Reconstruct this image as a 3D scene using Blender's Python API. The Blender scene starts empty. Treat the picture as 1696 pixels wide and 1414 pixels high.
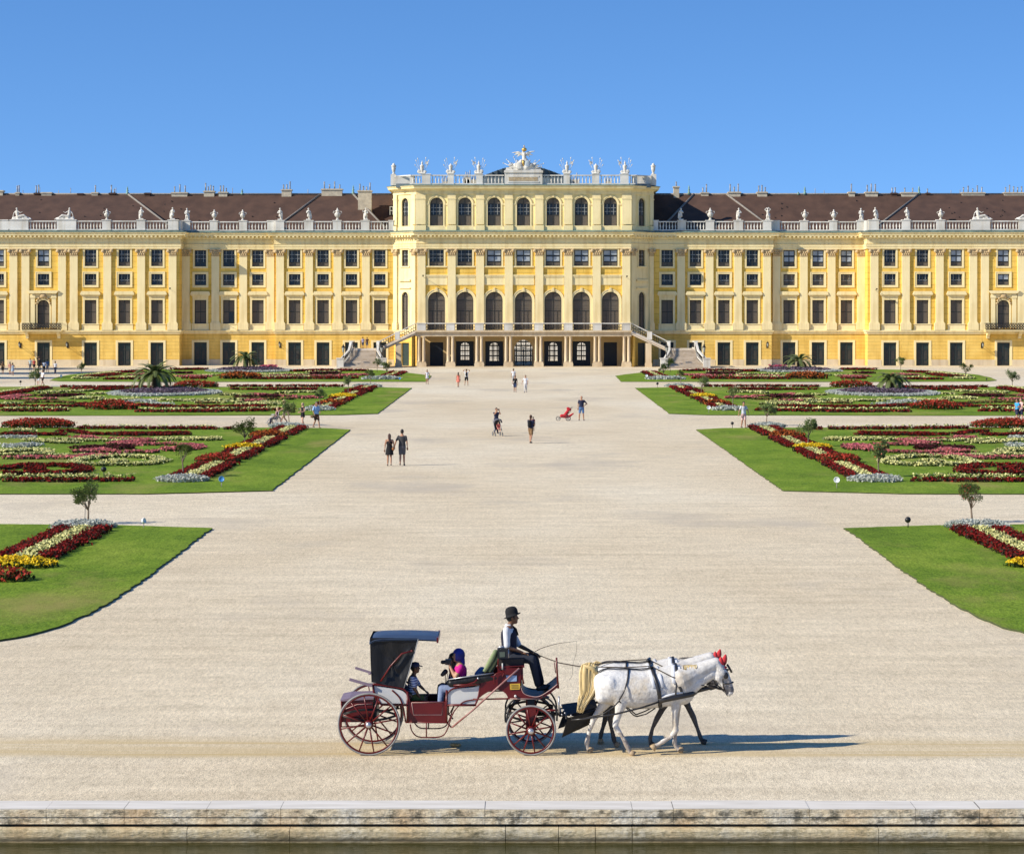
import bpy, bmesh, math, random
import numpy as np
from mathutils import Vector, Matrix, Euler
R = math.radians
scene = bpy.context.scene
COL = scene.collection
random.seed(7); np.random.seed(7)

# ---------------------------------------------------------------- camera, world, sun, exposure
CAMH, FPX, HX, HY = 7.6, 4100.0, 867.0, 523.0      # eye height; focal length and horizon/axis measured on the photo
cam = bpy.data.objects.new('camera', bpy.data.cameras.new('camera')); COL.objects.link(cam)
cam.location = (0, 0, CAMH); cam.rotation_euler = (R(90), 0, 0)
cam.data.sensor_width = 36; cam.data.lens = FPX / 1696 * 36
cam.data.shift_x = -(HX - 848) / 1696; cam.data.shift_y = -(707 - HY) / 1696
cam.data.clip_start = 0.5; cam.data.clip_end = 12000
scene.camera = cam

SUN_EL = 31.0; SDX, SDY = 0.925, 0.380    # travels to +x and a little +y
world = bpy.data.worlds.new('World'); scene.world = world; world.use_nodes = True
wn = world.node_tree; wn.nodes.clear()
wo = wn.nodes.new('ShaderNodeOutputWorld'); bg = wn.nodes.new('ShaderNodeBackground')
sky = wn.nodes.new('ShaderNodeTexSky'); sky.sky_type = 'NISHITA'; sky.sun_disc = False
sky.sun_elevation = R(SUN_EL); sky.sun_rotation = math.atan2(-SDX, -SDY)
sky.altitude = 300; sky.air_density = 1.0; sky.dust_density = 0.25; sky.ozone_density = 3.0
tc = wn.nodes.new('ShaderNodeTexCoord'); mp = wn.nodes.new('ShaderNodeMapping')
mp.vector_type = 'POINT'; mp.inputs['Location'].default_value = (0, 0, 0.19); mp.inputs['Scale'].default_value = (1, 1, 1.6)
hs = wn.nodes.new('ShaderNodeHueSaturation'); hs.inputs['Saturation'].default_value = 1.22; hs.inputs['Hue'].default_value = 0.505; hs.inputs['Value'].default_value = 1.08
wn.links.new(tc.outputs['Generated'], mp.inputs['Vector']); wn.links.new(mp.outputs['Vector'], sky.inputs['Vector'])
wn.links.new(sky.outputs['Color'], hs.inputs['Color']); wn.links.new(hs.outputs['Color'], bg.inputs['Color'])
wn.links.new(bg.outputs['Background'], wo.inputs['Surface'])
bg.inputs['Strength'].default_value = 0.15
sl = bpy.data.lights.new('sun', 'SUN'); sl.energy = 4.8; sl.angle = R(0.53); sl.color = (1.0, 0.93, 0.80)
so = bpy.data.objects.new('sun', sl); COL.objects.link(so)
sd = Vector((SDX * math.cos(R(SUN_EL)), SDY * math.cos(R(SUN_EL)), -math.sin(R(SUN_EL))))
so.rotation_euler = sd.to_track_quat('-Z', 'Y').to_euler(); so.location = (-60, -20, 60)
scene.view_settings.view_transform = 'Standard'; scene.view_settings.look = 'None'
scene.view_settings.exposure = 0.42; scene.view_settings.gamma = 1.0
scene.cycles.max_bounces = 6; scene.cycles.diffuse_bounces = 3

# ---------------------------------------------------------------- helpers
def GY(py, z=0.0): return (CAMH - z) * FPX / (py - HY)
def G(px, py, z=0.0):
    Y = GY(py, z); return Vector(((px - HX) * Y / FPX, Y, z))
def PX(px, Y): return (px - HX) * Y / FPX
def PZ(py, Y): return CAMH - (py - HY) * Y / FPX
def W(px, py, Y): return Vector((PX(px, Y), Y, PZ(py, Y)))

MATS = {}
def mat(name, color, rough=0.8, color2=None, scale=4.0, amount=1.0, metal=0.0, bump=0.0, bscale=None, stretch=(1, 1, 1), detail=4, spec=0.4, tr=0.0):
    if name in MATS: return MATS[name]
    m = bpy.data.materials.new(name); m.use_nodes = True; nt = m.node_tree
    b = nt.nodes['Principled BSDF']; b.inputs['Roughness'].default_value = rough; b.inputs['Metallic'].default_value = metal
    b.inputs['Specular IOR Level'].default_value = spec
    c1 = tuple(color) + (1,); c2 = (tuple(color2) + (1,)) if color2 else tuple(v * 0.8 for v in color) + (1,)
    tcn = nt.nodes.new('ShaderNodeTexCoord'); mpn = nt.nodes.new('ShaderNodeMapping'); mpn.inputs['Scale'].default_value = stretch
    nt.links.new(tcn.outputs['Object'], mpn.inputs['Vector'])
    nz = nt.nodes.new('ShaderNodeTexNoise'); nz.inputs['Scale'].default_value = scale; nz.inputs['Detail'].default_value = detail
    nt.links.new(mpn.outputs['Vector'], nz.inputs['Vector'])
    rp = nt.nodes.new('ShaderNodeValToRGB'); rp.color_ramp.elements[0].position = 0.5 - 0.2 / max(amount, .01) * 1.0
    rp.color_ramp.elements[1].position = min(1.0, 0.5 + 0.2 / max(amount, .01))
    rp.color_ramp.elements[0].position = max(0.0, rp.color_ramp.elements[0].position)
    rp.color_ramp.elements[0].color = c2; rp.color_ramp.elements[1].color = c1
    nt.links.new(nz.outputs['Fac'], rp.inputs['Fac']); nt.links.new(rp.outputs['Color'], b.inputs['Base Color'])
    if bump > 0:
        bn = nt.nodes.new('ShaderNodeBump'); bn.inputs['Strength'].default_value = min(1, bump); bn.inputs['Distance'].default_value = 0.02
        n2 = nt.nodes.new('ShaderNodeTexNoise'); n2.inputs['Scale'].default_value = bscale or scale * 4; n2.inputs['Detail'].default_value = 3
        nt.links.new(mpn.outputs['Vector'], n2.inputs['Vector']); nt.links.new(n2.outputs['Fac'], bn.inputs['Height'])
        nt.links.new(bn.outputs['Normal'], b.inputs['Normal'])
    if tr > 0:
        b.inputs['Transmission Weight'].default_value = 0
        t = nt.nodes.new('ShaderNodeBsdfTranslucent'); mx = nt.nodes.new('ShaderNodeMixShader'); mx.inputs['Fac'].default_value = tr
        nt.links.new(rp.outputs['Color'], t.inputs['Color'])
        nt.links.new(b.outputs['BSDF'], mx.inputs[1]); nt.links.new(t.outputs['BSDF'], mx.inputs[2])
        nt.links.new(mx.outputs['Shader'], nt.nodes['Material Output'].inputs['Surface'])
    MATS[name] = m; return m

class MB:
    """collects shapes in world or local coordinates; build() links them as one mesh object"""
    def __init__(s): s.v = []; s.f = []; s.m = []; s.s = []; s.cur = 0; s.smooth = False
    def mset(s, i, smooth=None):
        s.cur = i
        if smooth is not None: s.smooth = smooth
        return s
    def add(s, vs, fs, smooth=None):
        o = len(s.v); s.v.extend([tuple(p) for p in vs])
        sm = s.smooth if smooth is None else smooth
        for f in fs: s.f.append(tuple(o + i for i in f)); s.m.append(s.cur); s.s.append(sm)
        return s
    def box(s, x0, x1, y0, y1, z0, z1):
        if x0 > x1: x0, x1 = x1, x0
        if y0 > y1: y0, y1 = y1, y0
        if z0 > z1: z0, z1 = z1, z0
        return s.add([(x0,y0,z0),(x1,y0,z0),(x1,y1,z0),(x0,y1,z0),(x0,y0,z1),(x1,y0,z1),(x1,y1,z1),(x0,y1,z1)],
                     [(0,3,2,1),(4,5,6,7),(0,1,5,4),(1,2,6,5),(2,3,7,6),(3,0,4,7)], False)
    def obox(s, p0, p1, w, h, up=(0,0,1)):
        """bar from p0 to p1 with width w (sideways) and height h"""
        p0 = Vector(p0); p1 = Vector(p1); d = (p1 - p0).normalized(); u = Vector(up)
        sd_ = d.cross(u)
        if sd_.length < 1e-4: sd_ = d.cross(Vector((1,0,0)))
        sd_.normalize(); u = sd_.cross(d).normalized()
        a = sd_ * w / 2; b = u * h / 2
        vs = [p + q for p in (p0, p1) for q in (-a-b, a-b, a+b, -a+b)]
        return s.add(vs, [(0,1,2,3),(7,6,5,4),(0,4,5,1),(1,5,6,2),(2,6,7,3),(3,7,4,0)], False)
    def tube(s, pts, r, n=6, cap=True, smooth=True, flat=1.0, up=None):
        pts = [Vector(p) for p in pts]
        rs = r if isinstance(r, (list, tuple)) else [r] * len(pts)
        vs = []; prev = None
        for i, p in enumerate(pts):
            d = (pts[min(i+1, len(pts)-1)] - pts[max(i-1, 0)])
            d = d.normalized() if d.length > 1e-9 else Vector((0,0,1))
            if prev is None:
                a = Vector(up) if up else (Vector((0,0,1)) if abs(d.z) < 0.9 else Vector((1,0,0)))
                u = (a - d * a.dot(d)).normalized()
            else: 
                u = (prev - d * prev.dot(d))
                u = u.normalized() if u.length > 1e-6 else prev
            prev = u; w = d.cross(u)
            for k in range(n):
                t = 2 * math.pi * k / n
                vs.append(p + u * math.cos(t) * rs[i] + w * math.sin(t) * rs[i] * flat)
        fs = [(i*n+k, i*n+(k+1)%n, (i+1)*n+(k+1)%n, (i+1)*n+k) for i in range(len(pts)-1) for k in range(n)]
        if cap: fs += [tuple(reversed(range(n))), tuple(range((len(pts)-1)*n, len(pts)*n))]
        return s.add(vs, fs, smooth)
    def lathe(s, prof, c=(0,0,0), n=10, smooth=True, sx=1, sy=1):
        c = Vector(c); vs = []
        for (r, z) in prof:
            for k in range(n):
                t = 2 * math.pi * (k + .5) / n
                vs.append(c + Vector((r * math.cos(t) * sx, r * math.sin(t) * sy, z)))
        fs = [(i*n+k, i*n+(k+1)%n, (i+1)*n+(k+1)%n, (i+1)*n+k) for i in range(len(prof)-1) for k in range(n)]
        fs += [tuple(reversed(range(n))), tuple(range((len(prof)-1)*n, len(prof)*n))]
        return s.add(vs, fs, smooth)
    def prism(s, poly, y0, y1, axis='y'):
        """poly in (x,z) extruded y0..y1 (axis y) or (x,y) extruded z (axis z)"""
        n = len(poly)
        if axis == 'y': vs = [(x, y0, z) for x, z in poly] + [(x, y1, z) for x, z in poly]
        elif axis == 'z': vs = [(x, y, y0) for x, y in poly] + [(x, y, y1) for x, y in poly]
        else: vs = [(y0, x, z) for x, z in poly] + [(y1, x, z) for x, z in poly]
        fs = [tuple(range(n)), tuple(reversed(range(n, 2*n)))] + [((i+1)%n, i, n+i, n+(i+1)%n) for i in range(n)]
        return s.add(vs, fs, False)
    def ball(s, c, r, n=8, m=6, sc=(1,1,1), smooth=True, rot=None):
        c = Vector(c); vs = [];
        for i in range(m+1):
            ph = math.pi * i / m
            for k in range(n):
                t = 2 * math.pi * k / n
                q = Vector((r*sc[0]*math.sin(ph)*math.cos(t), r*sc[1]*math.sin(ph)*math.sin(t), r*sc[2]*math.cos(ph)))
                if rot: q.rotate(rot)
                vs.append(c + q)
        fs = [(i*n+k, (i+1)*n+k, (i+1)*n+(k+1)%n, i*n+(k+1)%n) for i in range(m) for k in range(n)]
        return s.add(vs, fs, smooth)
    def cone(s, p0, r0, p1, r1, n=12, sq=(1,1), k=4):
        """closed capsule from p0 to p1, for fusing into bodies"""
        p0 = Vector(p0); p1 = Vector(p1); d = p1 - p0; L = max(d.length, 1e-6); d /= L
        pts = []; rs = []
        for i in range(k+1):
            a = math.pi/2 * i / k; pts.append(p0 - d * r0 * math.cos(a)); rs.append(max(r0 * math.sin(a), 1e-4))
        for i in range(k+1):
            a = math.pi/2 * (1 - i / k); pts.append(p1 + d * r1 * math.cos(a)); rs.append(max(r1 * math.sin(a), 1e-4))
        pts2 = []; rs2 = []
        for p, r in zip(pts, rs):
            if pts2 and (p - pts2[-1]).length < 1e-6: continue
            pts2.append(p); rs2.append(r)
        return s.tube(pts2, rs2, n)
    def sweep(s, path, prof, closed=False):
        """profile (outward offset, z) swept along a plan path; outward = right-hand side of travel toward -y for a left-to-right path"""
        P = [Vector((p[0], p[1])) for p in path]; n = len(P); offs = []
        for i in range(n):
            a = (P[i] - P[i-1]).normalized() if i > 0 else (P[1] - P[0]).normalized()
            b = (P[i+1] - P[i]).normalized() if i < n-1 else a
            na = Vector((a.y, -a.x)); nb = Vector((b.y, -b.x)); m_ = na + nb
            m_ = m_ / max(m_.length_squared / 2, 1e-6) if m_.length > 1e-6 else na
            offs.append(m_)
        k = len(prof); vs = []
        for i in range(n):
            for (o, z) in prof: q = P[i] + offs[i] * o; vs.append((q.x, q.y, z))
        fs = [(i*k+j, (i+1)*k+j, (i+1)*k+j+1, i*k+j+1) for i in range(n-1) for j in range(k-1)]
        fs += [tuple(range(k)), tuple(reversed(range((n-1)*k, n*k)))]
        return s.add(vs, fs, False)
    def xform(s, M, start=0):
        for i in range(start, len(s.v)): s.v[i] = tuple(M @ Vector(s.v[i]))
        return s
    def data(s, name, mats):
        me = bpy.data.meshes.new(name); me.from_pydata(s.v, [], s.f)
        for m_ in (mats if isinstance(mats, (list, tuple)) else [mats]): me.materials.append(m_)
        me.polygons.foreach_set('material_index', s.m); me.polygons.foreach_set('use_smooth', s.s)
        me.update(); return me
    def build(s, name, mats, parent=None, loc=None, org=None):
        if org is not None:
            o_ = Vector(org); s.v = [tuple(Vector(p) - o_) for p in s.v]
        me = s.data(name, mats); return link(name, me, parent, loc if loc is not None else (0,0,0))

def link(name, me, parent=None, loc=(0,0,0), rotz=0.0):
    o = bpy.data.objects.new(name, me); COL.objects.link(o); o.location = loc; o.rotation_euler = (0, 0, rotz)
    if parent is not None: o.parent = parent
    return o
def tag(o, label, cat, group=None):
    o['label'] = label; o['category'] = cat
    if group: o['group'] = group
    return o
def thing(name, label, cat, loc=(0,0,0), rotz=0.0, group=None):
    o = bpy.data.objects.new(name, None); COL.objects.link(o); o.empty_display_size = 0.2
    o.location = loc; o.rotation_euler = (0, 0, rotz); return tag(o, label, cat, group)
def parts_of(s):
    par = list(range(len(s.v)))
    def find(a):
        while par[a] != a: par[a] = par[par[a]]; a = par[a]
        return a
    for f in s.f:
        r = find(f[0])
        for i in f[1:]: par[find(i)] = r
    return [find(i) for i in range(len(s.v))]
def split_mb(s, keyfn=None):
    """one MB per connected piece, or per key of its centre"""
    root = parts_of(s); cen = {}
    for i, r in enumerate(root): cen.setdefault(r, []).append(s.v[i])
    key = {r: (keyfn(Vector([sum(c)/len(c) for c in zip(*v)])) if keyfn else r) for r, v in cen.items()}; out = {}
    for f, m, sm in zip(s.f, s.m, s.s):
        k = key[root[f[0]]]; q, mp_ = out.setdefault(k, (MB(), {}))
        ids = []
        for i in f:
            if i not in mp_: mp_[i] = len(q.v); q.v.append(s.v[i])
            ids.append(mp_[i])
        q.f.append(tuple(ids)); q.m.append(m); q.s.append(sm)
    return [q for q, _ in out.values()]
def struct(o): o['kind'] = 'structure'; return o
def copy_tree(o, parent=None):
    c = o.copy(); COL.objects.link(c); c.parent = parent
    for ch in list(o.children): copy_tree(ch, c)
    return c
def fuse(mb, voxel, smooth=4, mats=None, name='body', extra=None, factor=0.5):
    """fuse overlapping closed shapes into one continuous surface"""
    me = mb.data('tmp', []) if False else None
    t = bpy.data.meshes.new('tmp'); t.from_pydata(mb.v, [], mb.f); t.update()
    bm = bmesh.new(); bm.from_mesh(t); bmesh.ops.remove_doubles(bm, verts=bm.verts, dist=1e-5)
    bmesh.ops.recalc_face_normals(bm, faces=bm.faces); bm.to_mesh(t); bm.free()
    o = bpy.data.objects.new('tmp', t); COL.objects.link(o)
    r = o.modifiers.new('r', 'REMESH'); r.mode = 'VOXEL'; r.voxel_size = voxel; r.adaptivity = 0
    if smooth:
        sm = o.modifiers.new('s', 'SMOOTH'); sm.factor = factor; sm.iterations = smooth
    dg = bpy.context.evaluated_depsgraph_get(); dg.update()
    ev = o.evaluated_get(dg); me = bpy.data.meshes.new_from_object(ev, depsgraph=dg)
    COL.objects.unlink(o); bpy.data.objects.remove(o); bpy.data.meshes.remove(t)
    me.name = name; me.materials.clear()
    for m_ in (mats or []): me.materials.append(m_)
    me.polygons.foreach_set('use_smooth', [True] * len(me.polygons)); me.polygons.foreach_set('material_index', [0] * len(me.polygons))
    if extra is not None and extra.v:
        bm = bmesh.new(); bm.from_mesh(me); vs = [bm.verts.new(p) for p in extra.v]
        for f, mi in zip(extra.f, extra.m):
            try: q = bm.faces.new([vs[i] for i in f]); q.smooth = True; q.material_index = mi
            except ValueError: pass
        bm.to_mesh(me); bm.free()
    return me

# ---------------------------------------------------------------- ground, water, pool edge
def gravel_material():
    m = bpy.data.materials.new('gravel'); m.use_nodes = True; nt = m.node_tree; b = nt.nodes['Principled BSDF']
    b.inputs['Roughness'].default_value = 0.95; b.inputs['Specular IOR Level'].default_value = 0.15
    tcn = nt.nodes.new('ShaderNodeTexCoord')
    def noise(scale, detail=4, st=(1,1,1), rough=0.55):
        mm = nt.nodes.new('ShaderNodeMapping'); mm.inputs['Scale'].default_value = st
        n = nt.nodes.new('ShaderNodeTexNoise'); n.inputs['Scale'].default_value = scale; n.inputs['Detail'].default_value = detail
        n.inputs['Roughness'].default_value = rough
        nt.links.new(tcn.outputs['Object'], mm.inputs['Vector']); nt.links.new(mm.outputs['Vector'], n.inputs['Vector']); return n
    def ramp(n, e):
        r = nt.nodes.new('ShaderNodeValToRGB'); r.color_ramp.elements[0].position = e[0][0]; r.color_ramp.elements[0].color = e[0][1] + (1,)
        r.color_ramp.elements[1].position = e[-1][0]; r.color_ramp.elements[1].color = e[-1][1] + (1,)
        for p, c in e[1:-1]: q = r.color_ramp.elements.new(p); q.color = c + (1,)
        nt.links.new(n, r.inputs['Fac']); return r
    def mix(a, b_, fac, mode='MIX'):
        x = nt.nodes.new('ShaderNodeMix'); x.data_type = 'RGBA'; x.blend_type = mode
        if isinstance(fac, float): x.inputs['Factor'].default_value = fac
        else: nt.links.new(fac, x.inputs['Factor'])
        nt.links.new(a, x.inputs['A'])
        if isinstance(b_, tuple): x.inputs['B'].default_value = b_ + (1,)
        else: nt.links.new(b_, x.inputs['B'])
        return x.outputs['Result']
    base = ramp(noise(0.06, 6, (1, 0.45, 1)).outputs['Fac'], [(0.34, (0.66, 0.545, 0.37)), (0.5, (0.73, 0.622, 0.443)), (0.66, (0.775, 0.685, 0.515))])
    grit = ramp(noise(46, 3, (1,.45,1), 0.8).outputs['Fac'], [(0.36, (0.52,)*3), (0.5, (0.98,)*3), (0.62, (1.3,)*3)])
    c = mix(base.outputs['Color'], grit.outputs['Color'], 0.85, 'MULTIPLY')
    mid = ramp(noise(1.3, 5, (0.35, 1, 1)).outputs['Fac'], [(0.3, (0.89, 0.88, 0.86)), (0.7, (1.07, 1.06, 1.05))])
    c = mix(c, mid.outputs['Color'], 1.0, 'MULTIPLY')
    g2 = ramp(noise(14, 4, (1,.22,1), 0.9).outputs['Fac'], [(0.38, (0.80, 0.795, 0.79)), (0.5, (1,)*3), (0.62, (1.14,)*3)])
    c = mix(c, g2.outputs['Color'], 1.0, 'MULTIPLY')
    g3 = ramp(noise(4.5, 5, (1, .15, 1), 0.95).outputs['Fac'], [(0.38, (0.90, 0.89, 0.88)), (0.5, (1,)*3), (0.62, (1.07,)*3)])
    c = mix(c, g3.outputs['Color'], 1.0, 'MULTIPLY')
    # raked dark drifts along the walk
    dr = ramp(noise(0.22, 7, (0.5, 0.28, 1), 0.6).outputs['Fac'], [(0.55, (0,)*3), (0.68, (0.75,)*3)])
    c = mix(c, (0.50, 0.43, 0.33), dr.outputs['Color'])
    sk = ramp(noise(1.0, 6, (0.05, 1.1, 1), 0.7).outputs['Fac'], [(0.36, (0.94, 0.93, 0.92)), (0.5, (1,)*3), (0.64, (1.04, 1.04, 1.04))])
    c = mix(c, sk.outputs['Color'], 1.0, 'MULTIPLY')
    # worn wheel track in front of the basin, a real band of yellower packed sand
    sx = nt.nodes.new('ShaderNodeSeparateXYZ'); nt.links.new(tcn.outputs['Object'], sx.inputs['Vector'])
    wob = noise(0.35, 4, (0.3, 1, 1)); ad = nt.nodes.new('ShaderNodeMath'); ad.operation = 'MULTIPLY_ADD'
    nt.links.new(wob.outputs['Fac'], ad.inputs[0]); ad.inputs[1].default_value = 1.1; nt.links.new(sx.outputs['Y'], ad.inputs[2])
    tr = nt.nodes.new('ShaderNodeMapRange'); tr.inputs[1].default_value = 43.1; tr.inputs[2].default_value = 45.6; nt.links.new(ad.outputs[0], tr.inputs[0])
    band = ramp(tr.outputs[0], [(0.0, (0,)*3), (0.14, (1,)*3), (0.32, (0.7,)*3), (0.5, (0.6,)*3), (0.62, (0.95,)*3), (0.76, (0.3,)*3), (1.0, (0,)*3)])
    st = ramp(noise(2.2, 5, (0.12, 2.5, 1)).outputs['Fac'], [(0.35, (0.45,)*3), (0.62, (1,)*3)])
    bm_ = mix(band.outputs['Color'], st.outputs['Color'], 1.0, 'MULTIPLY')
    c = mix(c, (0.56, 0.42, 0.21), bm_)
    # scattered dark grit patches
    vp = ramp(noise(5.5, 3, (0.6, 1, 1)).outputs['Fac'], [(0.74, (0,)*3), (0.80, (0.55,)*3)])
    c = mix(c, (0.27, 0.235, 0.19), vp.outputs['Color'])
    nt.links.new(c, b.inputs['Base Color'])
    bn = nt.nodes.new('ShaderNodeBump'); bn.inputs['Strength'].default_value = 0.5; bn.inputs['Distance'].default_value = 0.03
    nt.links.new(noise(22, 4, (1,1,1), 0.75).outputs['Fac'], bn.inputs['Height']); nt.links.new(bn.outputs['Normal'], b.inputs['Normal'])
    return m
GRAVEL = gravel_material()
g = MB(); g.add([(-2500, 38.75, 0), (2500, 38.75, 0), (2500, 6000, 0), (-2500, 6000, 0)], [(0,1,2,3)])
struct(g.build('gravel_ground', GRAVEL))

def coping_material():
    m = bpy.data.materials.new('basin_stone'); m.use_nodes = True; nt = m.node_tree; b = nt.nodes['Principled BSDF']
    b.inputs['Roughness'].default_value = 0.85
    tcn = nt.nodes.new('ShaderNodeTexCoord')
    def nz(scale, st, det=5, ro=.6):
        mm = nt.nodes.new('ShaderNodeMapping'); mm.inputs['Scale'].default_value = st; n = nt.nodes.new('ShaderNodeTexNoise')
        n.inputs['Scale'].default_value = scale; n.inputs['Detail'].default_value = det; n.inputs['Roughness'].default_value = ro
        nt.links.new(tcn.outputs['Object'], mm.inputs['Vector']); nt.links.new(mm.outputs['Vector'], n.inputs['Vector']); return n.outputs['Fac']
    def rp(n, e):
        r = nt.nodes.new('ShaderNodeValToRGB'); r.color_ramp.elements[0].position = e[0][0]; r.color_ramp.elements[0].color = e[0][1] + (1,)
        r.color_ramp.elements[1].position = e[-1][0]; r.color_ramp.elements[1].color = e[-1][1] + (1,)
        for p, c in e[1:-1]: q = r.color_ramp.elements.new(p); q.color = c + (1,)
        nt.links.new(n, r.inputs['Fac']); return r.outputs['Color']
    def mx(a, b_, f, mode='MIX'):
        x = nt.nodes.new('ShaderNodeMix'); x.data_type = 'RGBA'; x.blend_type = mode
        nt.links.new(f, x.inputs['Factor']) if not isinstance(f, float) else setattr(x.inputs['Factor'], 'default_value', f)
        nt.links.new(a, x.inputs['A']); 
        if isinstance(b_, tuple): x.inputs['B'].default_value = b_ + (1,)
        else: nt.links.new(b_, x.inputs['B'])
        return x.outputs['Result']
    base = rp(nz(0.9, (1, 1, 0.6), 5), [(0.36, (0.72, 0.52, 0.30)), (0.5, (0.80, 0.68, 0.47)), (0.62, (0.76, 0.70, 0.57))])
    fine = rp(nz(14, (1, 1, 1), 6, .75), [(0.34, (0.62, .58, .52)), (0.6, (1.15,)*3)])
    c = mx(base, fine, 1.0, 'MULTIPLY')
    sx = nt.nodes.new('ShaderNodeSeparateXYZ'); nt.links.new(tcn.outputs['Object'], sx.inputs['Vector'])
    # black lichen stains, only on the upright faces of the stones
    zr = nt.nodes.new('ShaderNodeMapRange'); zr.inputs[1].default_value = -0.006; zr.inputs[2].default_value = -0.02; nt.links.new(sx.outputs['Z'], zr.inputs[0])
    stn = rp(nz(2.6, (0.9, 1, 1.6), 9, .78), [(0.50, (0,)*3), (0.60, (0.85,)*3)])
    f1 = mx(stn, (0, 0, 0), 0.0); x = nt.nodes.new('ShaderNodeMath'); x.operation = 'MULTIPLY'; nt.links.new(zr.outputs[0], x.inputs[0]); nt.links.new(stn, x.inputs[1])
    c = mx(c, (0.085, 0.075, 0.05), x.outputs[0])
    # algae line just above the water
    zl = nt.nodes.new('ShaderNodeMapRange'); zl.inputs[1].default_value = -0.40; zl.inputs[2].default_value = -0.47; nt.links.new(sx.outputs['Z'], zl.inputs[0])
    al = rp(nz(6, (0.5, 1, 3), 5), [(0.3, (0.5,)*3), (0.6, (1,)*3)])
    y = nt.nodes.new('ShaderNodeMath'); y.operation = 'MULTIPLY'; nt.links.new(zl.outputs[0], y.inputs[0]); nt.links.new(al, y.inputs[1])
    c = mx(c, (0.13, 0.085, 0.05), y.outputs[0])
    # lower course greener
    zg = nt.nodes.new('ShaderNodeMapRange'); zg.inputs[1].default_value = -0.24; zg.inputs[2].default_value = -0.29; nt.links.new(sx.outputs['Z'], zg.inputs[0])
    gg = nt.nodes.new('ShaderNodeMath'); gg.operation = 'MULTIPLY'; gg.inputs[1].default_value = 0.45; nt.links.new(zg.outputs[0], gg.inputs[0])
    c = mx(c, (0.37, 0.30, 0.14), gg.outputs[0])
    nt.links.new(c, b.inputs['Base Color'])
    bn = nt.nodes.new('ShaderNodeBump'); bn.inputs['Strength'].default_value = 1.0; bn.inputs['Distance'].default_value = 0.06
    nt.links.new(nz(7, (0.6, 1, 1.6), 7, .7), bn.inputs['Height']); nt.links.new(bn.outputs['Normal'], b.inputs['Normal'])
    return m
STONE_B = coping_material()
WHITECAP = mat('pale_coping', (0.76, 0.71, 0.63), 0.85, (0.60, 0.55, 0.47), 1.6, bump=0.2, bscale=12, stretch=(0.5, 3, 1))
def ground_px(px, Y): return (px - HX) * Y / FPX
basin = thing('basin_wall', 'weathered pale stone edging of the fountain basin along the water', 'wall', (0, 38.2, 0))
rj = random.Random(3)
joints = [-60, 77, 206, 343, 465, 803, 1047, 1115, 1340, 1516, 1622, 1800]
joints = [ground_px(p, 38.2) for p in joints]
for a, b_ in zip(joints[:-1], joints[1:]):
    q = MB(); d = 0.003; t = rj.uniform(-.006, .006)
    q.mset(1).add([(a+d, 38.17, t+.012), (b_-d, 38.17, t+.012), (b_-d, 38.78, t+.014), (a+d, 38.78, t+.014), (a+d, 38.17, t-.001), (b_-d, 38.17, t-.001)], [(0,1,2,3), (4,5,1,0)])
    q.mset(0)
    prof = [(0.03, t-.001), (0.03, -.118), (0.014, -.126), (0.012, -.235), (-.25, -.235)]
    q.sweep([(a+d, 38.2), (b_-d, 38.2)], prof)
    q.build('coping_stone', [STONE_B, WHITECAP], basin, org=(0, 38.2, 0))
lj = [-60, 310, 480, 837, 925, 986, 1047, 1455, 1800]; lj = [ground_px(p, 38.1) for p in lj]
for a, b_ in zip(lj[:-1], lj[1:]):
    q = MB(); d = .005
    q.sweep([(a+d, 38.2), (b_-d, 38.2)], [(-.3, -.284), (0.03, -.282), (0.09, -.286), (0.125, -.30), (0.14, -.33), (0.14, -.41), (0.13, -.44), (0.115, -.47), (0.11, -.48), (0.11, -.9), (-.3, -.9)])
    q.build('footing_stone', STONE_B, basin, org=(0, 38.2, 0))
q = MB(); q.box(-12, 12, 38.32, 39.2, -1.2, -.03); q.build('core', mat('dark_core', (0.05, 0.045, 0.035), 0.9), basin, org=(0, 38.2, 0))

wm = bpy.data.materials.new('pond_water'); wm.use_nodes = True; nt = wm.node_tree; b = nt.nodes['Principled BSDF']
b.inputs['Base Color'].default_value = (0.036, 0.034, 0.006, 1); b.inputs['Roughness'].default_value = 0.04; b.inputs['IOR'].default_value = 1.33
tcn = nt.nodes.new('ShaderNodeTexCoord'); mm = nt.nodes.new('ShaderNodeMapping'); mm.inputs['Scale'].default_value = (0.7, 4, 1)
n = nt.nodes.new('ShaderNodeTexNoise'); n.inputs['Scale'].default_value = 2.2; n.inputs['Detail'].default_value = 3
bn = nt.nodes.new('ShaderNodeBump'); bn.inputs['Strength'].default_value = 0.35; bn.inputs['Distance'].default_value = 0.04
nt.links.new(tcn.outputs['Object'], mm.inputs['Vector']); nt.links.new(mm.outputs['Vector'], n.inputs['Vector']); nt.links.new(n.outputs['Fac'], bn.inputs['Height']); nt.links.new(bn.outputs['Normal'], b.inputs['Normal'])
q = MB(); q.add([(-60, -60, -.5), (60, -60, -.5), (60, 38.3, -.5), (-60, 38.3, -.5)], [(0,1,2,3)]); struct(q.build('pond_water', wm))
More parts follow.
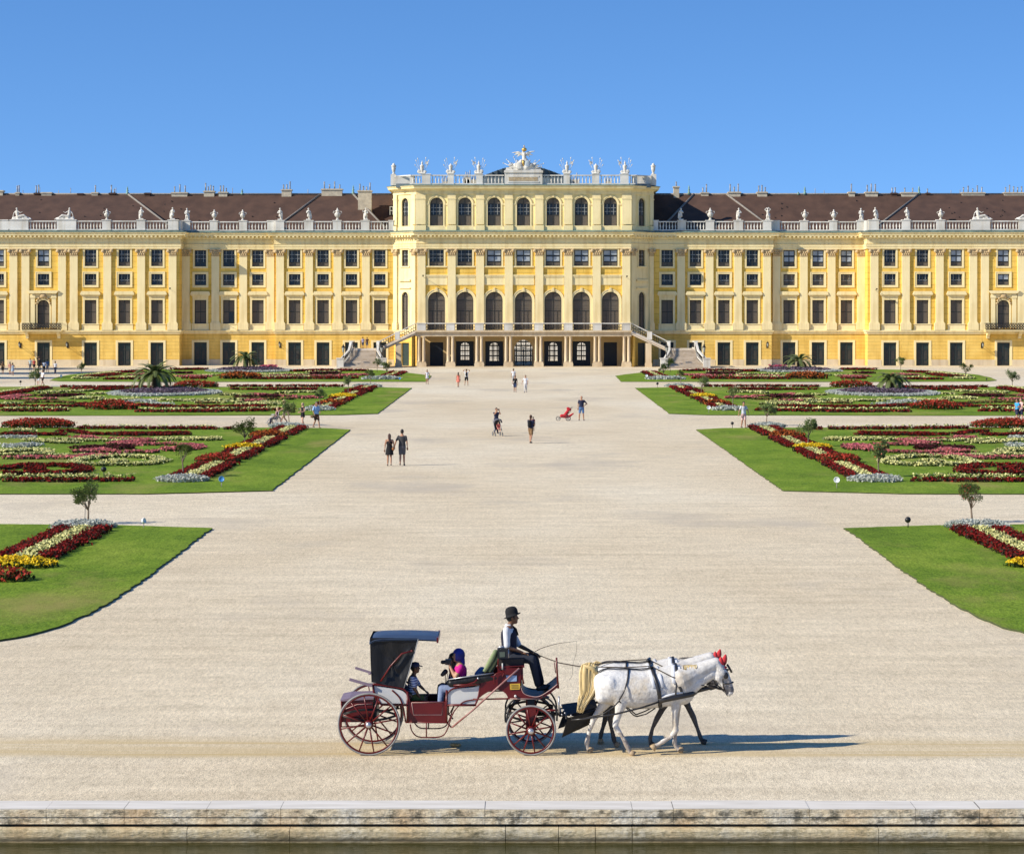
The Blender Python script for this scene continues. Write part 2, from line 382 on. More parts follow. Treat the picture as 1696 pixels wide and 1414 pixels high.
# ---------------------------------------------------------------- palace
def wall_material(name, c1, c2, brick=None, mortar=None, lines=None):
    m = bpy.data.materials.new(name); m.use_nodes = True; nt = m.node_tree; b = nt.nodes['Principled BSDF']
    b.inputs['Roughness'].default_value = 0.9; b.inputs['Specular IOR Level'].default_value = 0.2
    tcn = nt.nodes.new('ShaderNodeTexCoord'); n = nt.nodes.new('ShaderNodeTexNoise'); n.inputs['Scale'].default_value = 0.35; n.inputs['Detail'].default_value = 7
    nt.links.new(tcn.outputs['Object'], n.inputs['Vector'])
    r = nt.nodes.new('ShaderNodeValToRGB'); r.color_ramp.elements[0].position = .33; r.color_ramp.elements[1].position = .66
    r.color_ramp.elements[0].color = c2 + (1,); r.color_ramp.elements[1].color = c1 + (1,); nt.links.new(n.outputs['Fac'], r.inputs['Fac'])
    ms = nt.nodes.new('ShaderNodeMapping'); ms.inputs['Scale'].default_value = (1.6, 1.6, .16); n3 = nt.nodes.new('ShaderNodeTexNoise'); n3.inputs['Scale'].default_value = 1.0; n3.inputs['Detail'].default_value = 6
    nt.links.new(tcn.outputs['Object'], ms.inputs['Vector']); nt.links.new(ms.outputs['Vector'], n3.inputs['Vector'])
    r3 = nt.nodes.new('ShaderNodeValToRGB'); r3.color_ramp.elements[0].position = .36; r3.color_ramp.elements[1].position = .52; r3.color_ramp.elements[0].color = (.88, .85, .80, 1); r3.color_ramp.elements[1].color = (1, 1, 1, 1); nt.links.new(n3.outputs['Fac'], r3.inputs['Fac'])
    x3 = nt.nodes.new('ShaderNodeMix'); x3.data_type = 'RGBA'; x3.blend_type = 'MULTIPLY'; x3.inputs['Factor'].default_value = 1; nt.links.new(r.outputs['Color'], x3.inputs['A']); nt.links.new(r3.outputs['Color'], x3.inputs['B'])
    out = x3.outputs['Result']
    if brick:
        mm = nt.nodes.new('ShaderNodeMapping'); mm.inputs['Rotation'].default_value = (R(90), 0, 0)
        sp = nt.nodes.new('ShaderNodeSeparateXYZ'); cb = nt.nodes.new('ShaderNodeCombineXYZ'); nt.links.new(tcn.outputs['Object'], sp.inputs[0])
        nt.links.new(sp.outputs['X'], cb.inputs['X']); nt.links.new(sp.outputs['Z'], cb.inputs['Y'])
        bk = nt.nodes.new('ShaderNodeTexBrick'); bk.inputs['Scale'].default_value = 1.0; bk.inputs['Brick Width'].default_value = brick[0]; bk.inputs['Row Height'].default_value = brick[1]
        bk.inputs['Mortar Size'].default_value = brick[2]; bk.inputs['Mortar Smooth'].default_value = 0.2
        nt.links.new(cb.outputs[0], bk.inputs['Vector']); bk.inputs['Color1'].default_value = (1,1,1,1); bk.inputs['Color2'].default_value = (.93,.92,.9,1)
        bk.inputs['Mortar'].default_value = mortar + (1,)
        x = nt.nodes.new('ShaderNodeMix'); x.data_type = 'RGBA'; x.blend_type = 'MULTIPLY'; x.inputs['Factor'].default_value = 1
        nt.links.new(out, x.inputs['A']); nt.links.new(bk.outputs['Color'], x.inputs['B']); out = x.outputs['Result']
        bn = nt.nodes.new('ShaderNodeBump'); bn.invert = True; bn.inputs['Strength'].default_value = 0.8; bn.inputs['Distance'].default_value = 0.06
        nt.links.new(bk.outputs['Fac'], bn.inputs['Height']); nt.links.new(bn.outputs['Normal'], b.inputs['Normal'])
    nt.links.new(out, b.inputs['Base Color']); return m
YEL = wall_material('yellow_plaster', (0.90, 0.60, 0.14), (0.76, 0.48, 0.085))
YELB = wall_material('yellow_plaster_lined', (0.90, 0.605, 0.14), (0.78, 0.49, 0.085), (2.6, 0.88, 0.035), (0.82, 0.80, 0.72))
RUST = wall_material('yellow_rustication', (0.90, 0.61, 0.16), (0.76, 0.48, 0.10), (2.05, 0.52, 0.05), (0.90, 0.92, 0.95))
CREAM = wall_material('cream_plaster', (0.91, 0.765, 0.43), (0.82, 0.67, 0.345))
STONEY = wall_material('pale_plinth', (0.74, 0.62, 0.42), (0.60, 0.49, 0.33))
WHITE = wall_material('white_stone', (0.74, 0.71, 0.64), (0.55, 0.52, 0.46))
TANST = wall_material('tan_stone', (0.70, 0.57, 0.38), (0.58, 0.45, 0.29))
COPPER = mat('green_copper', (0.20, 0.30, 0.24), 0.6, (0.06, 0.09, 0.08), 1.2, stretch=(1, 1, 4))
ROOF = mat('brown_roof_tiles', (0.098, 0.052, 0.034), 0.9, (0.060, 0.032, 0.022), 0.6, bump=.6, bscale=9, stretch=(1, 1, 1), detail=8)
RIDGE = mat('ridge_tiles', (0.30, 0.27, 0.23), 0.8, (0.16, 0.14, 0.12), 6)
LEAD = mat('lead_sheet', (0.17, 0.21, 0.22), 0.6, (0.12, 0.15, 0.16), 1.0, stretch=(6, 1, 1))
DARK = mat('dark_void', (0.012, 0.011, 0.010), 0.9)
SHUT = mat('brown_shutter', (0.15, 0.125, 0.095), 0.7, (0.105, 0.085, 0.065), 2.0, bump=.4, bscale=3, stretch=(.3, 1, 14))
FRAME = mat('dark_window_frame', (0.045, 0.042, 0.035), 0.5, (0.03, 0.03, 0.026), 3)
FRAMEW = mat('white_window_frame', (0.55, 0.55, 0.52), 0.5, None, 3)
DOOR = mat('dark_green_door', (0.020, 0.042, 0.040), 0.5, (0.013, 0.028, 0.028), 3, bump=.1)
GRILLE = mat('pale_gate_iron', (0.30, 0.36, 0.35), 0.5, (0.2, 0.25, 0.25), 5)
IRON = mat('black_iron', (0.015, 0.014, 0.014), 0.5, None, 5)
GLASS = mat('window_glass', (0.012, 0.014, 0.014), 0.12, (0.03, 0.034, 0.036), 0.9, spec=.3)
CURT_SKY = mat('pale_blind_sky_pane', (0.42, 0.46, 0.50), 0.35, (0.25, 0.29, 0.33), 0.8, spec=.6)  # pale blinds; in the centre block a sky reflection painted as pane colour
GOLD = mat('gilding', (0.70, 0.46, 0.12), 0.35, (0.5, 0.3, 0.08), 6, metal=.6)
CAPM = mat('capital_stone', (0.70, 0.54, 0.30), 0.9, (0.40, 0.27, 0.13), 3.0, bump=.6, bscale=8)

YO, YR, YI, YC = 375.5, 378.5, 377.6, 374.0
PATH = [(-90, YO), (-52.2, YO), (-52.2, YR), (-37.85, YR), (-37.85, YI), (-19.75, YI), (-16.15, YC), (16.15, YC), (19.75, YI), (37.85, YI), (37.85, YR), (52.2, YR), (52.2, YO), (90, YO)]
PATHC = [(-19.75, 394), (-19.75, YI), (-16.15, YC), (16.15, YC), (19.75, YI), (19.75, 394)]
palace = thing('palace', 'long yellow baroque palace with cream pilasters, brown tiled roofs and a taller central block', 'palace', (0, YC, 0))
PO = (0, YC, 0)
def pbuild(mb, name, m, parent=None): return mb.build(name, m, parent or palace, org=PO)

Z = dict(plinth=0.85, door=3.55, str0=4.85, str1=5.42, base1=6.65, main0=6.4, main1=10.0, hood0=10.75, hood1=11.3, sm0=12.25, sm1=13.95, up0=15.12, up1=17.62, cap0=16.75, cap1=17.75, arch=18.5, fri=19.25, cor=19.75, top=20.25)

def arcpts(xc, zs, r, n=10): return [(xc + r * math.cos(math.pi * i / n), zs + r * math.sin(math.pi * i / n)) for i in range(n + 1)]
def facade(mb, x0, x1, z0, z1, ops, M=None, dep=0.38, mrev=None):
    """front sheet with reveals in local coords (front at y=0, depth +y); ops = (xc, w, zb, zt, arched)"""
    st = len(mb.v); xs = sorted(set([x0, x1] + [o[0] - o[1]/2 for o in ops] + [o[0] + o[1]/2 for o in ops]))
    base = mb.cur
    for a, b_ in zip(xs[:-1], xs[1:]):
        mid = (a + b_) / 2; oo = sorted([o for o in ops if abs(o[0] - mid) < o[1]/2], key=lambda o: o[2]); z = z0
        for o in oo:
            if o[2] > z: mb.add([(a,0,z),(b_,0,z),(b_,0,o[2]),(a,0,o[2])], [(0,1,2,3)])
            z = o[3]
        if z < z1: mb.add([(a,0,z),(b_,0,z),(b_,0,z1),(a,0,z1)], [(0,1,2,3)])
    if mrev is not None: mb.cur = mrev
    for (xc, w, zb, zt, ar) in ops:
        h = w/2; zs = zt - h if ar else zt
        mb.add([(xc-h,0,zb),(xc-h,0,zs),(xc-h,dep,zs),(xc-h,dep,zb)], [(0,1,2,3)]); mb.add([(xc+h,0,zb),(xc+h,dep,zb),(xc+h,dep,zs),(xc+h,0,zs)], [(0,1,2,3)])
        if zb > z0: mb.add([(xc-h,0,zb),(xc-h,dep,zb),(xc+h,dep,zb),(xc+h,0,zb)], [(0,1,2,3)])
        if ar:
            A = arcpts(xc, zs, h, 12); mb.cur = base
            for side in (0, 1):
                pts = A[:7] if side == 0 else A[6:]
                cx = xc + h if side == 0 else xc - h
                for p, q_ in zip(pts[:-1], pts[1:]): mb.add([(cx,0,zt),(p[0],0,p[1]),(q_[0],0,q_[1])], [(0,2,1)])
            if mrev is not None: mb.cur = mrev
            for p, q_ in zip(A[:-1], A[1:]): mb.add([(p[0],0,p[1]),(p[0],dep,p[1]),(q_[0],dep,q_[1]),(q_[0],0,q_[1])], [(0,1,2,3)])
        else: mb.add([(xc-h,0,zt),(xc+h,0,zt),(xc+h,dep,zt),(xc-h,dep,zt)], [(0,1,2,3)])
    mb.cur = base
    if M is not None: mb.xform(M, st)
    return mb

# window prototypes; local origin at the middle of the opening's foot on the wall face
WC = {}
def win_meshes(kind, var=0):
    k = (kind, var)
    if k in WC: return WC[k]
    w, h, ar = WK[kind][:3]; fr = MB(); pn = MB(); su = MB(); hw = w/2
    zs = h - hw if ar else h
    y = 0.30
    def outline(r_in, r_out, y0, y1, mb, zbot=0.0, bottom=True):
        if ar:
            Ao = [(hw+r_out, zbot)] + arcpts(0, zs, hw+r_out, 12) + [(-hw-r_out, zbot)]
            Ai = [(hw+r_in, zbot)] + arcpts(0, zs, hw+r_in, 12) + [(-hw-r_in, zbot)]
            for i in range(len(Ao)-1):
                a, b_, c, d = Ai[i], Ao[i], Ao[i+1], Ai[i+1]
                vs = [(p[0], y0, p[1]) for p in (a,b_,c,d)] + [(p[0], y1, p[1]) for p in (a,b_,c,d)]
                mb.add(vs, [(0,1,2,3),(1,5,6,2),(0,3,7,4)])
        else:
            mb.box(-hw-r_out, -hw-r_in, y0, y1, zbot, h+r_out); mb.box(hw+r_in, hw+r_out, y0, y1, zbot, h+r_out)
            mb.box(-hw-r_in, hw+r_in, y0, y1, h+r_in, h+r_out)
            if bottom: mb.box(-hw-r_in, hw+r_in, y0, y1, zbot, zbot+r_out-r_in)
    # frame
    outline(-0.10, 0.0, y-.08, y+.02, fr, 0.0)
    fr.box(-.045, .045, y-.07, y+.02, .1, h-.1)
    if kind in ('main', 'portal', 'carch', 'bayarch'):
        fr.box(-hw+.1, hw-.1, y-.06, y+.02, h*.5-.05, h*.5+.05)
        if ar: fr.box(-hw+.05, hw-.05, y-.06, y+.02, zs-.05, zs+.05)
        if kind == 'carch':
            for xx in (-hw*.5, hw*.5): fr.box(xx-.03, xx+.03, y-.055, y+.02, .1, h*.5)
    elif kind in ('upper', 'cupper', 'bayup'):
        for zz in (h*.25, h*.62): fr.box(-hw+.1, hw-.1, y-.06, y+.02, zz-.04, zz+.04)
    elif kind == 'small': fr.box(-hw+.1, hw-.1, y-.06, y+.02, h*.48-.04, h*.48+.04)
    elif kind in ('attic', 'bayattic'):
        for zz in (h*.38, zs+.05): fr.box(-hw+.05, hw-.05, y-.06, y+.02, zz-.05, zz+.05)
    elif kind == 'door':
        fr.box(-hw+.1, hw-.1, y-.06, y+.02, h*.70-.05, h*.70+.05)
        for sx in (-1, 1):
            for (za, zb) in ((.25, h*.2), (h*.26, h*.64)):
                fr.box(sx*hw*.22, sx*hw*.72, y-.05, y-.02, za, zb)
    # panes
    def panepoly(mb, z0, z1, yy):
        if ar and z1 > zs:
            pts = [(-hw, z0), (hw, z0), (hw, zs)] + arcpts(0, zs, hw, 12)[1:-1] + [(-hw, zs)]
            mb.add([(p[0], yy, p[1]) for p in pts], [tuple(range(len(pts)))])
        else: mb.add([(-hw,yy,z0),(hw,yy,z0),(hw,yy,z1),(-hw,yy,z1)], [(0,1,2,3)])
    # pane materials: 0 glass 1 shutter 2 pale blind and painted sky reflection 3 door
    if kind in ('main', 'portal', 'carch', 'bayarch'):
        pn.mset(1); panepoly(pn, 0, h, y)
        for k_ in range(int(h / .22)): 
            zz = .12 + k_ * .22
            if zz < zs: pn.box(-hw+.1, -.05, y-.03, y-.002, zz, zz+.05); pn.box(.05, hw-.1, y-.03, y-.002, zz, zz+.05)
        if var == 1: pn.mset(0); pn.box(-.02, hw*.8, y-.045, y-.035, .2, h*.48)
    elif kind in ('upper', 'cupper', 'bayup', 'small', 'attic', 'bayattic'):
        low = {'attic': .38, 'bayattic': .38, 'small': .3}.get(kind, .25) * h
        pn.mset(1 if var != 3 else 0); pn.add([(-hw,y,0),(hw,y,0),(hw,y,low),(-hw,y,low)], [(0,1,2,3)])
        if kind in ('attic', 'bayattic'):
            pn.mset(0); pn.add([(-hw,y,low),(hw,y,low),(hw,y,zs),(-hw,y,zs)], [(0,1,2,3)])
            pn.mset(1); pts = [(hw, zs)] + arcpts(0, zs, hw, 12)[1:-1] + [(-hw, zs)]; pn.add([(p[0], y, p[1]) for p in pts], [tuple(range(len(pts)))])
        else: pn.mset(0 if var != 2 else 1); pn.add([(-hw,y,low),(hw,y,low),(hw,y,h),(-hw,y,h)], [(0,1,2,3)])
        if var == 2 and kind != 'small': pn.mset(0); pn.box(-hw+.12, hw-.12, y-.03, y-.02, low, h-.2)
        if var == 1:
            pn.mset(2)
            for (xa, xb) in ((-hw+.14, -.07), (.07, hw-.14)):
                if kind == 'small': pn.box(xa, xb, y-.03, y-.015, h*.52, h-.16)
                else: pn.box(xa, xb, y-.03, y-.015, h*.30, h*.57); pn.box(xa, xb, y-.03, y-.015, h*.68, h-.15)
        if var in (0, 2, 3) or kind in ('attic', 'bayattic'):
            top = zs if kind in ('attic', 'bayattic') else h-.1
            fr.mset(1)
            for xx in (-hw*.5, hw*.5): fr.box(xx-.022, xx+.022, y-.045, y-.01, low+.05, top)
            if kind != 'small':
                for zz in (low + (top-low)*.33, low + (top-low)*.66): fr.box(-hw+.12, hw-.12, y-.045, y-.012, zz-.02, zz+.02)
            else: fr.box(-hw+.15, hw-.15, y-.045, y-.012, h*.42, h*.46)
            fr.mset(0)
    elif kind == 'door':
        pn.mset(3); panepoly(pn, 0, h*.7, y); pn.mset(0 if False else 3); panepoly(pn, h*.7, h, y)
    # surround
    if kind in ('upper', 'small'):
        outline(0, .27, -.07, .02, su, -.27 if kind == 'upper' else -.27)
        if kind == 'small': outline(.22, .34, -.11, .02, su, -.34)
    elif kind == 'main':
        outline(0, .30, -.07, .02, su, 0, False)
        su.box(-hw-.42, hw+.42, -.07, .02, 0.0, -1.0); su.box(-hw-.46, hw+.46, -.16, .02, -.002, .10-.1-.12)
        # hood
        z_ = WK['hood']; 
        su.box(-hw-.34, hw+.34, -.09, .02, h+.30, h+.62)
        su.prism([(-hw-.62, h+.78), (hw+.62, h+.78), (hw+.62, h+.98), (hw+.42, h+1.32), (-hw-.42, h+1.32), (-hw-.62, h+.98)], -.42, .02)
        su.box(-hw-.5, hw+.5, -.2, .02, h+.62, h+.78)
    elif kind == 'door':
        outline(0, .34, -.06, .02, su, 0, False)
    elif kind == 'portal':
        outline(0, .22, -.12, .02, su, 0, False)
        for sx in (-1, 1):
            su.box(sx*(hw+.35), sx*(hw+1.0), -.22, .02, 0, h+1.0); su.box(sx*(hw+.3), sx*(hw+1.08), -.3, .02, 0, .5); su.box(sx*(hw+.28), sx*(hw+1.08), -.3, .02, h+.3, h+.75)
        su.box(-hw-.35, hw+.35, -.1, .02, h+.22, h+1.0)
        su.prism([(-hw-1.1, h+1.0), (hw+1.1, h+1.0), (hw+1.45, h+1.4), (-hw-1.45, h+1.4)], -.55, .02)
        su.mset(1)
        for k_ in range(9):
            a = math.pi * (k_ + .5) / 9; su.ball((1.15*math.cos(a)*.9, -.2, zs + .2 + 1.25*math.sin(a)), .2, 6, 4, (1, .6, .8))
        su.ball((0, -.3, h+.62), .42, 8, 5, (1.2, .5, .8)); su.mset(0)
    elif kind in ('carch',):
        outline(0, .36, -.10, .02, su, 0, False); outline(.30, .42, -.16, .02, su, 0, False)
        su.box(-.16, .16, -.24, .02, h, h+.62)
    elif kind in ('attic',):
        outline(0, .22, -.10, .02, su, 0, False); outline(.18, .32, -.15, .02, su, zs-.05, False)
        for sx in (-1, 1): su.box(sx*(hw+.22), sx*(hw+.7), -.13, .02, zs-.12, zs+.1)
        su.box(-.15, .15, -.22, .02, h, h+.5); su.box(-hw-.35, hw+.35, -.12, .02, -.16, 0)
    elif kind in ('cupper',):
        outline(0, .25, -.08, .02, su, 0, False); su.box(-hw-.5, hw+.5, -.18, .02, -.22, -.002)
    elif kind in ('bayup', 'bayattic', 'bayarch'):
        outline(0, .16, -.07, .02, su, 0, False)
        if kind == 'bayup': su.box(-hw-.3, hw+.3, -.14, .02, -.2, -.002)
    r_ = (fr.data('frame', [FRAME, FRAMEW]), pn.data('pane', [GLASS, SHUT, CURT_SKY, DOOR]), su.data('surround', [CREAM, CAPM]))
    WC[k] = r_; return r_
WK = {'main': (1.78, 3.6, False), 'upper': (1.76, 2.5, False), 'small': (1.76, 1.7, False), 'door': (1.95, 3.5, False), 'portal': (1.85, 4.25, True),
      'carch': (2.55, 5.75, True), 'cupper': (2.2, 2.46, False), 'attic': (2.0, 4.25, True), 'bayattic': (1.5, 4.25, True), 'bayup': (1.45, 2.46, False), 'bayarch': (1.45, 5.75, True), 'hood': 0}
def place_window(kind, x, z, Y, var=0, rot=0.0, y=None):
    f, p, s = win_meshes(kind, var)
    nm = 'door' if kind == 'door' else ('arched_window' if WK[kind][2] else 'window')
    wob = link(nm, f, palace, (x, Y - YC, z), rot); link('door_leaf' if kind == 'door' else 'pane', p, wob); link('surround', s, wob)

def XW(px, Y): return (px - HX) * Y / FPX
wins = {  # section: (plane, window px centres, x range)
 'outer': (YO, [-3, 72, 150, 206, 260], [-90, -52.2]), 'recess': (YR, [332, 379, 427], [-52.2, -37.85]), 'inner': (YI, [488, 535, 582, 629], [-37.85, -19.75])}
rv = random.Random(11)
wall = MB(); wall2 = MB(); plin = MB()
upvar = {'outerL': [1, 1, 0, 0, 0], 'recessL': [3, 3, 2], 'innerL': [2, 0, 2, 2], 'innerR': [3, 0, 0, 0], 'recessR': [1, 1, 1], 'outerR': [1, 1, 1, 0, 0]}
for side in (-1, 1):
    for key, (Yp, pxs, xr) in wins.items():
        xs = [XW(p, Yp) * (1 if side < 0 else -1) for p in pxs]; x0, x1 = xr if side < 0 else (-xr[1], -xr[0])
        up = []; lo = []; uv = upvar[key + ('L' if side < 0 else 'R')]
        if side > 0: uv = list(reversed(uv)) if key != 'inner' else list(reversed(uv))
        for i, x in enumerate(xs):
            v = uv[i] if side < 0 else uv[len(xs)-1-i]
            portal = key == 'outer' and i == 1
            up.append((x, 1.76, Z['up0'], Z['up1'], False)); place_window('upper', x, Z['up0'], Yp, v)
            sz = Z['sm0']; up.append((x, 1.76, sz, Z['sm1'], False)); place_window('small', x, sz, Yp, 2 if (key == 'recess' and side > 0) else (1 if (portal and side > 0) else rv.choice((0, 0, 3))))
            if portal: up.append((x, 1.85, 5.75, 10.0, True)); place_window('portal', x, 5.75, Yp)
            else: up.append((x, 1.78, Z['main0'], Z['main1'], False)); place_window('main', x, Z['main0'], Yp, 1 if (key == 'recess' and side < 0 and i == 1) else 0)
            hide = key == 'inner' and i >= 2
            lo.append((x, 1.95, 0.05, Z['door'], False)); place_window('door', x, 0.05, Yp)
        wall.mset(0); facade(wall, x0, x1, Z['str1'], Z['arch'], up, Matrix.Translation((0, Yp, 0)), mrev=1)
        wall.mset(2); facade(wall, x0, x1, 0.0, Z['str0'], lo, Matrix.Translation((0, Yp, 0)), mrev=1)
        # stone plinth between doors, proud of the wall
        ed = [x0] + sum([[x - 1.32, x + 1.32] for x in sorted(xs)], []) + [x1]
        for a, b_ in zip(ed[::2], ed[1::2]):
            if b_ - a > .2: plin.box(a, b_, Yp - .09, Yp + .05, 0, Z['plinth']); plin.box(a, b_, Yp - .05, Yp + .04, Z['plinth'] + .001, Z['plinth'] + .1)
# side returns of the steps
def ret(x, ya, yb, m=0):
    wall.mset(m); wall.add([(x, ya, Z['str1']), (x, yb, Z['str1']), (x, yb, Z['arch']), (x, ya, Z['arch'])], [(0,1,2,3)])
    wall.mset(2); wall.add([(x, ya, 0), (x, yb, 0), (x, yb, Z['str0']), (x, ya, Z['str0'])], [(0,1,2,3)])
for x in (-52.2, 52.2): ret(x, YO, YR)
for x in (-37.85, 37.85): ret(x, YI, YR)
for x in (-90, 90): ret(x, YO, 394)
# centre block lower part
cx = [XW(p, YC) for p in (723, 770, 818.5, 867, 916, 963, 1011)]
TF = 5.42
ops = []; cvar = [0, 0, 1, 1, 1, 1, 1]  # pale variants carry the reflected sky in their pane colour
for i, x in enumerate(cx):
    ops.append((x, 2.55, TF + .05, TF + 5.8, True)); place_window('carch', x, TF + .05, YC)
    ops.append((x, 2.2, Z['up0'], Z['up1'] - .04, False)); place_window('cupper', x, Z['up0'], YC, cvar[i])
wall.mset(0); facade(wall, -16.15, 16.15, TF, Z['arch'], ops, Matrix.Translation((0, YC, 0)), mrev=1)
# bays (chamfered corners)
for s_ in (-1, 1):
    L = math.hypot(3.6, 3.6); ang = R(-45) if s_ < 0 else R(45)
    cxm, cym = s_ * (16.15 + 19.75) / 2, (YC + YI) / 2
    M = Matrix.Translation((cxm, cym, 0)) @ Matrix.Rotation(ang, 4, 'Z')
    o2 = [(0, 1.45, TF + .05, TF + 5.8, True), (0, 1.45, Z['up0'], Z['up1'] - .04, False)]
    wall.mset(1); facade(wall, -L/2, L/2, Z['str1'], Z['arch'], o2, M, mrev=1)
    wall.mset(2); facade(wall, -L/2, L/2, 0, Z['str0'], [(0, 1.7, 0.05, 3.5, False)], M, mrev=1)
    for kind, z in (('bayarch', TF + .05), ('bayup', Z['up0'])): place_window(kind, cxm, z, cym, 0, ang)
    wt = MB(); wt.box(-.85, .85, .25, .35, .05, 3.5); wt.xform(M); pbuild(wt, 'door', DOOR)
    for zz in (TF + 6.3, TF + 7.4):
        wt = MB(); wt.box(-1.25, 1.25, -.25, .05, zz, zz + .28 if zz > TF + 7 else zz + .15); wt.xform(M); pbuild(wt, 'moulding', CREAM)
# porch back wall with three passages and a middle gate
gate_x = [cx[i] for i in (1, 2, 3, 4, 5)]
lo = [(cx[0], 2.0, .05, 3.6, False), (cx[6], 2.0, .05, 3.6, False)] + [(x, 2.7, .02, 3.75, False) for x in (cx[1], cx[2], cx[4], cx[5])] + [(cx[3], 2.75, .02, 3.95, True)]
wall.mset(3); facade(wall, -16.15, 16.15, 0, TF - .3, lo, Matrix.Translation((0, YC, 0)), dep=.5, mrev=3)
for x in (cx[0], cx[6]):
    d = MB(); d.box(x-1.0, x+1.0, YC+.3, YC+.4, .05, 3.6); d.box(x-.04, x+.04, YC+.25, YC+.3, .1, 3.5)
    d.box(x-.85, x-.2, YC+.27, YC+.3, .3, 1.4); d.box(x+.2, x+.85, YC+.27, YC+.3, .3, 1.4); d.box(x-.85, x-.2, YC+.27, YC+.3, 1.6, 3.3); d.box(x+.2, x+.85, YC+.27, YC+.3, 1.6, 3.3)
    pbuild(d, 'door', mat('black_blue_door', (0.012, 0.018, 0.028), .45, None, 3))
for i, x in enumerate(gate_x):
    d = MB(); mid = i == 2; yg = YC + .3
    if not mid:   # dark panelled door leaves open in the middle on a grille
        d.box(x-1.35, x-.70, yg, yg+.08, .02, 3.75); d.box(x+.70, x+1.35, yg, yg+.08, .02, 3.75); d.box(x-.70, x+.70, yg, yg+.08, .02, .95 if i not in (1, 3) else .7)
        A = arcpts(x, 2.85, .70, 10)
        for p, q_ in zip(A[:-1], A[1:]): d.add([(p[0], yg, p[1]), (p[0], yg, 3.75), (q_[0], yg, 3.75), (q_[0], yg, q_[1])], [(0,1,2,3)])
        nb, zb_, hw_ = 4, .95, .70
        for k_ in range(nb+1): xx = x - hw_ + 2*hw_*k_/nb; d.box(xx-.025, xx+.025, yg-.02, yg+.02, zb_, 3.5)
        for zz in (1.3, 1.65, 2.0, 2.35, 2.8): d.box(x-hw_, x+hw_, yg-.02, yg+.02, zz-.03, zz+.03)
        pbuild(d, 'gate', mat('dark_gate', (0.010, 0.017, 0.024), .45, None, 3))
    else:
        hw_ = 1.37
        for k_ in range(15): xx = x - hw_ + 2*hw_*k_/14; d.box(xx-.025, xx+.025, yg-.02, yg+.02, .02, 2.6)
        for zz in (.15, 1.0, 1.15, 1.8, 2.55, 2.68): d.box(x-hw_, x+hw_, yg-.03, yg+.03, zz-.035, zz+.035)
        for k_ in range(9): a = math.pi*k_/8; d.obox((x, yg, 2.68), (x + 1.3*math.cos(a), yg, 2.68 + 1.22*math.sin(a)), .045, .045)
        for zz in (.5, 1.45, 2.15):
            for k_ in range(7): xx = x - 1.17 + .39*k_; d.tube([(xx + .13*math.cos(t), yg, zz + .15*math.sin(t)) for t in [j*math.pi/4 for j in range(9)]], .02, 4, False)
        d.mset(1); d.box(x-.09, x+.09, yg-.05, yg+.05, .02, 2.6); d.box(x-hw_, x-hw_+.12, yg-.05, yg+.05, .02, 2.6); d.box(x+hw_-.12, x+hw_, yg-.05, yg+.05, .02, 2.6)
        pbuild(d, 'gate', [GRILLE, mat('dark_gate', (0.010, 0.017, 0.024), .45, None, 3)])
# the passage hall: side walls, ceiling and floor, open to the court behind
hall = MB(); hx = 13.3; y0, y1 = YC + .55, YC + 17
hall.box(-hx-.3, -hx, y0, y1, 0, 4.9); hall.box(hx, hx+.3, y0, y1, 0, 4.9); hall.box(-hx, hx, y0, y1, 4.4, 4.7)
for x in [(gate_x[i] + gate_x[i+1]) / 2 for i in range(4)]:
    hall.box(x-.5, x+.5, y0+4, y0+5, .01, 4.4); hall.box(x-.5, x+.5, y1-1, y1, .01, 4.4)
gz = MB()  # added bars that break up the bright view through the gates
for i in range(5):
    x = gate_x[i]
    for k_ in range(6): gz.box(x-1.9+k_*.76-.09, x-1.9+k_*.76+.09, y1-.6, y1-.5, .02, 4.38)
    for zz in (.4, 1.3, 2.1, 2.9, 3.5): gz.box(x-1.9, x+1.9, y1-.61, y1-.49, zz-.1, zz+.1)
pbuild(gz, 'added_rear_bars', FRAME)
pbuild(hall, 'passage', mat('passage_plaster', (0.55, 0.50, 0.40), .9, None, 1))
for a in (0, 3): pass
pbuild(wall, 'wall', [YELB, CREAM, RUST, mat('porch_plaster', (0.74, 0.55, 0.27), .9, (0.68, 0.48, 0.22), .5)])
[pbuild(q_, 'plinth', STONEY) for q_ in split_mb(plin, lambda c: round(c.x, 1))]
# solid core behind the sheets
core = MB()
core.box(-89.9, -52.7, YO+.45, 394, 0, 20.0); core.box(-52.5, -37.5, YR+.45, 394, 0, 20.0); core.box(-37.4, -20.3, YI+.45, 394, 0, 20.0)
core.box(89.9, 52.7, YO+.45, 394, 0, 20.0); core.box(52.5, 37.5, YR+.45, 394, 0, 20.0); core.box(37.4, 20.3, YI+.45, 394, 0, 20.0)
core.box(-16.3, 16.3, YC+.5, YC+17, 5.0, 20.0)
core.add([(-16.9, YC+1.2, 0), (-19.3, YI+.6, 0), (-19.3, 394, 0), (-16.9, 394, 0), (-16.9, YC+1.2, 26.5), (-19.3, YI+.6, 26.5), (-19.3, 394, 26.5), (-16.9, 394, 26.5)], [(0,1,5,4), (1,2,6,5), (3,0,4,7), (4,5,6,7)])
core.add([(16.9, YC+1.2, 0), (19.3, YI+.6, 0), (19.3, 394, 0), (16.9, 394, 0), (16.9, YC+1.2, 26.5), (19.3, YI+.6, 26.5), (19.3, 394, 26.5), (16.9, 394, 26.5)], [(4,5,1,0), (5,6,2,1), (7,4,0,3), (7,6,5,4)])
pbuild(core, 'inner_walls', DARK)
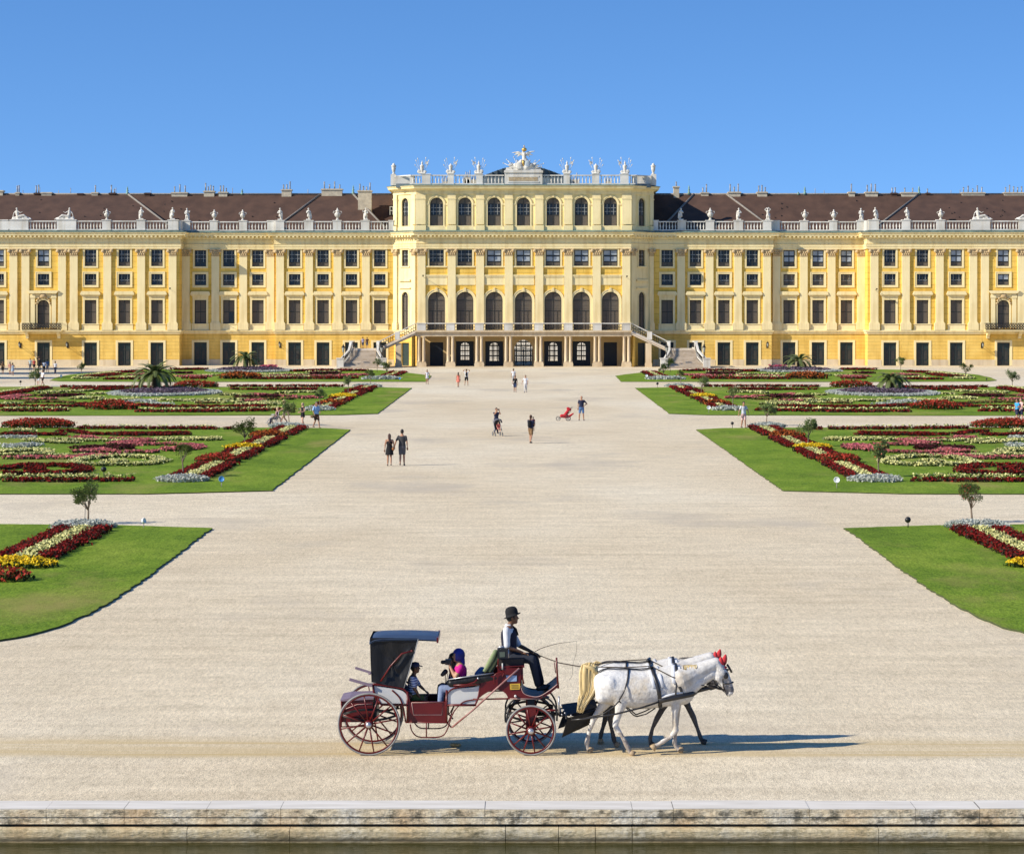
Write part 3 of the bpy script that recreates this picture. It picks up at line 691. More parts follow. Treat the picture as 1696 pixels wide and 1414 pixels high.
# attic storey walls
att = MB(); ao = []; az = 21.2
for x in cx: ao.append((x, 2.0, az, az + 4.25, True)); place_window('attic', x, az, YC, 0)
att.mset(0); facade(att, -16.15, 16.15, 20.2, 26.5, ao, Matrix.Translation((0, YC, 0)))
for s_ in (-1, 1):
    L = math.hypot(3.6, 3.6); ang = R(-45) if s_ < 0 else R(45); cxm, cym = s_ * (16.15 + 19.75) / 2, (YC + YI) / 2
    M = Matrix.Translation((cxm, cym, 0)) @ Matrix.Rotation(ang, 4, 'Z')
    facade(att, -L/2, L/2, 20.2, 26.5, [(0, 1.5, az, az + 4.25, True)], M); place_window('bayattic', cxm, az, cym, 0, ang)
    att.add([(s_*19.75, YI, 18), (s_*19.75, 394, 18), (s_*19.75, 394, 26.5), (s_*19.75, YI, 26.5)], [(0,1,2,3)])
att.add([(-19.75, 394, 18), (19.75, 394, 18), (19.75, 394, 27), (-19.75, 394, 27)], [(0,3,2,1)])
pbuild(att, 'attic_wall', wall_material('attic_plaster', (0.90, 0.755, 0.39), (0.83, 0.68, 0.32)))
ac = MB(); ac.box(-16.4, 16.4, YC+.5, 393.8, 20.1, 26.6); pbuild(ac, 'attic_core', DARK)

# horizontal mouldings
mo = MB()
mo.sweep(PATH, [(0, Z['str0']), (.14, Z['str0']), (.16, 5.1), (.30, 5.16), (.34, 5.36), (.26, 5.42), (0, Z['str1'])])
pbuild(mo, 'string_course', CREAM)
en = MB()
en.sweep(PATH, [(0, 17.76), (.22, 17.76), (.22, 18.1), (.28, 18.12), (.28, 18.42), (.36, 18.5), (.18, 18.52)])
en.sweep(PATH, [(.02, 18.5), (.18, 18.52), (.18, 19.22), (.32, 19.3), (.32, 19.42), (0, 19.42)])
en.sweep(PATH, [(0, 19.40), (.34, 19.42), (.38, 19.46), (.38, 19.74), (1.0, 19.76), (1.02, 20.0), (1.16, 20.12), (1.2, 20.24), (0, 20.26)])
# modillions
def along(path, step, off):
    out = []
    for a, b_ in zip(path[:-1], path[1:]):
        a = Vector(a); b_ = Vector(b_); L = (b_ - a).length
        if L < 2: continue
        d = (b_ - a) / L; n_ = Vector((d.y, -d.x)); k_ = max(1, int(L / step))
        for i in range(k_): out.append((a + d * (i + .5) * L / k_ + n_ * off, math.atan2(d.y, d.x), n_))
    return out
md = MB()
for p, a, n_ in along(PATH, .62, .68):
    st = len(md.v); md.box(-.15, .15, -.27, .27, 19.50, 19.757); md.xform(Matrix.Translation((p.x, p.y, 0)) @ Matrix.Rotation(a, 4, 'Z'), st)
for p, a, n_ in along(PATH, .5, .235):
    st = len(md.v); md.box(-.16, .16, -.06, .06, 19.0, 19.21); md.xform(Matrix.Translation((p.x, p.y, 0)) @ Matrix.Rotation(a, 4, 'Z'), st)
pbuild(en, 'entablature', CREAM); o = pbuild(md, 'modillions', CREAM); o['kind'] = 'stuff'
cp = MB(); cp.sweep(PATH, [(0, 20.262), (1.24, 20.262), (1.24, 20.30), (.2, 20.55), (0, 20.55)])
pbuild(cp, 'copper_flashing', COPPER)
ce = MB()
ce.sweep(PATHC, [(0, 25.95), (.16, 25.97), (.18, 26.2), (.1, 26.25), (.1, 26.5), (.5, 26.72), (.9, 26.78), (.95, 27.0), (1.05, 27.1), (1.1, 27.2), (0, 27.22)])
ce.sweep(PATHC, [(0, 20.5), (.16, 20.5), (.16, 20.95), (.1, 21.02), (0, 21.02)])
pbuild(ce, 'attic_cornice', CREAM)
cf = MB(); cf.sweep(PATHC, [(0, 27.222), (1.13, 27.222), (1.13, 27.26), (.3, 27.42), (-1, 27.42)]); pbuild(cf, 'attic_flashing', COPPER)
# panels and bands between the first-floor arches of the centre block
pn = MB()
for i, x in enumerate(cx):
    pn.box(x-1.62, x+1.62, YC-.14, YC-.001, 13.35, 13.6); pn.box(x-1.7, x+1.7, YC-.22, YC-.001, 13.6, 13.78)
    pn.box(x-1.62, x+1.62, YC-.08, YC-.001, 12.25, 13.35)
pbuild(pn, 'wall_panels', CREAM)

# pilasters
def pil_mesh(w, h0, h1, capz, wb, attic=False):
    sh = MB(); c_ = MB()
    sh.box(-w/2, w/2, -.26, .02, h0 + (1.25 if not attic else .95), capz)
    sh.box(-wb/2, wb/2, -.38, .02, h0, h0 + (1.02 if not attic else .8))
    if not attic:
        sh.box(-wb/2+.08, wb/2-.08, -.33, .02, h0+1.02, h0+1.16); sh.box(-w/2-.06, w/2+.06, -.31, .02, h0+1.16, h0+1.252)
        c_.box(-w/2, w/2, -.28, .02, capz, h1-.14); c_.box(-w/2-.28, w/2+.28, -.46, .02, h1-.14, h1)
        for sx in (-1, 1):
            c_.lathe([(.05, -.14), (.27, -.1), (.27, .1), (.05, .14)], (0,0,0), 8)
            st = len(c_.v) - 32; c_.xform(Matrix.Translation((sx*(w/2+.06), -.34, h1-.36)) @ Matrix.Rotation(R(90), 4, 'X'), st)
        for k_ in range(4): c_.ball((-w/2 + w*(k_+.5)/4, -.3, capz+.22), .17, 6, 4, (.8, .5, 1.3))
        for k_ in range(3): c_.ball((-w/2 + w*(k_+1)/4, -.33, capz+.5), .15, 6, 4, (.8, .5, 1.2))
        c_.box(-w/2-.04, w/2+.04, -.31, .02, capz-.1, capz)
    else:
        sh.box(-w/2-.02, w/2+.02, -.27, .02, capz, h1-.08) if False else None
        c_.box(-w/2-.07, w/2+.07, -.32, .02, capz, capz+.18); c_.box(-w/2, w/2, -.26, .02, capz+.18, h1)
    return sh.data('pilaster', [CREAM]), c_.data('capital', [CAPM if not attic else CREAM])
PW = pil_mesh(1.18, Z['str1'], Z['cap1'] + .01, Z['cap0'], 1.62); PCm = pil_mesh(1.22, TF, Z['cap1'] + .01, Z['cap0'], 1.55); PA = pil_mesh(1.25, 20.45, 25.96, 25.2, 1.4, True)
PN = pil_mesh(.8, Z['str1'], Z['cap1'] + .01, Z['cap0'], 1.0); PAN = pil_mesh(.75, 20.45, 25.96, 25.2, .85, True)
def pil(ms, x, Y, rot=0.0):
    s_ = link('pilaster', ms[0], palace, (x, Y - YC, 0), rot); link('capital', ms[1], s_)
pilx = {'outer': ([-43, -23.5, 22.5, 42.5, 103, 122.5, 178, 234, 286], YO), 'recess': ([308, 357, 403, 448], YR), 'inner': ([464, 512, 559, 606], YI)}
for side in (-1, 1):
    for k_, (l, Yp) in pilx.items():
        for p in l: pil(PW, XW(p, Yp) * (1 if side < 0 else -1), Yp)
    pil(PN, side * 19.25 * 1.005, YI)
    for t in (-2.05, 2.05):
        ang = side * R(45); c_ = Vector((side * 17.95, (YC + YI)/2, 0)) + Vector((math.cos(ang), math.sin(ang), 0)) * t
        pil(PN, c_.x, c_.y, ang); pil(PAN, c_.x, c_.y, ang)
cpx = [698, 748, 795, 842.5, 893, 941, 988, 1037]
for p in cpx: pil(PCm, XW(p, YC), YC); pil(PA, XW(p, YC), YC)
for s_ in (-1, 1): pil(PAN, s_*15.95, YC - .0)

# balustrades
BAL = [(.10, 0), (.10, .08), (.06, .14), (.13, .42), (.12, .55), (.05, .85), (.05, .95), (.09, 1.02), (.09, 1.1)]
def balustrade(x0, x1, Y, z, pedestals, step=.46, h=1.45, Yend=None):
    """one mesh per run between pedestals"""
    pw = [p for p in sorted(pedestals, key=lambda t: t[0]) if x0 - .1 <= p[0] <= x1 + .1]
    for (c, w) in pw:
        q = MB(); q.box(c-w/2, c+w/2, Y-.24, Y+.24, z, z+h+.02); q.box(c-w/2-.07, c+w/2+.07, Y-.31, Y+.31, z+h+.02, z+h+.16); q.box(c-w/2-.06, c+w/2+.06, Y-.30, Y+.30, z, z+.18)
        pbuild(q, 'pedestal', WHITE)
    ed = [x0] + sum([[c-w/2-.07, c+w/2+.07] for c, w in pw], []) + [x1]
    for a, b_ in zip(ed[::2], ed[1::2]):
        if b_ - a < .3: continue
        q = MB(); q.box(a, b_, Y-.2, Y+.2, z, z+.17); q.box(a, b_, Y-.2, Y+.2, z+h-.17, z+h)
        n_ = max(1, int((b_ - a) / step))
        for i in range(n_): q.lathe([(r, zz * (h-.34)/1.1) for r, zz in BAL], (a + (i+.5)*(b_-a)/n_, Y, z+.17), 6)
        pbuild(q, 'balustrade', WHITE)
zb = 20.55
pedO = [(8, 16), (32, 32), (111, 32), (177, 14), (234, 14), (287.5, 17)]
pedR = [(308.5, 14), (354.5, 13), (403, 13), (449, 12)]
pedI = [(464, 14), (511.5, 15), (558.5, 14), (605, 14), (648, 8)]
for side in (-1, 1):
    cv = lambda l, Yp: [(side * abs(XW(p, Yp)), w * Yp / FPX) for p, w in l]
    for l, Yp, (a, b_) in ((pedO, YO, (79, 52.4)), (pedR, YR, (52.4, 38.0)), (pedI, YI, (38.0, 19.9))):
        balustrade(*( (-a, -b_) if side < 0 else (b_, a)), Yp - .25, zb, cv(l, Yp))
q = MB()
for s_ in (-1, 1): q.box(s_*52.0, s_*52.55, YO-.2, YR-.5, zb, zb+1.5); q.box(s_*37.6, s_*38.1, YI-.0, YR-.5, zb, zb+1.5)
[pbuild(q_, 'balustrade_return', WHITE) for q_ in split_mb(q)]
pedA = [(706, 14, ), (746.5, 10), (794, 11), (938.5, 10), (986.5, 12), (1034, 14)]
za = 27.42
balustrade(-16.9, -2.95, YC-.05, za, [(XW(p[0], YC), p[1]*YC/FPX) for p in pedA if p[0] < 867], step=.47, h=1.45)
balustrade(2.95, 16.9, YC-.05, za, [(XW(p[0], YC), p[1]*YC/FPX) for p in pedA if p[0] > 867], step=.47, h=1.45)
q = MB()
for s_ in (-1, 1):
    q.box(s_*19.4, s_*20.2, YI-1.2, YI-.4, za, za+1.7); q.box(s_*17.0, s_*19.4, YC+1.6, YC+2.0, za, za+1.4); q.box(s_*16.4, s_*17.2, YC+.1, YC+.5, za, za+1.45)
    q.box(s_*19.6, s_*20.0, YI-.4, 393, za, za+1.3)
    q.obox((s_*16.9, YC, za+1.37), (s_*19.6, YI-.9, za+1.37), .4, .17)
[pbuild(q_, 'corner_parapet', WHITE) for q_ in split_mb(q, lambda c: c.x > 0)]
# block under the eagle with a frieze panel
q = MB(); q.box(-2.85, 2.85, YC-.55, YC+.6, za, za+1.75); q.box(-2.95, 2.95, YC-.7, YC+.7, za+1.75, za+2.1)
q.box(-2.35, 2.35, YC-.62, YC-.549, za+.25, za+.42); q.box(-2.35, 2.35, YC-.62, YC-.549, za+1.1, za+1.3)
for k_ in range(22): q.mset(1); q.box(-2.2+k_*.2, -2.08+k_*.2, YC-.60, YC-.549, za+.5, za+1.05)
pbuild(q, 'frieze_block', [WHITE, CAPM])

# roofs -----------------------------------------------------------
RZ = 26.55; EZ = 20.7; RY = 388.0
rf = MB()
def hiproof(x0, x1, ridge0, ridge1, ye, yb=398, rz=RZ):
    v = [(x0, ye, EZ), (x1, ye, EZ), (x1, yb, EZ), (x0, yb, EZ), (ridge0, RY, rz), (ridge1, RY, rz)]
    rf.add(v, [(0,1,5,4), (1,2,5), (2,3,4,5), (3,0,4)])
for s_ in (-1, 1):
    a = lambda *t: [s_ * abs(v) for v in t]
    def hr(x0, x1, r0, r1, ye, **k):
        x0, x1, r0, r1 = [-v for v in (x0, x1, r0, r1)] if s_ > 0 else (x0, x1, r0, r1)
        if s_ > 0: x0, x1, r0, r1 = x1, x0, r1, r0
        hiproof(x0, x1, r0, r1, ye, **k)
    hr(-90.5, -53.2, -82, -62.0, YO+1.0, rz=RZ+.06)
    hr(-66, -30.5, -66, -30.5, YR+2.0)
    hr(-38.3, -20.9, -31.8, -26.7, YI+1.0, rz=RZ+.04)
    hr(-33, -18, -33, -18, YI+5.5, rz=RZ-.02)
roofs = [pbuild(q_, 'roof', ROOF) for q_ in sorted(split_mb(rf, lambda c: c.x > 0), key=lambda q_: q_.v[0][0])]
def roofchild(mb, name, m): return mb.build(name, m, roofs[1 if mb.v[0][0] > 0 else 0], org=PO)
for s_ in (-1, 1):
    t = MB()
    for (xa, ya, xb) in ((-62.0, YO+1.0, -53.2), (-31.8, YI+1.0, -38.3), (-26.7, YI+1.0, -20.9)):
        t.tube([(-s_*xa if s_ < 0 else -xa, RY, RZ+.1), (-xb, ya, EZ+.1)] if s_ > 0 else [(xa, RY, RZ+.1), (xb, ya, EZ+.1)], .16, 6)
    t.tube([(s_*82, RY, RZ+.12), (s_*19.8, RY, RZ+.1)], .14, 5)
    roofchild(t, 'ridge_trim', RIDGE)
CH = mat('chimney_plaster', (0.60, 0.52, 0.38), .9, (0.42, 0.36, 0.27), 2)
PIPE = mat('grey_flue', (0.42, 0.42, 0.42), .5, (0.15, 0.15, 0.15), 3)
chims = [(0, 12, 9, 0), (30, 6, 5, 2), (62, 8, 4, 2), (78, 17, 5, 0), (134, 9, 3, 0), (158, 10, 5, 1), (187, 10, 4, 2), (245, 9, 4, 0), (298, 26, 5, 3), (347, 17, 8, 4), (370, 14, 6, 3), (475, 16, 11, 3), (550, 34, 12, 4),
         (607, 22, 26, 4), (1120, 9, 17, 1), (1167, 12, 5, 2), (1216, 20, 6, 3), (1262, 16, 6, 3), (1410, 10, 6, 1), (1443, 20, 6, 3), (1480, 10, 4, 2), (1505, 26, 5, 2), (1536, 6, 4, 1), (1611, 38, 5, 5), (1682, 40, 5, 6)]
rc = random.Random(5)
for (px, w, h, nf) in chims:
    Yc = RY + .2; x = XW(px, Yc); ww = w * Yc / FPX; top = RZ + h * Yc / FPX * .82
    if h > 20: Yc = 384.5; top = RZ + .5
    q = MB(); q.box(x-ww/2, x+ww/2, Yc-.6, Yc+.6, 23.5, top); q.box(x-ww/2-.12, x+ww/2+.12, Yc-.72, Yc+.72, top-.22, top-.05)
    q.mset(1)
    for i in range(nf):
        xx = x - ww/2 + (i+.5)*ww/nf; hh = rc.uniform(.5, 1.2); q.tube([(xx, Yc, top-.05), (xx, Yc, top+hh)], .1, 6)
        q.lathe([(.1, 0), (.17, .02), (.03, .12)], (xx, Yc, top+hh), 6)
    roofchild(q, 'chimney', [CH if h > 4.5 else ROOF, PIPE])
for (px, h) in ((211, 14), (401, 10), (585, 16), (1141, 16), (1333, 14), (1322, 5), (1522, 15)):
    x = XW(px, RY); q = MB(); k_ = h * RY / FPX
    q.lathe([(.22, 0), (.25, .25*k_), (.1, .35*k_), (.22, .5*k_), (.08, .62*k_), (.14, .7*k_), (.02, k_)], (x, RY, RZ), 8); roofchild(q, 'finial', mat('verdigris', (0.25, 0.40, 0.33), .6, (0.15, .25, .2), 3))
for px in (38, 66, 97, 117, 192, 250, 385, 510, 1350, 1365, 1575, 1590): 
    q = MB(); x = XW(px, RY); q.tube([(x, RY, RZ-.2), (x, RY, RZ+rc.uniform(.7, 1.2))], .05, 5); roofchild(q, 'vent_pipe', PIPE)
for x, z in ((-20.2, 23.9), (65.7, 21.8)):
    q = MB(); yy = 383.2 if x < 0 else 379.2
    q.box(x-.5, x+.5, yy-.2, yy+2.5, z-.7, z+.6); q.mset(1); q.box(x-.5, x-.4, yy-.24, yy-.2, z-.7, z+.6); q.box(x-.05, x+.05, yy-.24, yy-.2, z-.7, z+.6); q.box(x+.4, x+.5, yy-.24, yy-.2, z-.7, z+.6)
    q.box(x-.5, x+.5, yy-.245, yy-.201, z-.1, z); q.box(x-.5, x+.5, yy-.245, yy-.201, z+.5, z+.6); roofchild(q, 'dormer', [DARK, FRAMEW if x < 0 else IRON])
# small snow hooks scattered on the tiles
q = MB()
for i in range(60):
    x = rc.choice((-1, 1)) * rc.uniform(21, 76); t = rc.uniform(.15, .85); ye = YO+1.0 if abs(x) > 55 else YR+2.0
    q.box(x-.06, x+.06, ye + (RY-ye)*t - .12, ye + (RY-ye)*t + .05, EZ + (RZ-EZ)*t + .0, EZ + (RZ-EZ)*t + .16)
roofchild(q, 'snow_guards', IRON)
# centre roof: low dark sheet roof, vault behind the eagle
q = MB(); q.box(-19.3, 19.3, YC+1, 393.5, 27.0, 27.6); q.box(-7.2, 7.2, 380, 393, 27.6, 28.9)
V = [(-6.6, 28.9), (-5.6, 29.35), (-4.3, 29.85), (-2.9, 30.3), (-1.3, 30.6), (1.3, 30.6), (2.9, 30.3), (4.3, 29.85), (5.6, 29.35), (6.6, 28.9)]
vv = []
for (x, z) in V: vv += [(x, 380 + abs(x)*.1, z), (x, 392, z)]
k_ = len(V)
q.add([(x, 380 + abs(x) * .1, z) for x, z in V] , [tuple(range(k_))])
q.add(vv, [(2*i, 2*i+1, 2*i+3, 2*i+2) for i in range(k_-1)])
for i in range(16): x = -6.2 + i*.83; q.box(x-.03, x+.03, 379.9, 392, 28.9, 28.95 + .3*0)
roofchild(q, 'centre_roof', LEAD)
q = MB()
for i in range(17):
    x = -6.4 + i*.8; zt = np.interp(x, [v[0] for v in V], [v[1] for v in V]); q.box(x-.03, x+.03, 379.9, 380.6, 28.9, zt+.03)
roofchild(q, 'roof_seams', mat('dark_seam', (0.04, 0.05, 0.05), .6))
for (px, w, h, nf) in ((775, 10, 8, 3), (780, 26, 4, 6), (738, 8, 1, 3), (950, 16, 4, 3), (1008, 10, 1, 4)):
    Yc = 386; x = XW(px, Yc); ww = w*Yc/FPX; top = 28.4 + h*.1
    q = MB(); q.box(x-ww/2, x+ww/2, Yc-.5, Yc+.5, 27.5, top); q.mset(1)
    for i in range(nf): xx = x-ww/2+(i+.5)*ww/nf; q.tube([(xx, Yc, top-.05), (xx, Yc, top + rc.uniform(.5, 1.1))], .08, 6)
    roofchild(q, 'chimney', [CH, PIPE])

# portal balconies on the wings
for s_ in (-1, 1):
    xb = s_ * abs(XW(72, YO)); zf = 5.45
    q = MB(); q.box(xb-2.95, xb+2.95, YO-1.45, YO-.3, zf-.28, zf); q.box(xb-3.05, xb+3.05, YO-1.55, YO-.25, zf-.12, zf-.02)
    for t in (-2.4, 2.4): q.prism([(YO-.1, zf-.28), (YO-1.2, zf-.28), (YO-1.1, zf-.6), (YO-.5, zf-.9), (YO-.35, zf-1.3), (YO-.1, zf-1.3)], xb+t-.22, xb+t+.22, 'x')
    bal = pbuild(q, 'balcony', CREAM)
    g_ = MB(); yr = YO-1.42
    for zz in (.06, 1.0): g_.obox((xb-2.95, yr, zf+zz), (xb+2.95, yr, zf+zz), .08, .1)
    for sx in (-1, 1): g_.obox((xb+sx*2.95, yr, zf+1.0), (xb+sx*2.95, YO-.3, zf+1.0), .05, .05)
    for k_ in range(30): xx = xb-2.9+k_*.2; g_.tube([(xx, yr, zf), (xx, yr, zf+1.0)], .045, 4)
    for k_ in range(15):
        xx = xb-2.8+k_*.4
        for (rr, zz) in ((.17, .3), (.17, .68)): g_.tube([(xx + rr*math.cos(t), yr, zf+zz+rr*math.sin(t)) for t in [j*math.pi/4 for j in range(9)]], .062, 5, False)
    g_.build('iron_railing', IRON, bal, org=PO)

# terrace, columns and double stair ------------------------------
TFY = 367.3
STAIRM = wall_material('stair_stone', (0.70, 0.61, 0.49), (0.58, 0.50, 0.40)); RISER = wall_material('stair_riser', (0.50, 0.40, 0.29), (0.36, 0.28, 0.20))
tr = MB(); tx = 16.0
tr.box(-tx, tx, TFY-.3, YC-.5, 4.95, TF-.02); tr.box(-tx-.12, tx+.12, TFY-.55, YC-.5, TF-.22, TF); tr.box(-tx, tx, TFY-.22, TFY+.2, 4.55, 4.94)
terr = pbuild(tr, 'terrace', TANST)
def tchild(mb, name, m): return mb.build(name, m, terr, org=PO)
COLP = [(.30, 0), (.30, .12), (.24, .2), (.25, 1.0), (.205, 3.1), (.21, 3.2), (.26, 3.26), (.26, 3.34), (.31, 3.4)]
colx = [(694.4, 701.9), (742.4, 749.8), (790, 797.5), (838.4, 845.8), (888.4, 896), (937.4, 945), (985.6, 993), (1033.8, 1041.4)]
for (a, b_) in colx:
    xa, xb = XW(a, TFY), XW(b_, TFY)
    for x in (xa, xb):
        q = MB(); q.lathe([(r*.95, .75 + z*1.1) for r, z in COLP], (x, TFY, 0), 14); q.box(x-.33, x+.33, TFY-.33, TFY+.33, .0, .76); tchild(q, 'column', TANST)
    q = MB(); xm = (xa+xb)/2; q.box(xm-.72, xm+.72, TFY-.36, TFY+.36, 0, .52); tchild(q, 'column_base', TANST)
    q = MB(); q.box(xm-.62, xm+.62, TFY-.42, TFY+.05, TF, TF+.98); q.box(xm-.7, xm+.7, TFY-.5, TFY+.12, TF+.98, TF+1.12); tchild(q, 'parapet_pier', WHITE)
def grille(mb, p0, p1, h0, h1, n):
    """ornamental iron panel between two rails"""
    p0 = Vector(p0); p1 = Vector(p1); d = p1 - p0; L = d.length
    for k_ in range(n+1):
        p = p0 + d*k_/n; mb.tube([p + Vector((0,0,h0)), p + Vector((0,0,h1))], .022, 4)
    hm = (h0+h1)/2; rr = (h1-h0)*.27
    for k_ in range(n):
        p = p0 + d*(k_+.5)/n
        for zz in (hm-rr*.9, hm+rr*.9): mb.tube([p + Vector((rr*math.cos(t)*min(1, L/n/2/rr), 0, zz - 0 + rr*math.sin(t))) for t in [j*math.pi/4 for j in range(9)]], .026, 4, False)
for i in range(7):
    xa = (XW(colx[i][0], TFY)+XW(colx[i][1], TFY))/2 + .62; xb = (XW(colx[i+1][0], TFY)+XW(colx[i+1][1], TFY))/2 - .62
    q = MB(); q.box(xa, xb, TFY-.28, TFY-.08, TF+.98, TF+1.12); q.mset(1)
    grille(q, (xa, TFY-.2, TF), (xb, TFY-.2, TF), .03, .97, 8); tchild(q, 'railing', [WHITE, IRON])
for s_ in (-1, 1):
    xt, zt = s_*16.0, TF; xl, zl = s_*21.4, 2.75
    st = MB(); n_ = 16   # side flight, solid steps on a sloping stringer
    for k_ in range(n_):
        xa = xt + (xl-xt)*k_/n_; xb = xt + (xl-xt)*(k_+1)/n_; z1 = zt - (zt-zl)*(k_+1)/n_ + .17
        st.box(xa, xb, TFY+.2, TFY+4.0, z1-.5, z1)
    for yy in (TFY-.1, TFY+4.1):
        st.add([(xt, yy-.2, zt-.62), (xl+s_*.3, yy-.2, zl-.62), (xl+s_*.3, yy-.2, zl-.05), (xt, yy-.2, zt), (xt, yy+.2, zt-.62), (xl+s_*.3, yy+.2, zl-.62), (xl+s_*.3, yy+.2, zl-.05), (xt, yy+.2, zt)],
               [(0,1,2,3), (7,6,5,4), (3,2,6,7), (0,4,5,1), (1,5,6,2), (0,3,7,4)])
        st.obox((xt, yy-.12, zt-.28), (xl+s_*.3, yy-.12, zl-.33), .62, .12)
    # landing block and front flight
    xa, xb = s_*21.6, s_*25.3; x0, x1 = min(xa, xb), max(xa, xb)
    st.box(x0-.3, x1+.3, 365.0, 371.5, 0, zl)
    m_ = 14; yf = 365.0
    for k_ in range(m_):
        w = 0 if k_ < 7 else (k_-6)*.19
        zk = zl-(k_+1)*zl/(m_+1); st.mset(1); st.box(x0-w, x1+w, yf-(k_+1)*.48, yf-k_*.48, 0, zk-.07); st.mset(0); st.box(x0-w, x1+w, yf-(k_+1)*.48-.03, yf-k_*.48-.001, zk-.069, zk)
    tchild(st, 'staircase', [STAIRM, RISER])
    # railing of the side flight: rail, middle pier and iron scrolls
    q = MB(); q.obox((xt, TFY-.1, zt+1.05), (xl, TFY-.1, zl+1.05), .22, .13); xm, zm = (xt+xl)/2, (zt+zl)/2
    q.box(xm-.36, xm+.36, TFY-.32, TFY+.1, zm, zm+1.15); q.mset(1)
    for (pa, pb) in (((xt, zt), (xm+(-.36 if s_ > 0 else .36), zm)), ((xm+(.36 if s_ > 0 else -.36), zm), (xl, zl))):
        grille(q, (pa[0], TFY-.12, pa[1]), (pb[0], TFY-.12, pb[1]), .02, 1.0, 7)
    tchild(q, 'railing', [WHITE, IRON])
    # sloping side walls of the front flight with solid newels
    q = MB()
    for xx, sgn in ((x0-.15, -1), (x1+.15, 1)):
        pts = [(xx, 371.3, zl+1.0), (xx, 365.2, zl+1.0), (xx + sgn*.1, 362.2, zl-.2), (xx + sgn*1.0, 359.2, 1.35)]
        for p, r_ in zip(pts[:-1], pts[1:]):
            q.obox(p, r_, .32, .17); q.obox(Vector(p)-Vector((0,0,.95)), Vector(r_)-Vector((0,0,.95)), .36, .2)
        q.box(xx-.25, xx+.25, 364.9, 365.5, zl-.3, zl+1.15)
        q.box(xx+sgn*1.1-.5, xx+sgn*1.1+.5, 358.3, 359.3, 0, 1.35); q.box(xx+sgn*1.1-.58, xx+sgn*1.1+.58, 358.22, 359.38, 1.35, 1.5)
        q.mset(1); grille(q, (xx, 371, zl), (xx, 365.6, zl), .1, .95, 6); q.tube([(xx+sgn*.55, 361, .9), (xx+sgn*.55, 361, 1.6)], .02, 4)
        for p, r_ in zip(pts[1:-1], pts[2:]):
            grille(q, Vector(p)-Vector((0,0,.9)), Vector(r_)-Vector((0,0,.9)), 0, .85, 6)
        q.mset(0)
    xm_ = (x0 + x1)/2; [tchild(q_, 'stair_parapet', [WHITE, IRON]) for q_ in split_mb(q, lambda c: c.x > xm_)]
    q = MB(); xx = s_*18.55; q.box(xx-.42, xx+.42, TFY-.3, TFY+.3, 0, 3.55); q.box(xx-.5, xx+.5, TFY-.38, TFY+.38, 0, .6); tchild(q, 'pier', TANST)
    q = MB(); q.box(s_*16.3, s_*16.6, TFY+.5, YC-.2, 0, 4.9); tchild(q, 'porch_end_wall', RUST)
q = MB(); q.box(-16, 16, TFY-.6, YC, 0.0, .06); tchild(q, 'porch_floor', STONEY)
q = MB(); q.box(-84, 84, 372.6, 380, -.02, .035) ; tchild(q, 'pavement', STONEY)
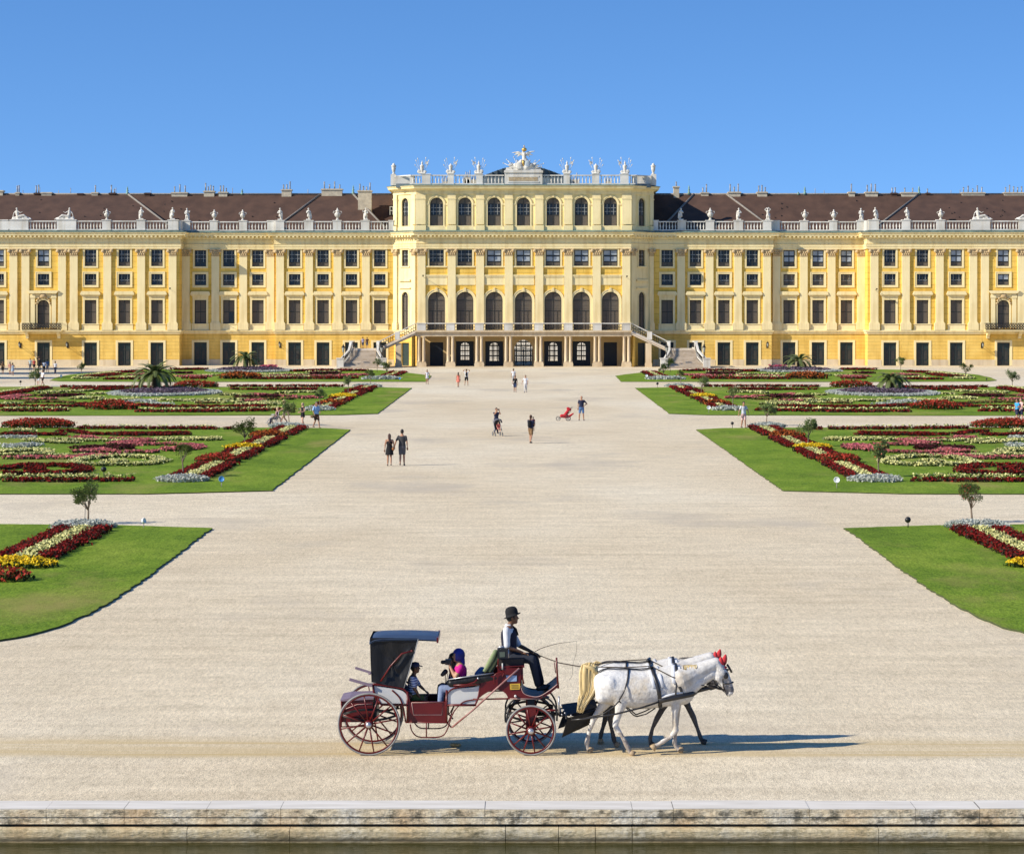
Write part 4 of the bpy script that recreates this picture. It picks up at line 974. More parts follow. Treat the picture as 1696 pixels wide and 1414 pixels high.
# ---------------------------------------------------------------- lawns, flower beds
def lawn_material():
    m = bpy.data.materials.new('lawn_grass'); m.use_nodes = True; nt = m.node_tree; b = nt.nodes['Principled BSDF']
    b.inputs['Roughness'].default_value = 0.95; b.inputs['Specular IOR Level'].default_value = 0.12
    tcn = nt.nodes.new('ShaderNodeTexCoord')
    def nz(sc, st=(1,1,1), det=5, ro=.6):
        mm = nt.nodes.new('ShaderNodeMapping'); mm.inputs['Scale'].default_value = st; n = nt.nodes.new('ShaderNodeTexNoise')
        n.inputs['Scale'].default_value = sc; n.inputs['Detail'].default_value = det; n.inputs['Roughness'].default_value = ro
        nt.links.new(tcn.outputs['Object'], mm.inputs['Vector']); nt.links.new(mm.outputs['Vector'], n.inputs['Vector']); return n.outputs['Fac']
    def rp(n, e):
        r = nt.nodes.new('ShaderNodeValToRGB'); r.color_ramp.elements[0].position = e[0][0]; r.color_ramp.elements[0].color = e[0][1] + (1,)
        r.color_ramp.elements[1].position = e[-1][0]; r.color_ramp.elements[1].color = e[-1][1] + (1,)
        for p, c in e[1:-1]: q = r.color_ramp.elements.new(p); q.color = c + (1,)
        nt.links.new(n, r.inputs['Fac']); return r.outputs['Color']
    def mx(a, b_, f, mode='MIX'):
        x = nt.nodes.new('ShaderNodeMix'); x.data_type = 'RGBA'; x.blend_type = mode
        if isinstance(f, float): x.inputs['Factor'].default_value = f
        else: nt.links.new(f, x.inputs['Factor'])
        nt.links.new(a, x.inputs['A'])
        if isinstance(b_, tuple): x.inputs['B'].default_value = b_ + (1,)
        else: nt.links.new(b_, x.inputs['B'])
        return x.outputs['Result']
    c = rp(nz(0.28, (1, .6, 1), 6), [(0.33, (0.115, 0.195, 0.016)), (0.5, (0.165, 0.265, 0.022)), (0.66, (0.22, 0.305, 0.034))])
    c = mx(c, rp(nz(16, (1, .25, 1), 4, .8), [(0.36, (.62, .66, .55)), (0.62, (1.28, 1.22, 1.3))]), 1.0, 'MULTIPLY')
    c = mx(c, rp(nz(4, (1, .25, 1), 4, .85), [(0.36, (.84, .86, .8)), (0.62, (1.12, 1.1, 1.1))]), 1.0, 'MULTIPLY')
    c = mx(c, rp(nz(1.1, (1, .4, 1), 5, .75), [(0.34, (.86, .88, .8)), (0.66, (1.12, 1.08, 1.1))]), 1.0, 'MULTIPLY')
    dry = rp(nz(0.16, (.8, .35, 1), 5, .65), [(0.54, (0,)*3), (0.70, (.8,)*3)])
    c = mx(c, (0.33, 0.27, 0.085), dry)
    nt.links.new(c, b.inputs['Base Color'])
    bn = nt.nodes.new('ShaderNodeBump'); bn.inputs['Strength'].default_value = 0.8; bn.inputs['Distance'].default_value = 0.04
    nt.links.new(nz(24, (1,1,1), 4, .8), bn.inputs['Height']); nt.links.new(bn.outputs['Normal'], b.inputs['Normal'])
    return m
LAWN = lawn_material(); SOIL = mat('dark_soil', (0.07, 0.05, 0.03), .95, None, 5); TURF = mat('cut_turf_edge', (0.06, 0.085, 0.02), .95, (0.045, 0.05, 0.018), 6)
LZ = 0.05
rl = random.Random(21)
def ragged(poly, step=.6, amp=.05):
    out = []
    for i, p in enumerate(poly):
        q = poly[(i+1) % len(poly)]; L = math.hypot(q[0]-p[0], q[1]-p[1]); n_ = max(1, int(L/step))
        for k in range(n_):
            t = k/n_; out.append((p[0]+(q[0]-p[0])*t + rl.uniform(-amp, amp), p[1]+(q[1]-p[1])*t + rl.uniform(-amp, amp)))
    return out
def mir(poly, s): return poly if s < 0 else [(-x, y) for x, y in reversed(poly)]
EDGE1 = [(-11.05, 88.2), (-11.1, 86.3), (-10.95, 76), (-10.9, 70), (-10.95, 65), (-11.05, 62.8), (-11.3, 60.2), (-11.9, 58.2), (-13.2, 56.2), (-16, 54.2), (-22, 52.5), (-60, 50), (-60, 90.2), (-20, 90.0), (-14.5, 89.4)]
lawns = {1: EDGE1,
 2: [(-10.9, 107.2), (-11.5, 164.6), (-13.5, 166.8), (-18, 167.4), (-60, 168), (-60, 105.0), (-16, 105.3)],
 3: [(-11.3, 191.5), (-11.7, 259.5), (-17, 263), (-57.5, 264), (-64, 262), (-95, 262), (-95, 187.5), (-30, 188), (-14, 189)],
 4: [(-11.2, 284.5), (-11.6, 312), (-13.2, 320), (-16.3, 332), (-20, 345), (-26, 350.5), (-48, 350.5), (-53, 347), (-57, 338), (-58.3, 318), (-57.2, 303), (-55.5, 290), (-53.5, 286), (-40, 283.5)]}
def in_lawn(k, x, y):
    P = lawns[k]; c = False; j = len(P)-1
    for i in range(len(P)):
        if (P[i][1] > y) != (P[j][1] > y) and x < (P[j][0]-P[i][0])*(y-P[i][1])/(P[j][1]-P[i][1]) + P[i][0]: c = not c
        j = i
    return c
for k, poly in lawns.items():
    for s in (-1, 1):
        P = ragged([(x + (.35 if (s > 0 and x < 30 and (k == 1 or (k == 2 and y < 120))) else 0), y) for x, y in mir(poly, s)], .35 if k < 3 else 1.2, .05)
        q = MB(); n_ = len(P)
        q.add([(x, y, LZ) for x, y in P], [tuple(range(n_)) if True else ()])
        q.mset(1); q.add([(x, y, LZ) for x, y in P] + [(x, y, -.02) for x, y in P], [(i, (i+1) % n_, n_+(i+1) % n_, n_+i) for i in range(n_)])
        me = q.data('lawn', [LAWN, TURF])
        bm = bmesh.new(); bm.from_mesh(me); bmesh.ops.recalc_face_normals(bm, faces=bm.faces); 
        f0 = max(bm.faces, key=lambda f: f.calc_area())
        if f0.normal.z < 0: f0.normal_flip()
        bm.to_mesh(me); bm.free()
        struct(link('lawn', me))

def fmat(name, c, c2=None, tr=.25): return mat(name, c, .75, c2 or tuple(v*.6 for v in c), 3.5, tr=tr, spec=.2)
LEAF = fmat('bedding_leaf', (0.055, 0.085, 0.02)); LEAFD = fmat('dark_bedding_leaf', (0.050, 0.035, 0.018))
FC = {'red': (fmat('red_petals', (0.34, 0.020, 0.014), (0.15, 0.009, 0.008)), LEAFD, .55), 'scarlet': (fmat('scarlet_petals', (0.60, 0.085, 0.04), (0.30, 0.02, 0.018)), LEAF, .6),
      'cream': (fmat('cream_petals', (0.86, 0.82, 0.38), (0.72, 0.68, 0.26)), LEAF, .62), 'yellow': (fmat('yellow_petals', (0.95, 0.72, 0.03), (0.8, 0.5, 0.02)), LEAF, .7),
      'pink': (fmat('pink_petals', (0.78, 0.26, 0.25), (0.52, 0.12, 0.13)), LEAF, .7), 'magenta': (fmat('rose_petals', (0.62, 0.12, 0.22), (0.4, 0.05, 0.12)), LEAF, .65),
      'maroon': (fmat('maroon_leaf', (0.13, 0.022, 0.028), (0.06, 0.012, 0.016)), LEAFD, .7), 'purple': (fmat('purple_petals', (0.25, 0.18, 0.235), (0.13, 0.09, 0.12)), LEAFD, .65),
      'silver': (fmat('silver_leaf', (0.62, 0.63, 0.55), (0.40, 0.42, 0.37)), fmat('grey_leaf', (0.25, 0.30, 0.28)), .9), 'orange': (fmat('orange_petals', (0.62, 0.17, 0.03), (0.36, 0.07, 0.02)), LEAFD, .55),
      'brown': (fmat('bronze_leaf', (0.30, 0.17, 0.06), (0.2, 0.12, 0.04)), LEAF, .6)}
nr = np.random.RandomState(5)
class Bed:
    """flower clumps: crossed little leaf and petal faces scattered over strips and mounds"""
    def __init__(s): s.P = []; s.H = []; s.S = []
    def pts(s, x, y, h, size): s.P.append(np.stack([x, y], 1)); s.H.append(h); s.S.append(np.full(len(x), size))
    def strip(s, pl, w, h, dens, size):
        w *= .8
        for (a, b_) in zip(pl[:-1], pl[1:]):
            a = np.array(a, float); b_ = np.array(b_, float); L = np.linalg.norm(b_-a)
            if L < .01: continue
            n_ = max(2, int(L*w*dens)); t = nr.rand(n_); u = nr.uniform(-1, 1, n_); d = (b_-a)/L; nn = np.array([-d[1], d[0]])
            p = a + np.outer(t, b_-a) + np.outer(u*w/2, nn) + nr.normal(0, .05, (n_, 2)) * (1 + w*.1)
            s.pts(p[:, 0], p[:, 1], h*.74*(1 - .45*u**4)*nr.uniform(.82, 1.12, n_), size)
    def mound(s, c, rx, ry, h, dens, size, hole=0.0):
        n_ = max(6, int(math.pi*rx*ry*dens)); r = np.sqrt(nr.uniform(hole*hole, 1, n_)); t = nr.uniform(0, 2*math.pi, n_)
        s.pts(c[0]+rx*r*np.cos(t), c[1]+ry*r*np.sin(t), h*(1-.5*r**3)*nr.uniform(.85, 1.12, n_), size)
    def mesh(s, name, colour):
        fm, lm, ff = FC[colour]; P = np.concatenate(s.P); H = np.concatenate(s.H); S = np.concatenate(s.S); N = len(P)
        K = 7   # faces per plant
        V = np.zeros((N, K, 4, 3)); mi = np.zeros((N, K), int)
        for k in range(K):
            top = k < 4
            az = nr.uniform(0, 2*math.pi, N); tilt = nr.uniform(.2, 1.1, N) if top else nr.uniform(.7, 1.35, N)
            sz = S * nr.uniform(.65, 1.25, N) * (1 if top else 1.25)
            cz = H * nr.uniform(.80, 1.05, N) if top else H * nr.uniform(.15, .75, N)
            cx_ = P[:, 0] + nr.normal(0, 1, N)*S*.55; cy_ = P[:, 1] + nr.normal(0, 1, N)*S*.55
            ax = np.stack([np.cos(az), np.sin(az), np.zeros(N)], 1); up = np.stack([-np.sin(az)*np.cos(tilt), np.cos(az)*np.cos(tilt), np.sin(tilt)], 1)
            c = np.stack([cx_, cy_, cz + LZ - .01], 1); h_ = sz[:, None]*.5
            V[:, k, 0] = c - up*h_; V[:, k, 1] = c + ax*h_*.75; V[:, k, 2] = c + up*h_; V[:, k, 3] = c - ax*h_*.75
            mi[:, k] = (0 if top else 1); 
            if top: mi[:, k] = (nr.rand(N) > ff*1.35).astype(int)
            else: mi[:, k] = (nr.rand(N) > .22).astype(int) if colour != 'silver' else (nr.rand(N) > .8).astype(int)
        V[..., 2] = np.maximum(V[..., 2], LZ*.5)
        me = bpy.data.meshes.new(name); nf = N*K; me.vertices.add(nf*4); me.vertices.foreach_set('co', V.reshape(-1).astype('f4'))
        me.loops.add(nf*4); me.loops.foreach_set('vertex_index', np.arange(nf*4)); me.polygons.add(nf)
        me.polygons.foreach_set('loop_start', np.arange(nf)*4); me.polygons.foreach_set('loop_total', np.full(nf, 4))
        me.materials.append(fm); me.materials.append(lm); me.polygons.foreach_set('material_index', mi.reshape(-1)); me.update(calc_edges=True); me.validate(); return me
    def n(s): return sum(len(p) for p in s.P)

RAW = {1: (62, 0.105), 2: (42, 0.125), 3: (15, 0.19), 4: (9, 0.24)}
def ga(zx, zy): return G(zx/4.711, 590+zy/4.711)
def gb(zx, zy): return G(300+zx/4.038, 590+zy/4.038)
def bandset(rows):
    """rows: (region, colour, [(zx, zy bottom)...], width m, height)"""
    out = []
    for reg, col, pl, w, h in rows:
        f = ga if reg == 'A' else gb
        P = [f(*p) for p in pl]; out.append((col, [(p.x, p.y + w/2) for p in P], w, h))
    return out
S2 = bandset([
 ('A','red',[(600,575),(1100,578),(1696,580)],.9,.28), ('B','red',[(280,498),(350,497)],.9,.28), ('A','cream',[(620,566),(1690,572)],.3,.36),
 ('A','red',[(0,622),(240,628),(500,628)],1.3,.27), ('A','red',[(430,600),(560,600),(650,614)],.9,.27), ('A','red',[(640,622),(900,626)],1.0,.26), ('A','red',[(880,630),(1100,632),(1440,624)],2.8,.30),
 ('A','silver',[(0,646),(260,650)],1.2,.25), ('A','cream',[(200,668),(480,692),(600,688)],1.1,.25), ('A','cream',[(380,664),(800,676),(1150,674)],.7,.25), ('A','cream',[(1165,668),(1690,664)],1.9,.27), ('B','cream',[(0,568),(120,574),(235,568)],1.5,.27),
 ('A','pink',[(540,656),(690,658)],1.9,.3), ('A','pink',[(700,662),(1150,664)],.7,.26), ('A','pink',[(860,706),(1000,690),(1150,676)],1.2,.28), ('A','pink',[(980,708),(1350,704)],1.0,.26), ('A','magenta',[(1455,726),(1530,720)],1.6,.3), ('B','pink',[(0,612),(95,618)],1.4,.28),
 ('A','silver',[(0,722),(130,722),(240,708)],1.5,.28), ('A','maroon',[(560,736),(700,730),(860,728)],1.3,.27), ('A','maroon',[(860,740),(1010,738)],2.3,.36),
 ('A','pink',[(600,772),(720,758),(800,752)],1.5,.3), ('A','pink',[(740,760),(900,770),(1250,764)],1.0,.26), ('A','pink',[(1235,752),(1400,750),(1480,728)],2.0,.3),
 ('A','cream',[(0,768),(180,752),(370,760)],1.3,.3), ('A','cream',[(0,792),(300,784),(380,766)],.8,.26), ('A','cream',[(380,790),(640,794)],.8,.26), ('A','pink',[(0,816),(320,812),(620,814)],.9,.28), ('A','pink',[(610,816),(780,800)],2.3,.3), 
 ('A','cream',[(555,855),(620,826),(760,806),(1000,798),(1200,815),(1268,835),(1180,858),(1000,868),(750,866),(600,862),(555,855)],.75,.28), ('A','cream',[(790,850),(940,852)],2.2,.3),
 ('A','red',[(0,900),(180,878),(340,872),(520,876),(650,902),(600,926),(450,936),(200,942),(0,940)],1.0,.30), ('A','red',[(170,918),(330,914)],2.2,.36),
 ('A','red',[(0,990),(500,994),(1035,988)],.9,.26), ('A','cream',[(0,968),(520,972),(1030,968)],.55,.36), ('A','cream',[(80,612),(235,606)],1.6,.4)])
S3 = bandset([
 ('A','red',[(460,248),(900,250),(1350,252)],1.4,.34), ('A','red',[(530,272),(935,272)],2.8,.36), ('A','red',[(935,272),(1250,270)],1.2,.3), ('A','cream',[(290,294),(480,288),(700,280)],1.5,.3),
 ('A','pink',[(20,342),(90,326),(190,316)],1.9,.3), ('A','pink',[(20,344),(200,350),(430,346)],1.4,.3), ('A','brown',[(190,318),(640,312)],1.0,.28), ('A','maroon',[(350,326),(470,322),(640,320)],2.4,.4), ('A','cream',[(700,304),(800,304)],2.2,.3),
 ('A','cream',[(580,344),(660,334),(760,340)],2.0,.3), ('A','cream',[(760,352),(900,358),(1050,344)],1.3,.28), ('A','silver',[(1040,368),(1140,362)],2.6,.3), ('A','silver',[(780,382),(900,376),(1040,372)],.9,.26), ('A','silver',[(1140,378),(1340,386)],.9,.26),
 ('A','brown',[(170,372),(400,368),(580,374)],1.2,.26), ('A','cream',[(0,380),(170,380)],1.2,.26), ('A','red',[(0,404),(560,404),(680,396)],1.4,.3), ('A','red',[(620,384),(800,394),(1100,396),(1360,410)],1.8,.3), ('A','red',[(1360,406),(1696,408)],1.2,.28), ('B','red',[(0,348),(160,346)],1.2,.28), ('A','cream',[(870,414),(955,408)],2.4,.34),
 ('A','red',[(0,438),(260,440),(520,436)],1.2,.28), ('A','cream',[(20,424),(510,422)],.8,.34), ('A','red',[(1050,442),(1400,444),(1696,444)],1.2,.26), ('A','cream',[(1070,428),(1690,430)],.8,.34), ('A','cream',[(1215,348),(1400,360),(1696,352)],1.6,.28), ('A','brown',[(1510,376),(1696,376)],1.0,.26),
 ('B','red',[(310,210),(700,208),(1080,209)],1.4,.34), ('B','red',[(575,232),(900,232)],2.8,.36), ('B','red',[(320,228),(575,230)],1.2,.28), ('B','cream',[(660,256),(780,248),(900,250)],1.6,.3), ('B','cream',[(250,266),(470,266)],1.2,.28), ('B','maroon',[(350,280),(510,280)],1.4,.28), ('B','maroon',[(510,284),(635,284)],3.0,.45),
 ('B','pink',[(470,262),(640,276),(760,276)],1.2,.28), ('B','pink',[(755,292),(885,288)],3.0,.34), ('B','brown',[(330,294),(560,298),(755,296)],1.0,.28), ('B','cream',[(0,304),(250,306),(420,300)],1.4,.28), ('B','pink',[(420,312),(520,306)],1.9,.28), ('B','cream',[(80,320),(400,318)],1.3,.28), ('B','cream',[(410,336),(520,326),(650,334)],2.3,.3), ('B','cream',[(520,316),(640,318)],1.2,.28),
 ('B','red',[(0,344),(170,346)],1.2,.28), ('B','red',[(165,356),(360,356),(560,352)],3.0,.36), ('B','red',[(0,378),(340,378),(740,370)],1.3,.3), ('B','cream',[(250,366),(730,360)],.8,.34)])
S4 = bandset([
 ('B','red',[(0,96),(170,94)],1.6,.4), ('B','red',[(735,108),(940,102),(1230,104)],2.2,.42), ('B','magenta',[(525,86),(625,86)],3.5,.7), ('B','pink',[(0,142),(150,146)],3.0,.34), ('B','red',[(0,156),(155,156)],1.6,.3), ('B','cream',[(100,136),(300,134)],1.6,.3), ('B','cream',[(460,134),(650,128),(850,128)],2.2,.3),
 ('B','maroon',[(840,126),(1050,124)],3.0,.5), ('B','cream',[(840,114),(1060,112)],1.6,.3), ('B','pink',[(560,144),(900,140),(1160,142)],1.7,.34), ('B','red',[(505,158),(800,157),(1180,156)],1.8,.36), ('B','cream',[(510,150),(860,150)],1.2,.42), ('B','pink',[(1060,136),(1230,134)],3.4,.36),
 ('A','red',[(690,168),(800,158),(880,148)],2.4,.34), ('A','cream',[(640,166),(760,150),(880,136)],2.4,.32), ('A','red',[(880,136),(1080,126)],2.2,.36), ('A','cream',[(575,184),(700,180)],2.6,.34), ('A','red',[(810,188),(1110,186)],1.8,.34), ('A','cream',[(915,178),(1120,180)],1.8,.4), ('A','pink',[(1040,158),(1140,152)],3.0,.36), ('A','red',[(1320,112),(1600,110)],1.8,.4), ('A','maroon',[(1340,142),(1480,140)],2.6,.4)])
S1 = []
colname = {'red': 'dark red', 'cream': 'cream yellow', 'pink': 'salmon pink', 'silver': 'silver grey', 'maroon': 'maroon', 'magenta': 'rose', 'brown': 'bronze'}
rowname = {1: 'front', 2: 'second', 3: 'third', 4: 'back'}
sidename = {-1: 'left', 1: 'right'}
for row, bands in ((2, S2), (3, S3), (4, S4)):
    dens, size = RAW[row]
    for s in (-1, 1):
        by = {}
        for col, pl, w, h in bands:
            pl = [(x*(-s), y) for x, y in pl]
            by.setdefault(col, Bed()).strip(pl, w, h, dens, size)
        for col, bed in by.items():
            o = link('flowers', bed.mesh('flowers', col)); o['kind'] = 'stuff'
            tag(o, '%s bedding in thin scrolls on the %s %s lawn' % (colname[col], rowname[row], sidename[s]), 'flowers')
def bedthing(name, label, cat, group, parts, org):
    """parts: list of (part name, colour, Bed)"""
    if len(parts) == 1:
        me = parts[0][2].mesh(name, parts[0][1]); me.transform(Matrix.Translation((-org[0], -org[1], 0)))
        return tag(link(name, me, None, (org[0], org[1], 0)), label, cat, group)
    t = thing(name, label, cat, (org[0], org[1], 0), 0, group)
    for pn_, col, bed in parts:
        me = bed.mesh(pn_, col); me.transform(Matrix.Translation((-org[0], -org[1], 0))); link(pn_, me, t)
    return t
# ribbon borders along the central walk: red edges, cream middle
segs = {1: (15.45, [(76.3, 87.2)]), 2: (15.5, [(114.8, 125.8), (129.6, 139.2), (141.6, 152.0), (155.6, 166.4)]), 3: (16.4, [(200, 209.5), (213, 226), (231, 243), (247, 262)]), 4: (16.7, [(297, 309), (311, 331)])}
segname = {1: [''], 2: ['first', 'second', 'third', 'fourth'], 3: ['first', 'second', 'third', 'fourth'], 4: ['first', 'second']}
for row, (xr, ss) in segs.items():
    dens, size = RAW[row]
    for s in (-1, 1):
        for (a, b_), nm in zip(ss, segname[row]):
            e1, e2, m_ = Bed(), Bed(), Bed(); x = s*xr + (.55 if s > 0 and row <= 2 else 0)
            e1.strip([(x-.66, a), (x-.66, b_)], .68, .30, dens*1.1, size); e2.strip([(x+.66, a), (x+.66, b_)], .68, .30, dens*1.1, size); m_.strip([(x, a), (x, b_)], .86, .26, dens*1.2, size)
            lab = 'ribbon of red and cream flowers on the front %s lawn' % sidename[s]
            if nm: lab = '%s nearest of the red and cream flower ribbons on the %s %s lawn' % (nm, rowname[row], sidename[s])
            bedthing('flower_ribbon', lab, 'flower bed', 'flower ribbons beside the central walk', [('red_border', 'red', e1), ('red_border', 'red', e2), ('cream_middle', 'cream', m_)], (x, a))
mounds = []  # (row, side, colour, x, y, rx, ry, h, label)
for s in (-1, 1):
    sn = sidename[s]
    for (row, col, x, y, rx, ry, h, words) in [
        (1, 'yellow', 15.3, 74.6, 1.25, .9, .30, 'bright yellow flower mound crossing the ribbon bed on the front %s lawn'),
        (1, 'scarlet', 15.3, 70.8, 1.2, .8, .38, 'red flower mound at the frame edge of the front %s lawn'),
        (1, 'silver', 15.7, 88.3, 1.15, .95, .28, 'round silver leaf bed at the head of the front %s lawn'),
        (1, 'red', 20.0, 86.2, 1.2, 1.2, .32, 'small red bed beyond the silver circle on the front %s lawn'),
        (2, 'silver', 15.6, 113.3, 1.2, 1.1, .30, 'round silver leaf bed at the near end of the second %s lawn'),
        (2, 'scarlet', 15.76, 127.8, 1.1, 1.3, .46, 'broad scarlet mound crossing the ribbon on the second %s lawn'),
        (2, 'yellow', 15.9, 140.4, 1.1, 1.1, .34, 'bright yellow mound crossing the ribbon on the second %s lawn'),
        (2, 'orange', 15.85, 153.8, 1.15, 1.5, .44, 'orange brown mound crossing the ribbon on the second %s lawn'),
        (2, 'silver', 16.0, 167.6, 1.25, 1.3, .34, 'oval silver leaf bed at the far end of the second %s lawn'),
        (2, 'scarlet', 32.8, 167.5, 2.5, 1.6, .62, 'tall scarlet mound at the far corner of the second %s lawn'),
        (3, 'silver', 16.4, 198.2, 1.25, 1.6, .36, 'round silver leaf bed at the near end of the third %s lawn'),
        (3, 'orange', 16.4, 211.2, 1.2, 1.5, .40, 'orange brown mound crossing the ribbon on the third %s lawn'),
        (3, 'yellow', 16.6, 228.5, 1.25, 1.9, .40, 'bright yellow mound crossing the ribbon on the third %s lawn'),
        (3, 'red', 16.4, 245.2, 1.3, 1.8, .42, 'dark red mound crossing the ribbon on the third %s lawn'),
        (3, 'silver', 16.6, 264.2, 1.5, 1.5, .34, 'oval silver leaf bed at the far end of the third %s lawn'),
        (3, 'scarlet', 33.4, 200.5, 1.05*2, 2.0, .72, 'tall scarlet mound in the near middle of the third %s lawn'),
        (3, 'scarlet', 34.6, 261.5, 2.3, 1.6, .75, 'tall scarlet mound in the far middle of the third %s lawn'),
        (4, 'orange', 34.0, 297.0, 2.6, 2.2, .85, 'tall rusty red mound in the near middle of the back %s lawn'),
        (4, 'silver', 16.9, 294.5, 2.3, 2.0, .40, 'silver leaf bed by the walk corner of the back %s lawn')]:
        x += .5 if (s > 0 and row <= 2 and x < 19) else 0
        dens, size = RAW[row]; b_ = Bed(); b_.mound((s*x, y), rx, ry, h, dens*1.2, size)
        cat = 'flower bed'
        bedthing('silver_bed' if col == 'silver' else 'flower_mound', words % sn, cat, 'round beds and mounds of the parterre', [('x', col, b_)], (s*x, y))
    # oval centrepieces with a palm
    for (row, x, y, rx, ry) in ((2, 35.3, 137.5, 5.6, 8.5), (3, 35.0, 241.5, 5.3, 9.5), (4, 37.3, 338, 5.9, 8.0)):
        if row == 2: continue
        dens, size = RAW[row]; r_, m_, rd = Bed(), Bed(), Bed()
        r_.mound((s*x, y), rx, ry, .32, dens*.9, size, hole=.8); m_.mound((s*x, y), rx*.78, ry*.72, .55 if row == 3 else .6, dens*.9, size)
        bedthing('oval_bed', 'large oval purple bed with a silver rim around the palm on the %s %s lawn' % (rowname[row], sn), 'flower bed', 'oval palm beds of the parterre', [('silver_rim', 'silver', r_), ('purple_centre', 'purple', m_)], (s*x, y))
    r_, m_ = Bed(), Bed(); dens, size = RAW[2]
    r_.mound((s*36.4, 143.2), 5.6, 6.2, .3, dens, size, hole=.78); m_.mound((s*36.4, 143.2), 4.4, 4.9, .42, dens*.8, size*1.1)
    bedthing('oval_bed', 'purple bed with a silver rim on the second %s lawn at the frame edge' % sn, 'flower bed', 'oval palm beds of the parterre', [('silver_rim', 'silver', r_), ('purple_centre', 'purple', m_)], (s*36.4, 143.2))
    # outer ribbon at the far edge of the third lawn
    e1, m_ = Bed(), Bed(); dens, size = RAW[3]
    e1.strip([(s*49.3, 233), (s*49.6, 257)], 1.6, .36, dens, size); m_.strip([(s*50.6, 236), (s*50.8, 262)], 1.5, .3, dens, size)
    bedthing('flower_ribbon', 'red and cream ribbon at the outer end of the third %s lawn' % sn, 'flower bed', 'flower ribbons beside the outer walk', [('red_border', 'red', e1), ('cream_middle', 'cream', m_)], (s*50, 233))

# ---------------------------------------------------------------- small standard trees, palms, spotlights
BARK = mat('pale_bark', (0.26, 0.20, 0.14), .9, (0.15, 0.11, 0.08), 8); LG = mat('shrub_leaf', (0.12, 0.17, 0.04), .55, (0.06, 0.095, 0.02), 5, tr=.25)
LG2 = mat('light_shrub_leaf', (0.20, 0.24, 0.07), .6, (0.08, 0.11, 0.025), 5, tr=.25); ORF = mat('orange_blossom', (0.55, 0.10, 0.05), .6, None, 5); STAKE = mat('grey_stake', (0.33, 0.30, 0.26), .8, None, 6)
def small_tree(base, height, crown, label, two=False, flowers=False, seed=0, group='small standard trees of the parterre', leaf=.095, tint=0):
    rn = random.Random(seed*7+3); t = thing('standard_tree', label, 'tree', base, rn.uniform(0, 6), group)
    tk = MB(); lean = rn.uniform(-.06, .06); ch = crown*.82; z0 = height - ch
    tk.tube([(0,0,-.02), (lean*.5, .02, z0*.5), (lean, 0, z0), (lean*1.2, 0, z0+ch*.35)], [.045, .035, .03, .02], 7)
    cl = []
    ox_, oy_ = rn.uniform(-.07, .07)*crown, rn.uniform(-.07, .07)*crown
    for i in range(rn.choice((6, 8, 10))):
        a = rn.uniform(0, 6.28); r = rn.uniform(.15, .46)*crown; z = z0 + rn.uniform(.3, .95)*ch
        p = Vector((lean + ox_ + r*math.cos(a), oy_ + r*math.sin(a), z)); cl.append((p, rn.uniform(.12, .25)*crown))
        tk.tube([(lean, 0, z0 - .05), (lean + .4*r*math.cos(a), .4*r*math.sin(a), z0 + .35*(z-z0)), tuple(p)], [.02, .014, .006], 5)
    tk.build('trunk', BARK, t)
    if two:
        s_ = MB(); s_.tube([(.13, .02, 0), (.10, 0, z0+ch*.2)], .016, 5); s_.build('stake', STAKE, t)
    n_ = 1300; V = []; F = []; Mi = []
    cl.append((Vector((lean, 0, z0+ch*.55)), crown*.30))
    for i in range(n_):
        c_, r = rn.choice(cl); d = Vector((rn.gauss(0,1), rn.gauss(0,1), rn.gauss(0,.8))).normalized() * r * rn.uniform(.45, 1.15); p = c_ + d
        a = Vector((rn.gauss(0,1), rn.gauss(0,1), rn.gauss(0,.7))).normalized(); b_ = a.orthogonal().normalized(); L = leaf*.95*rn.uniform(.6, 1.25)*crown/1.1
        o_ = len(V); V += [p - a*L*.5, p + b_*L*.32, p + a*L*.5, p - b_*L*.32]; F.append((o_, o_+1, o_+2, o_+3))
        Mi.append(2 if (flowers and rn.random() < .06) else (1 if rn.random() < .3 + tint else 0))
    me = bpy.data.meshes.new('crown'); me.from_pydata([tuple(v) for v in V], [], F)
    for m_ in (LG, LG2, ORF): me.materials.append(m_)
    me.polygons.foreach_set('material_index', Mi); me.update(); link('crown', me, t); return t
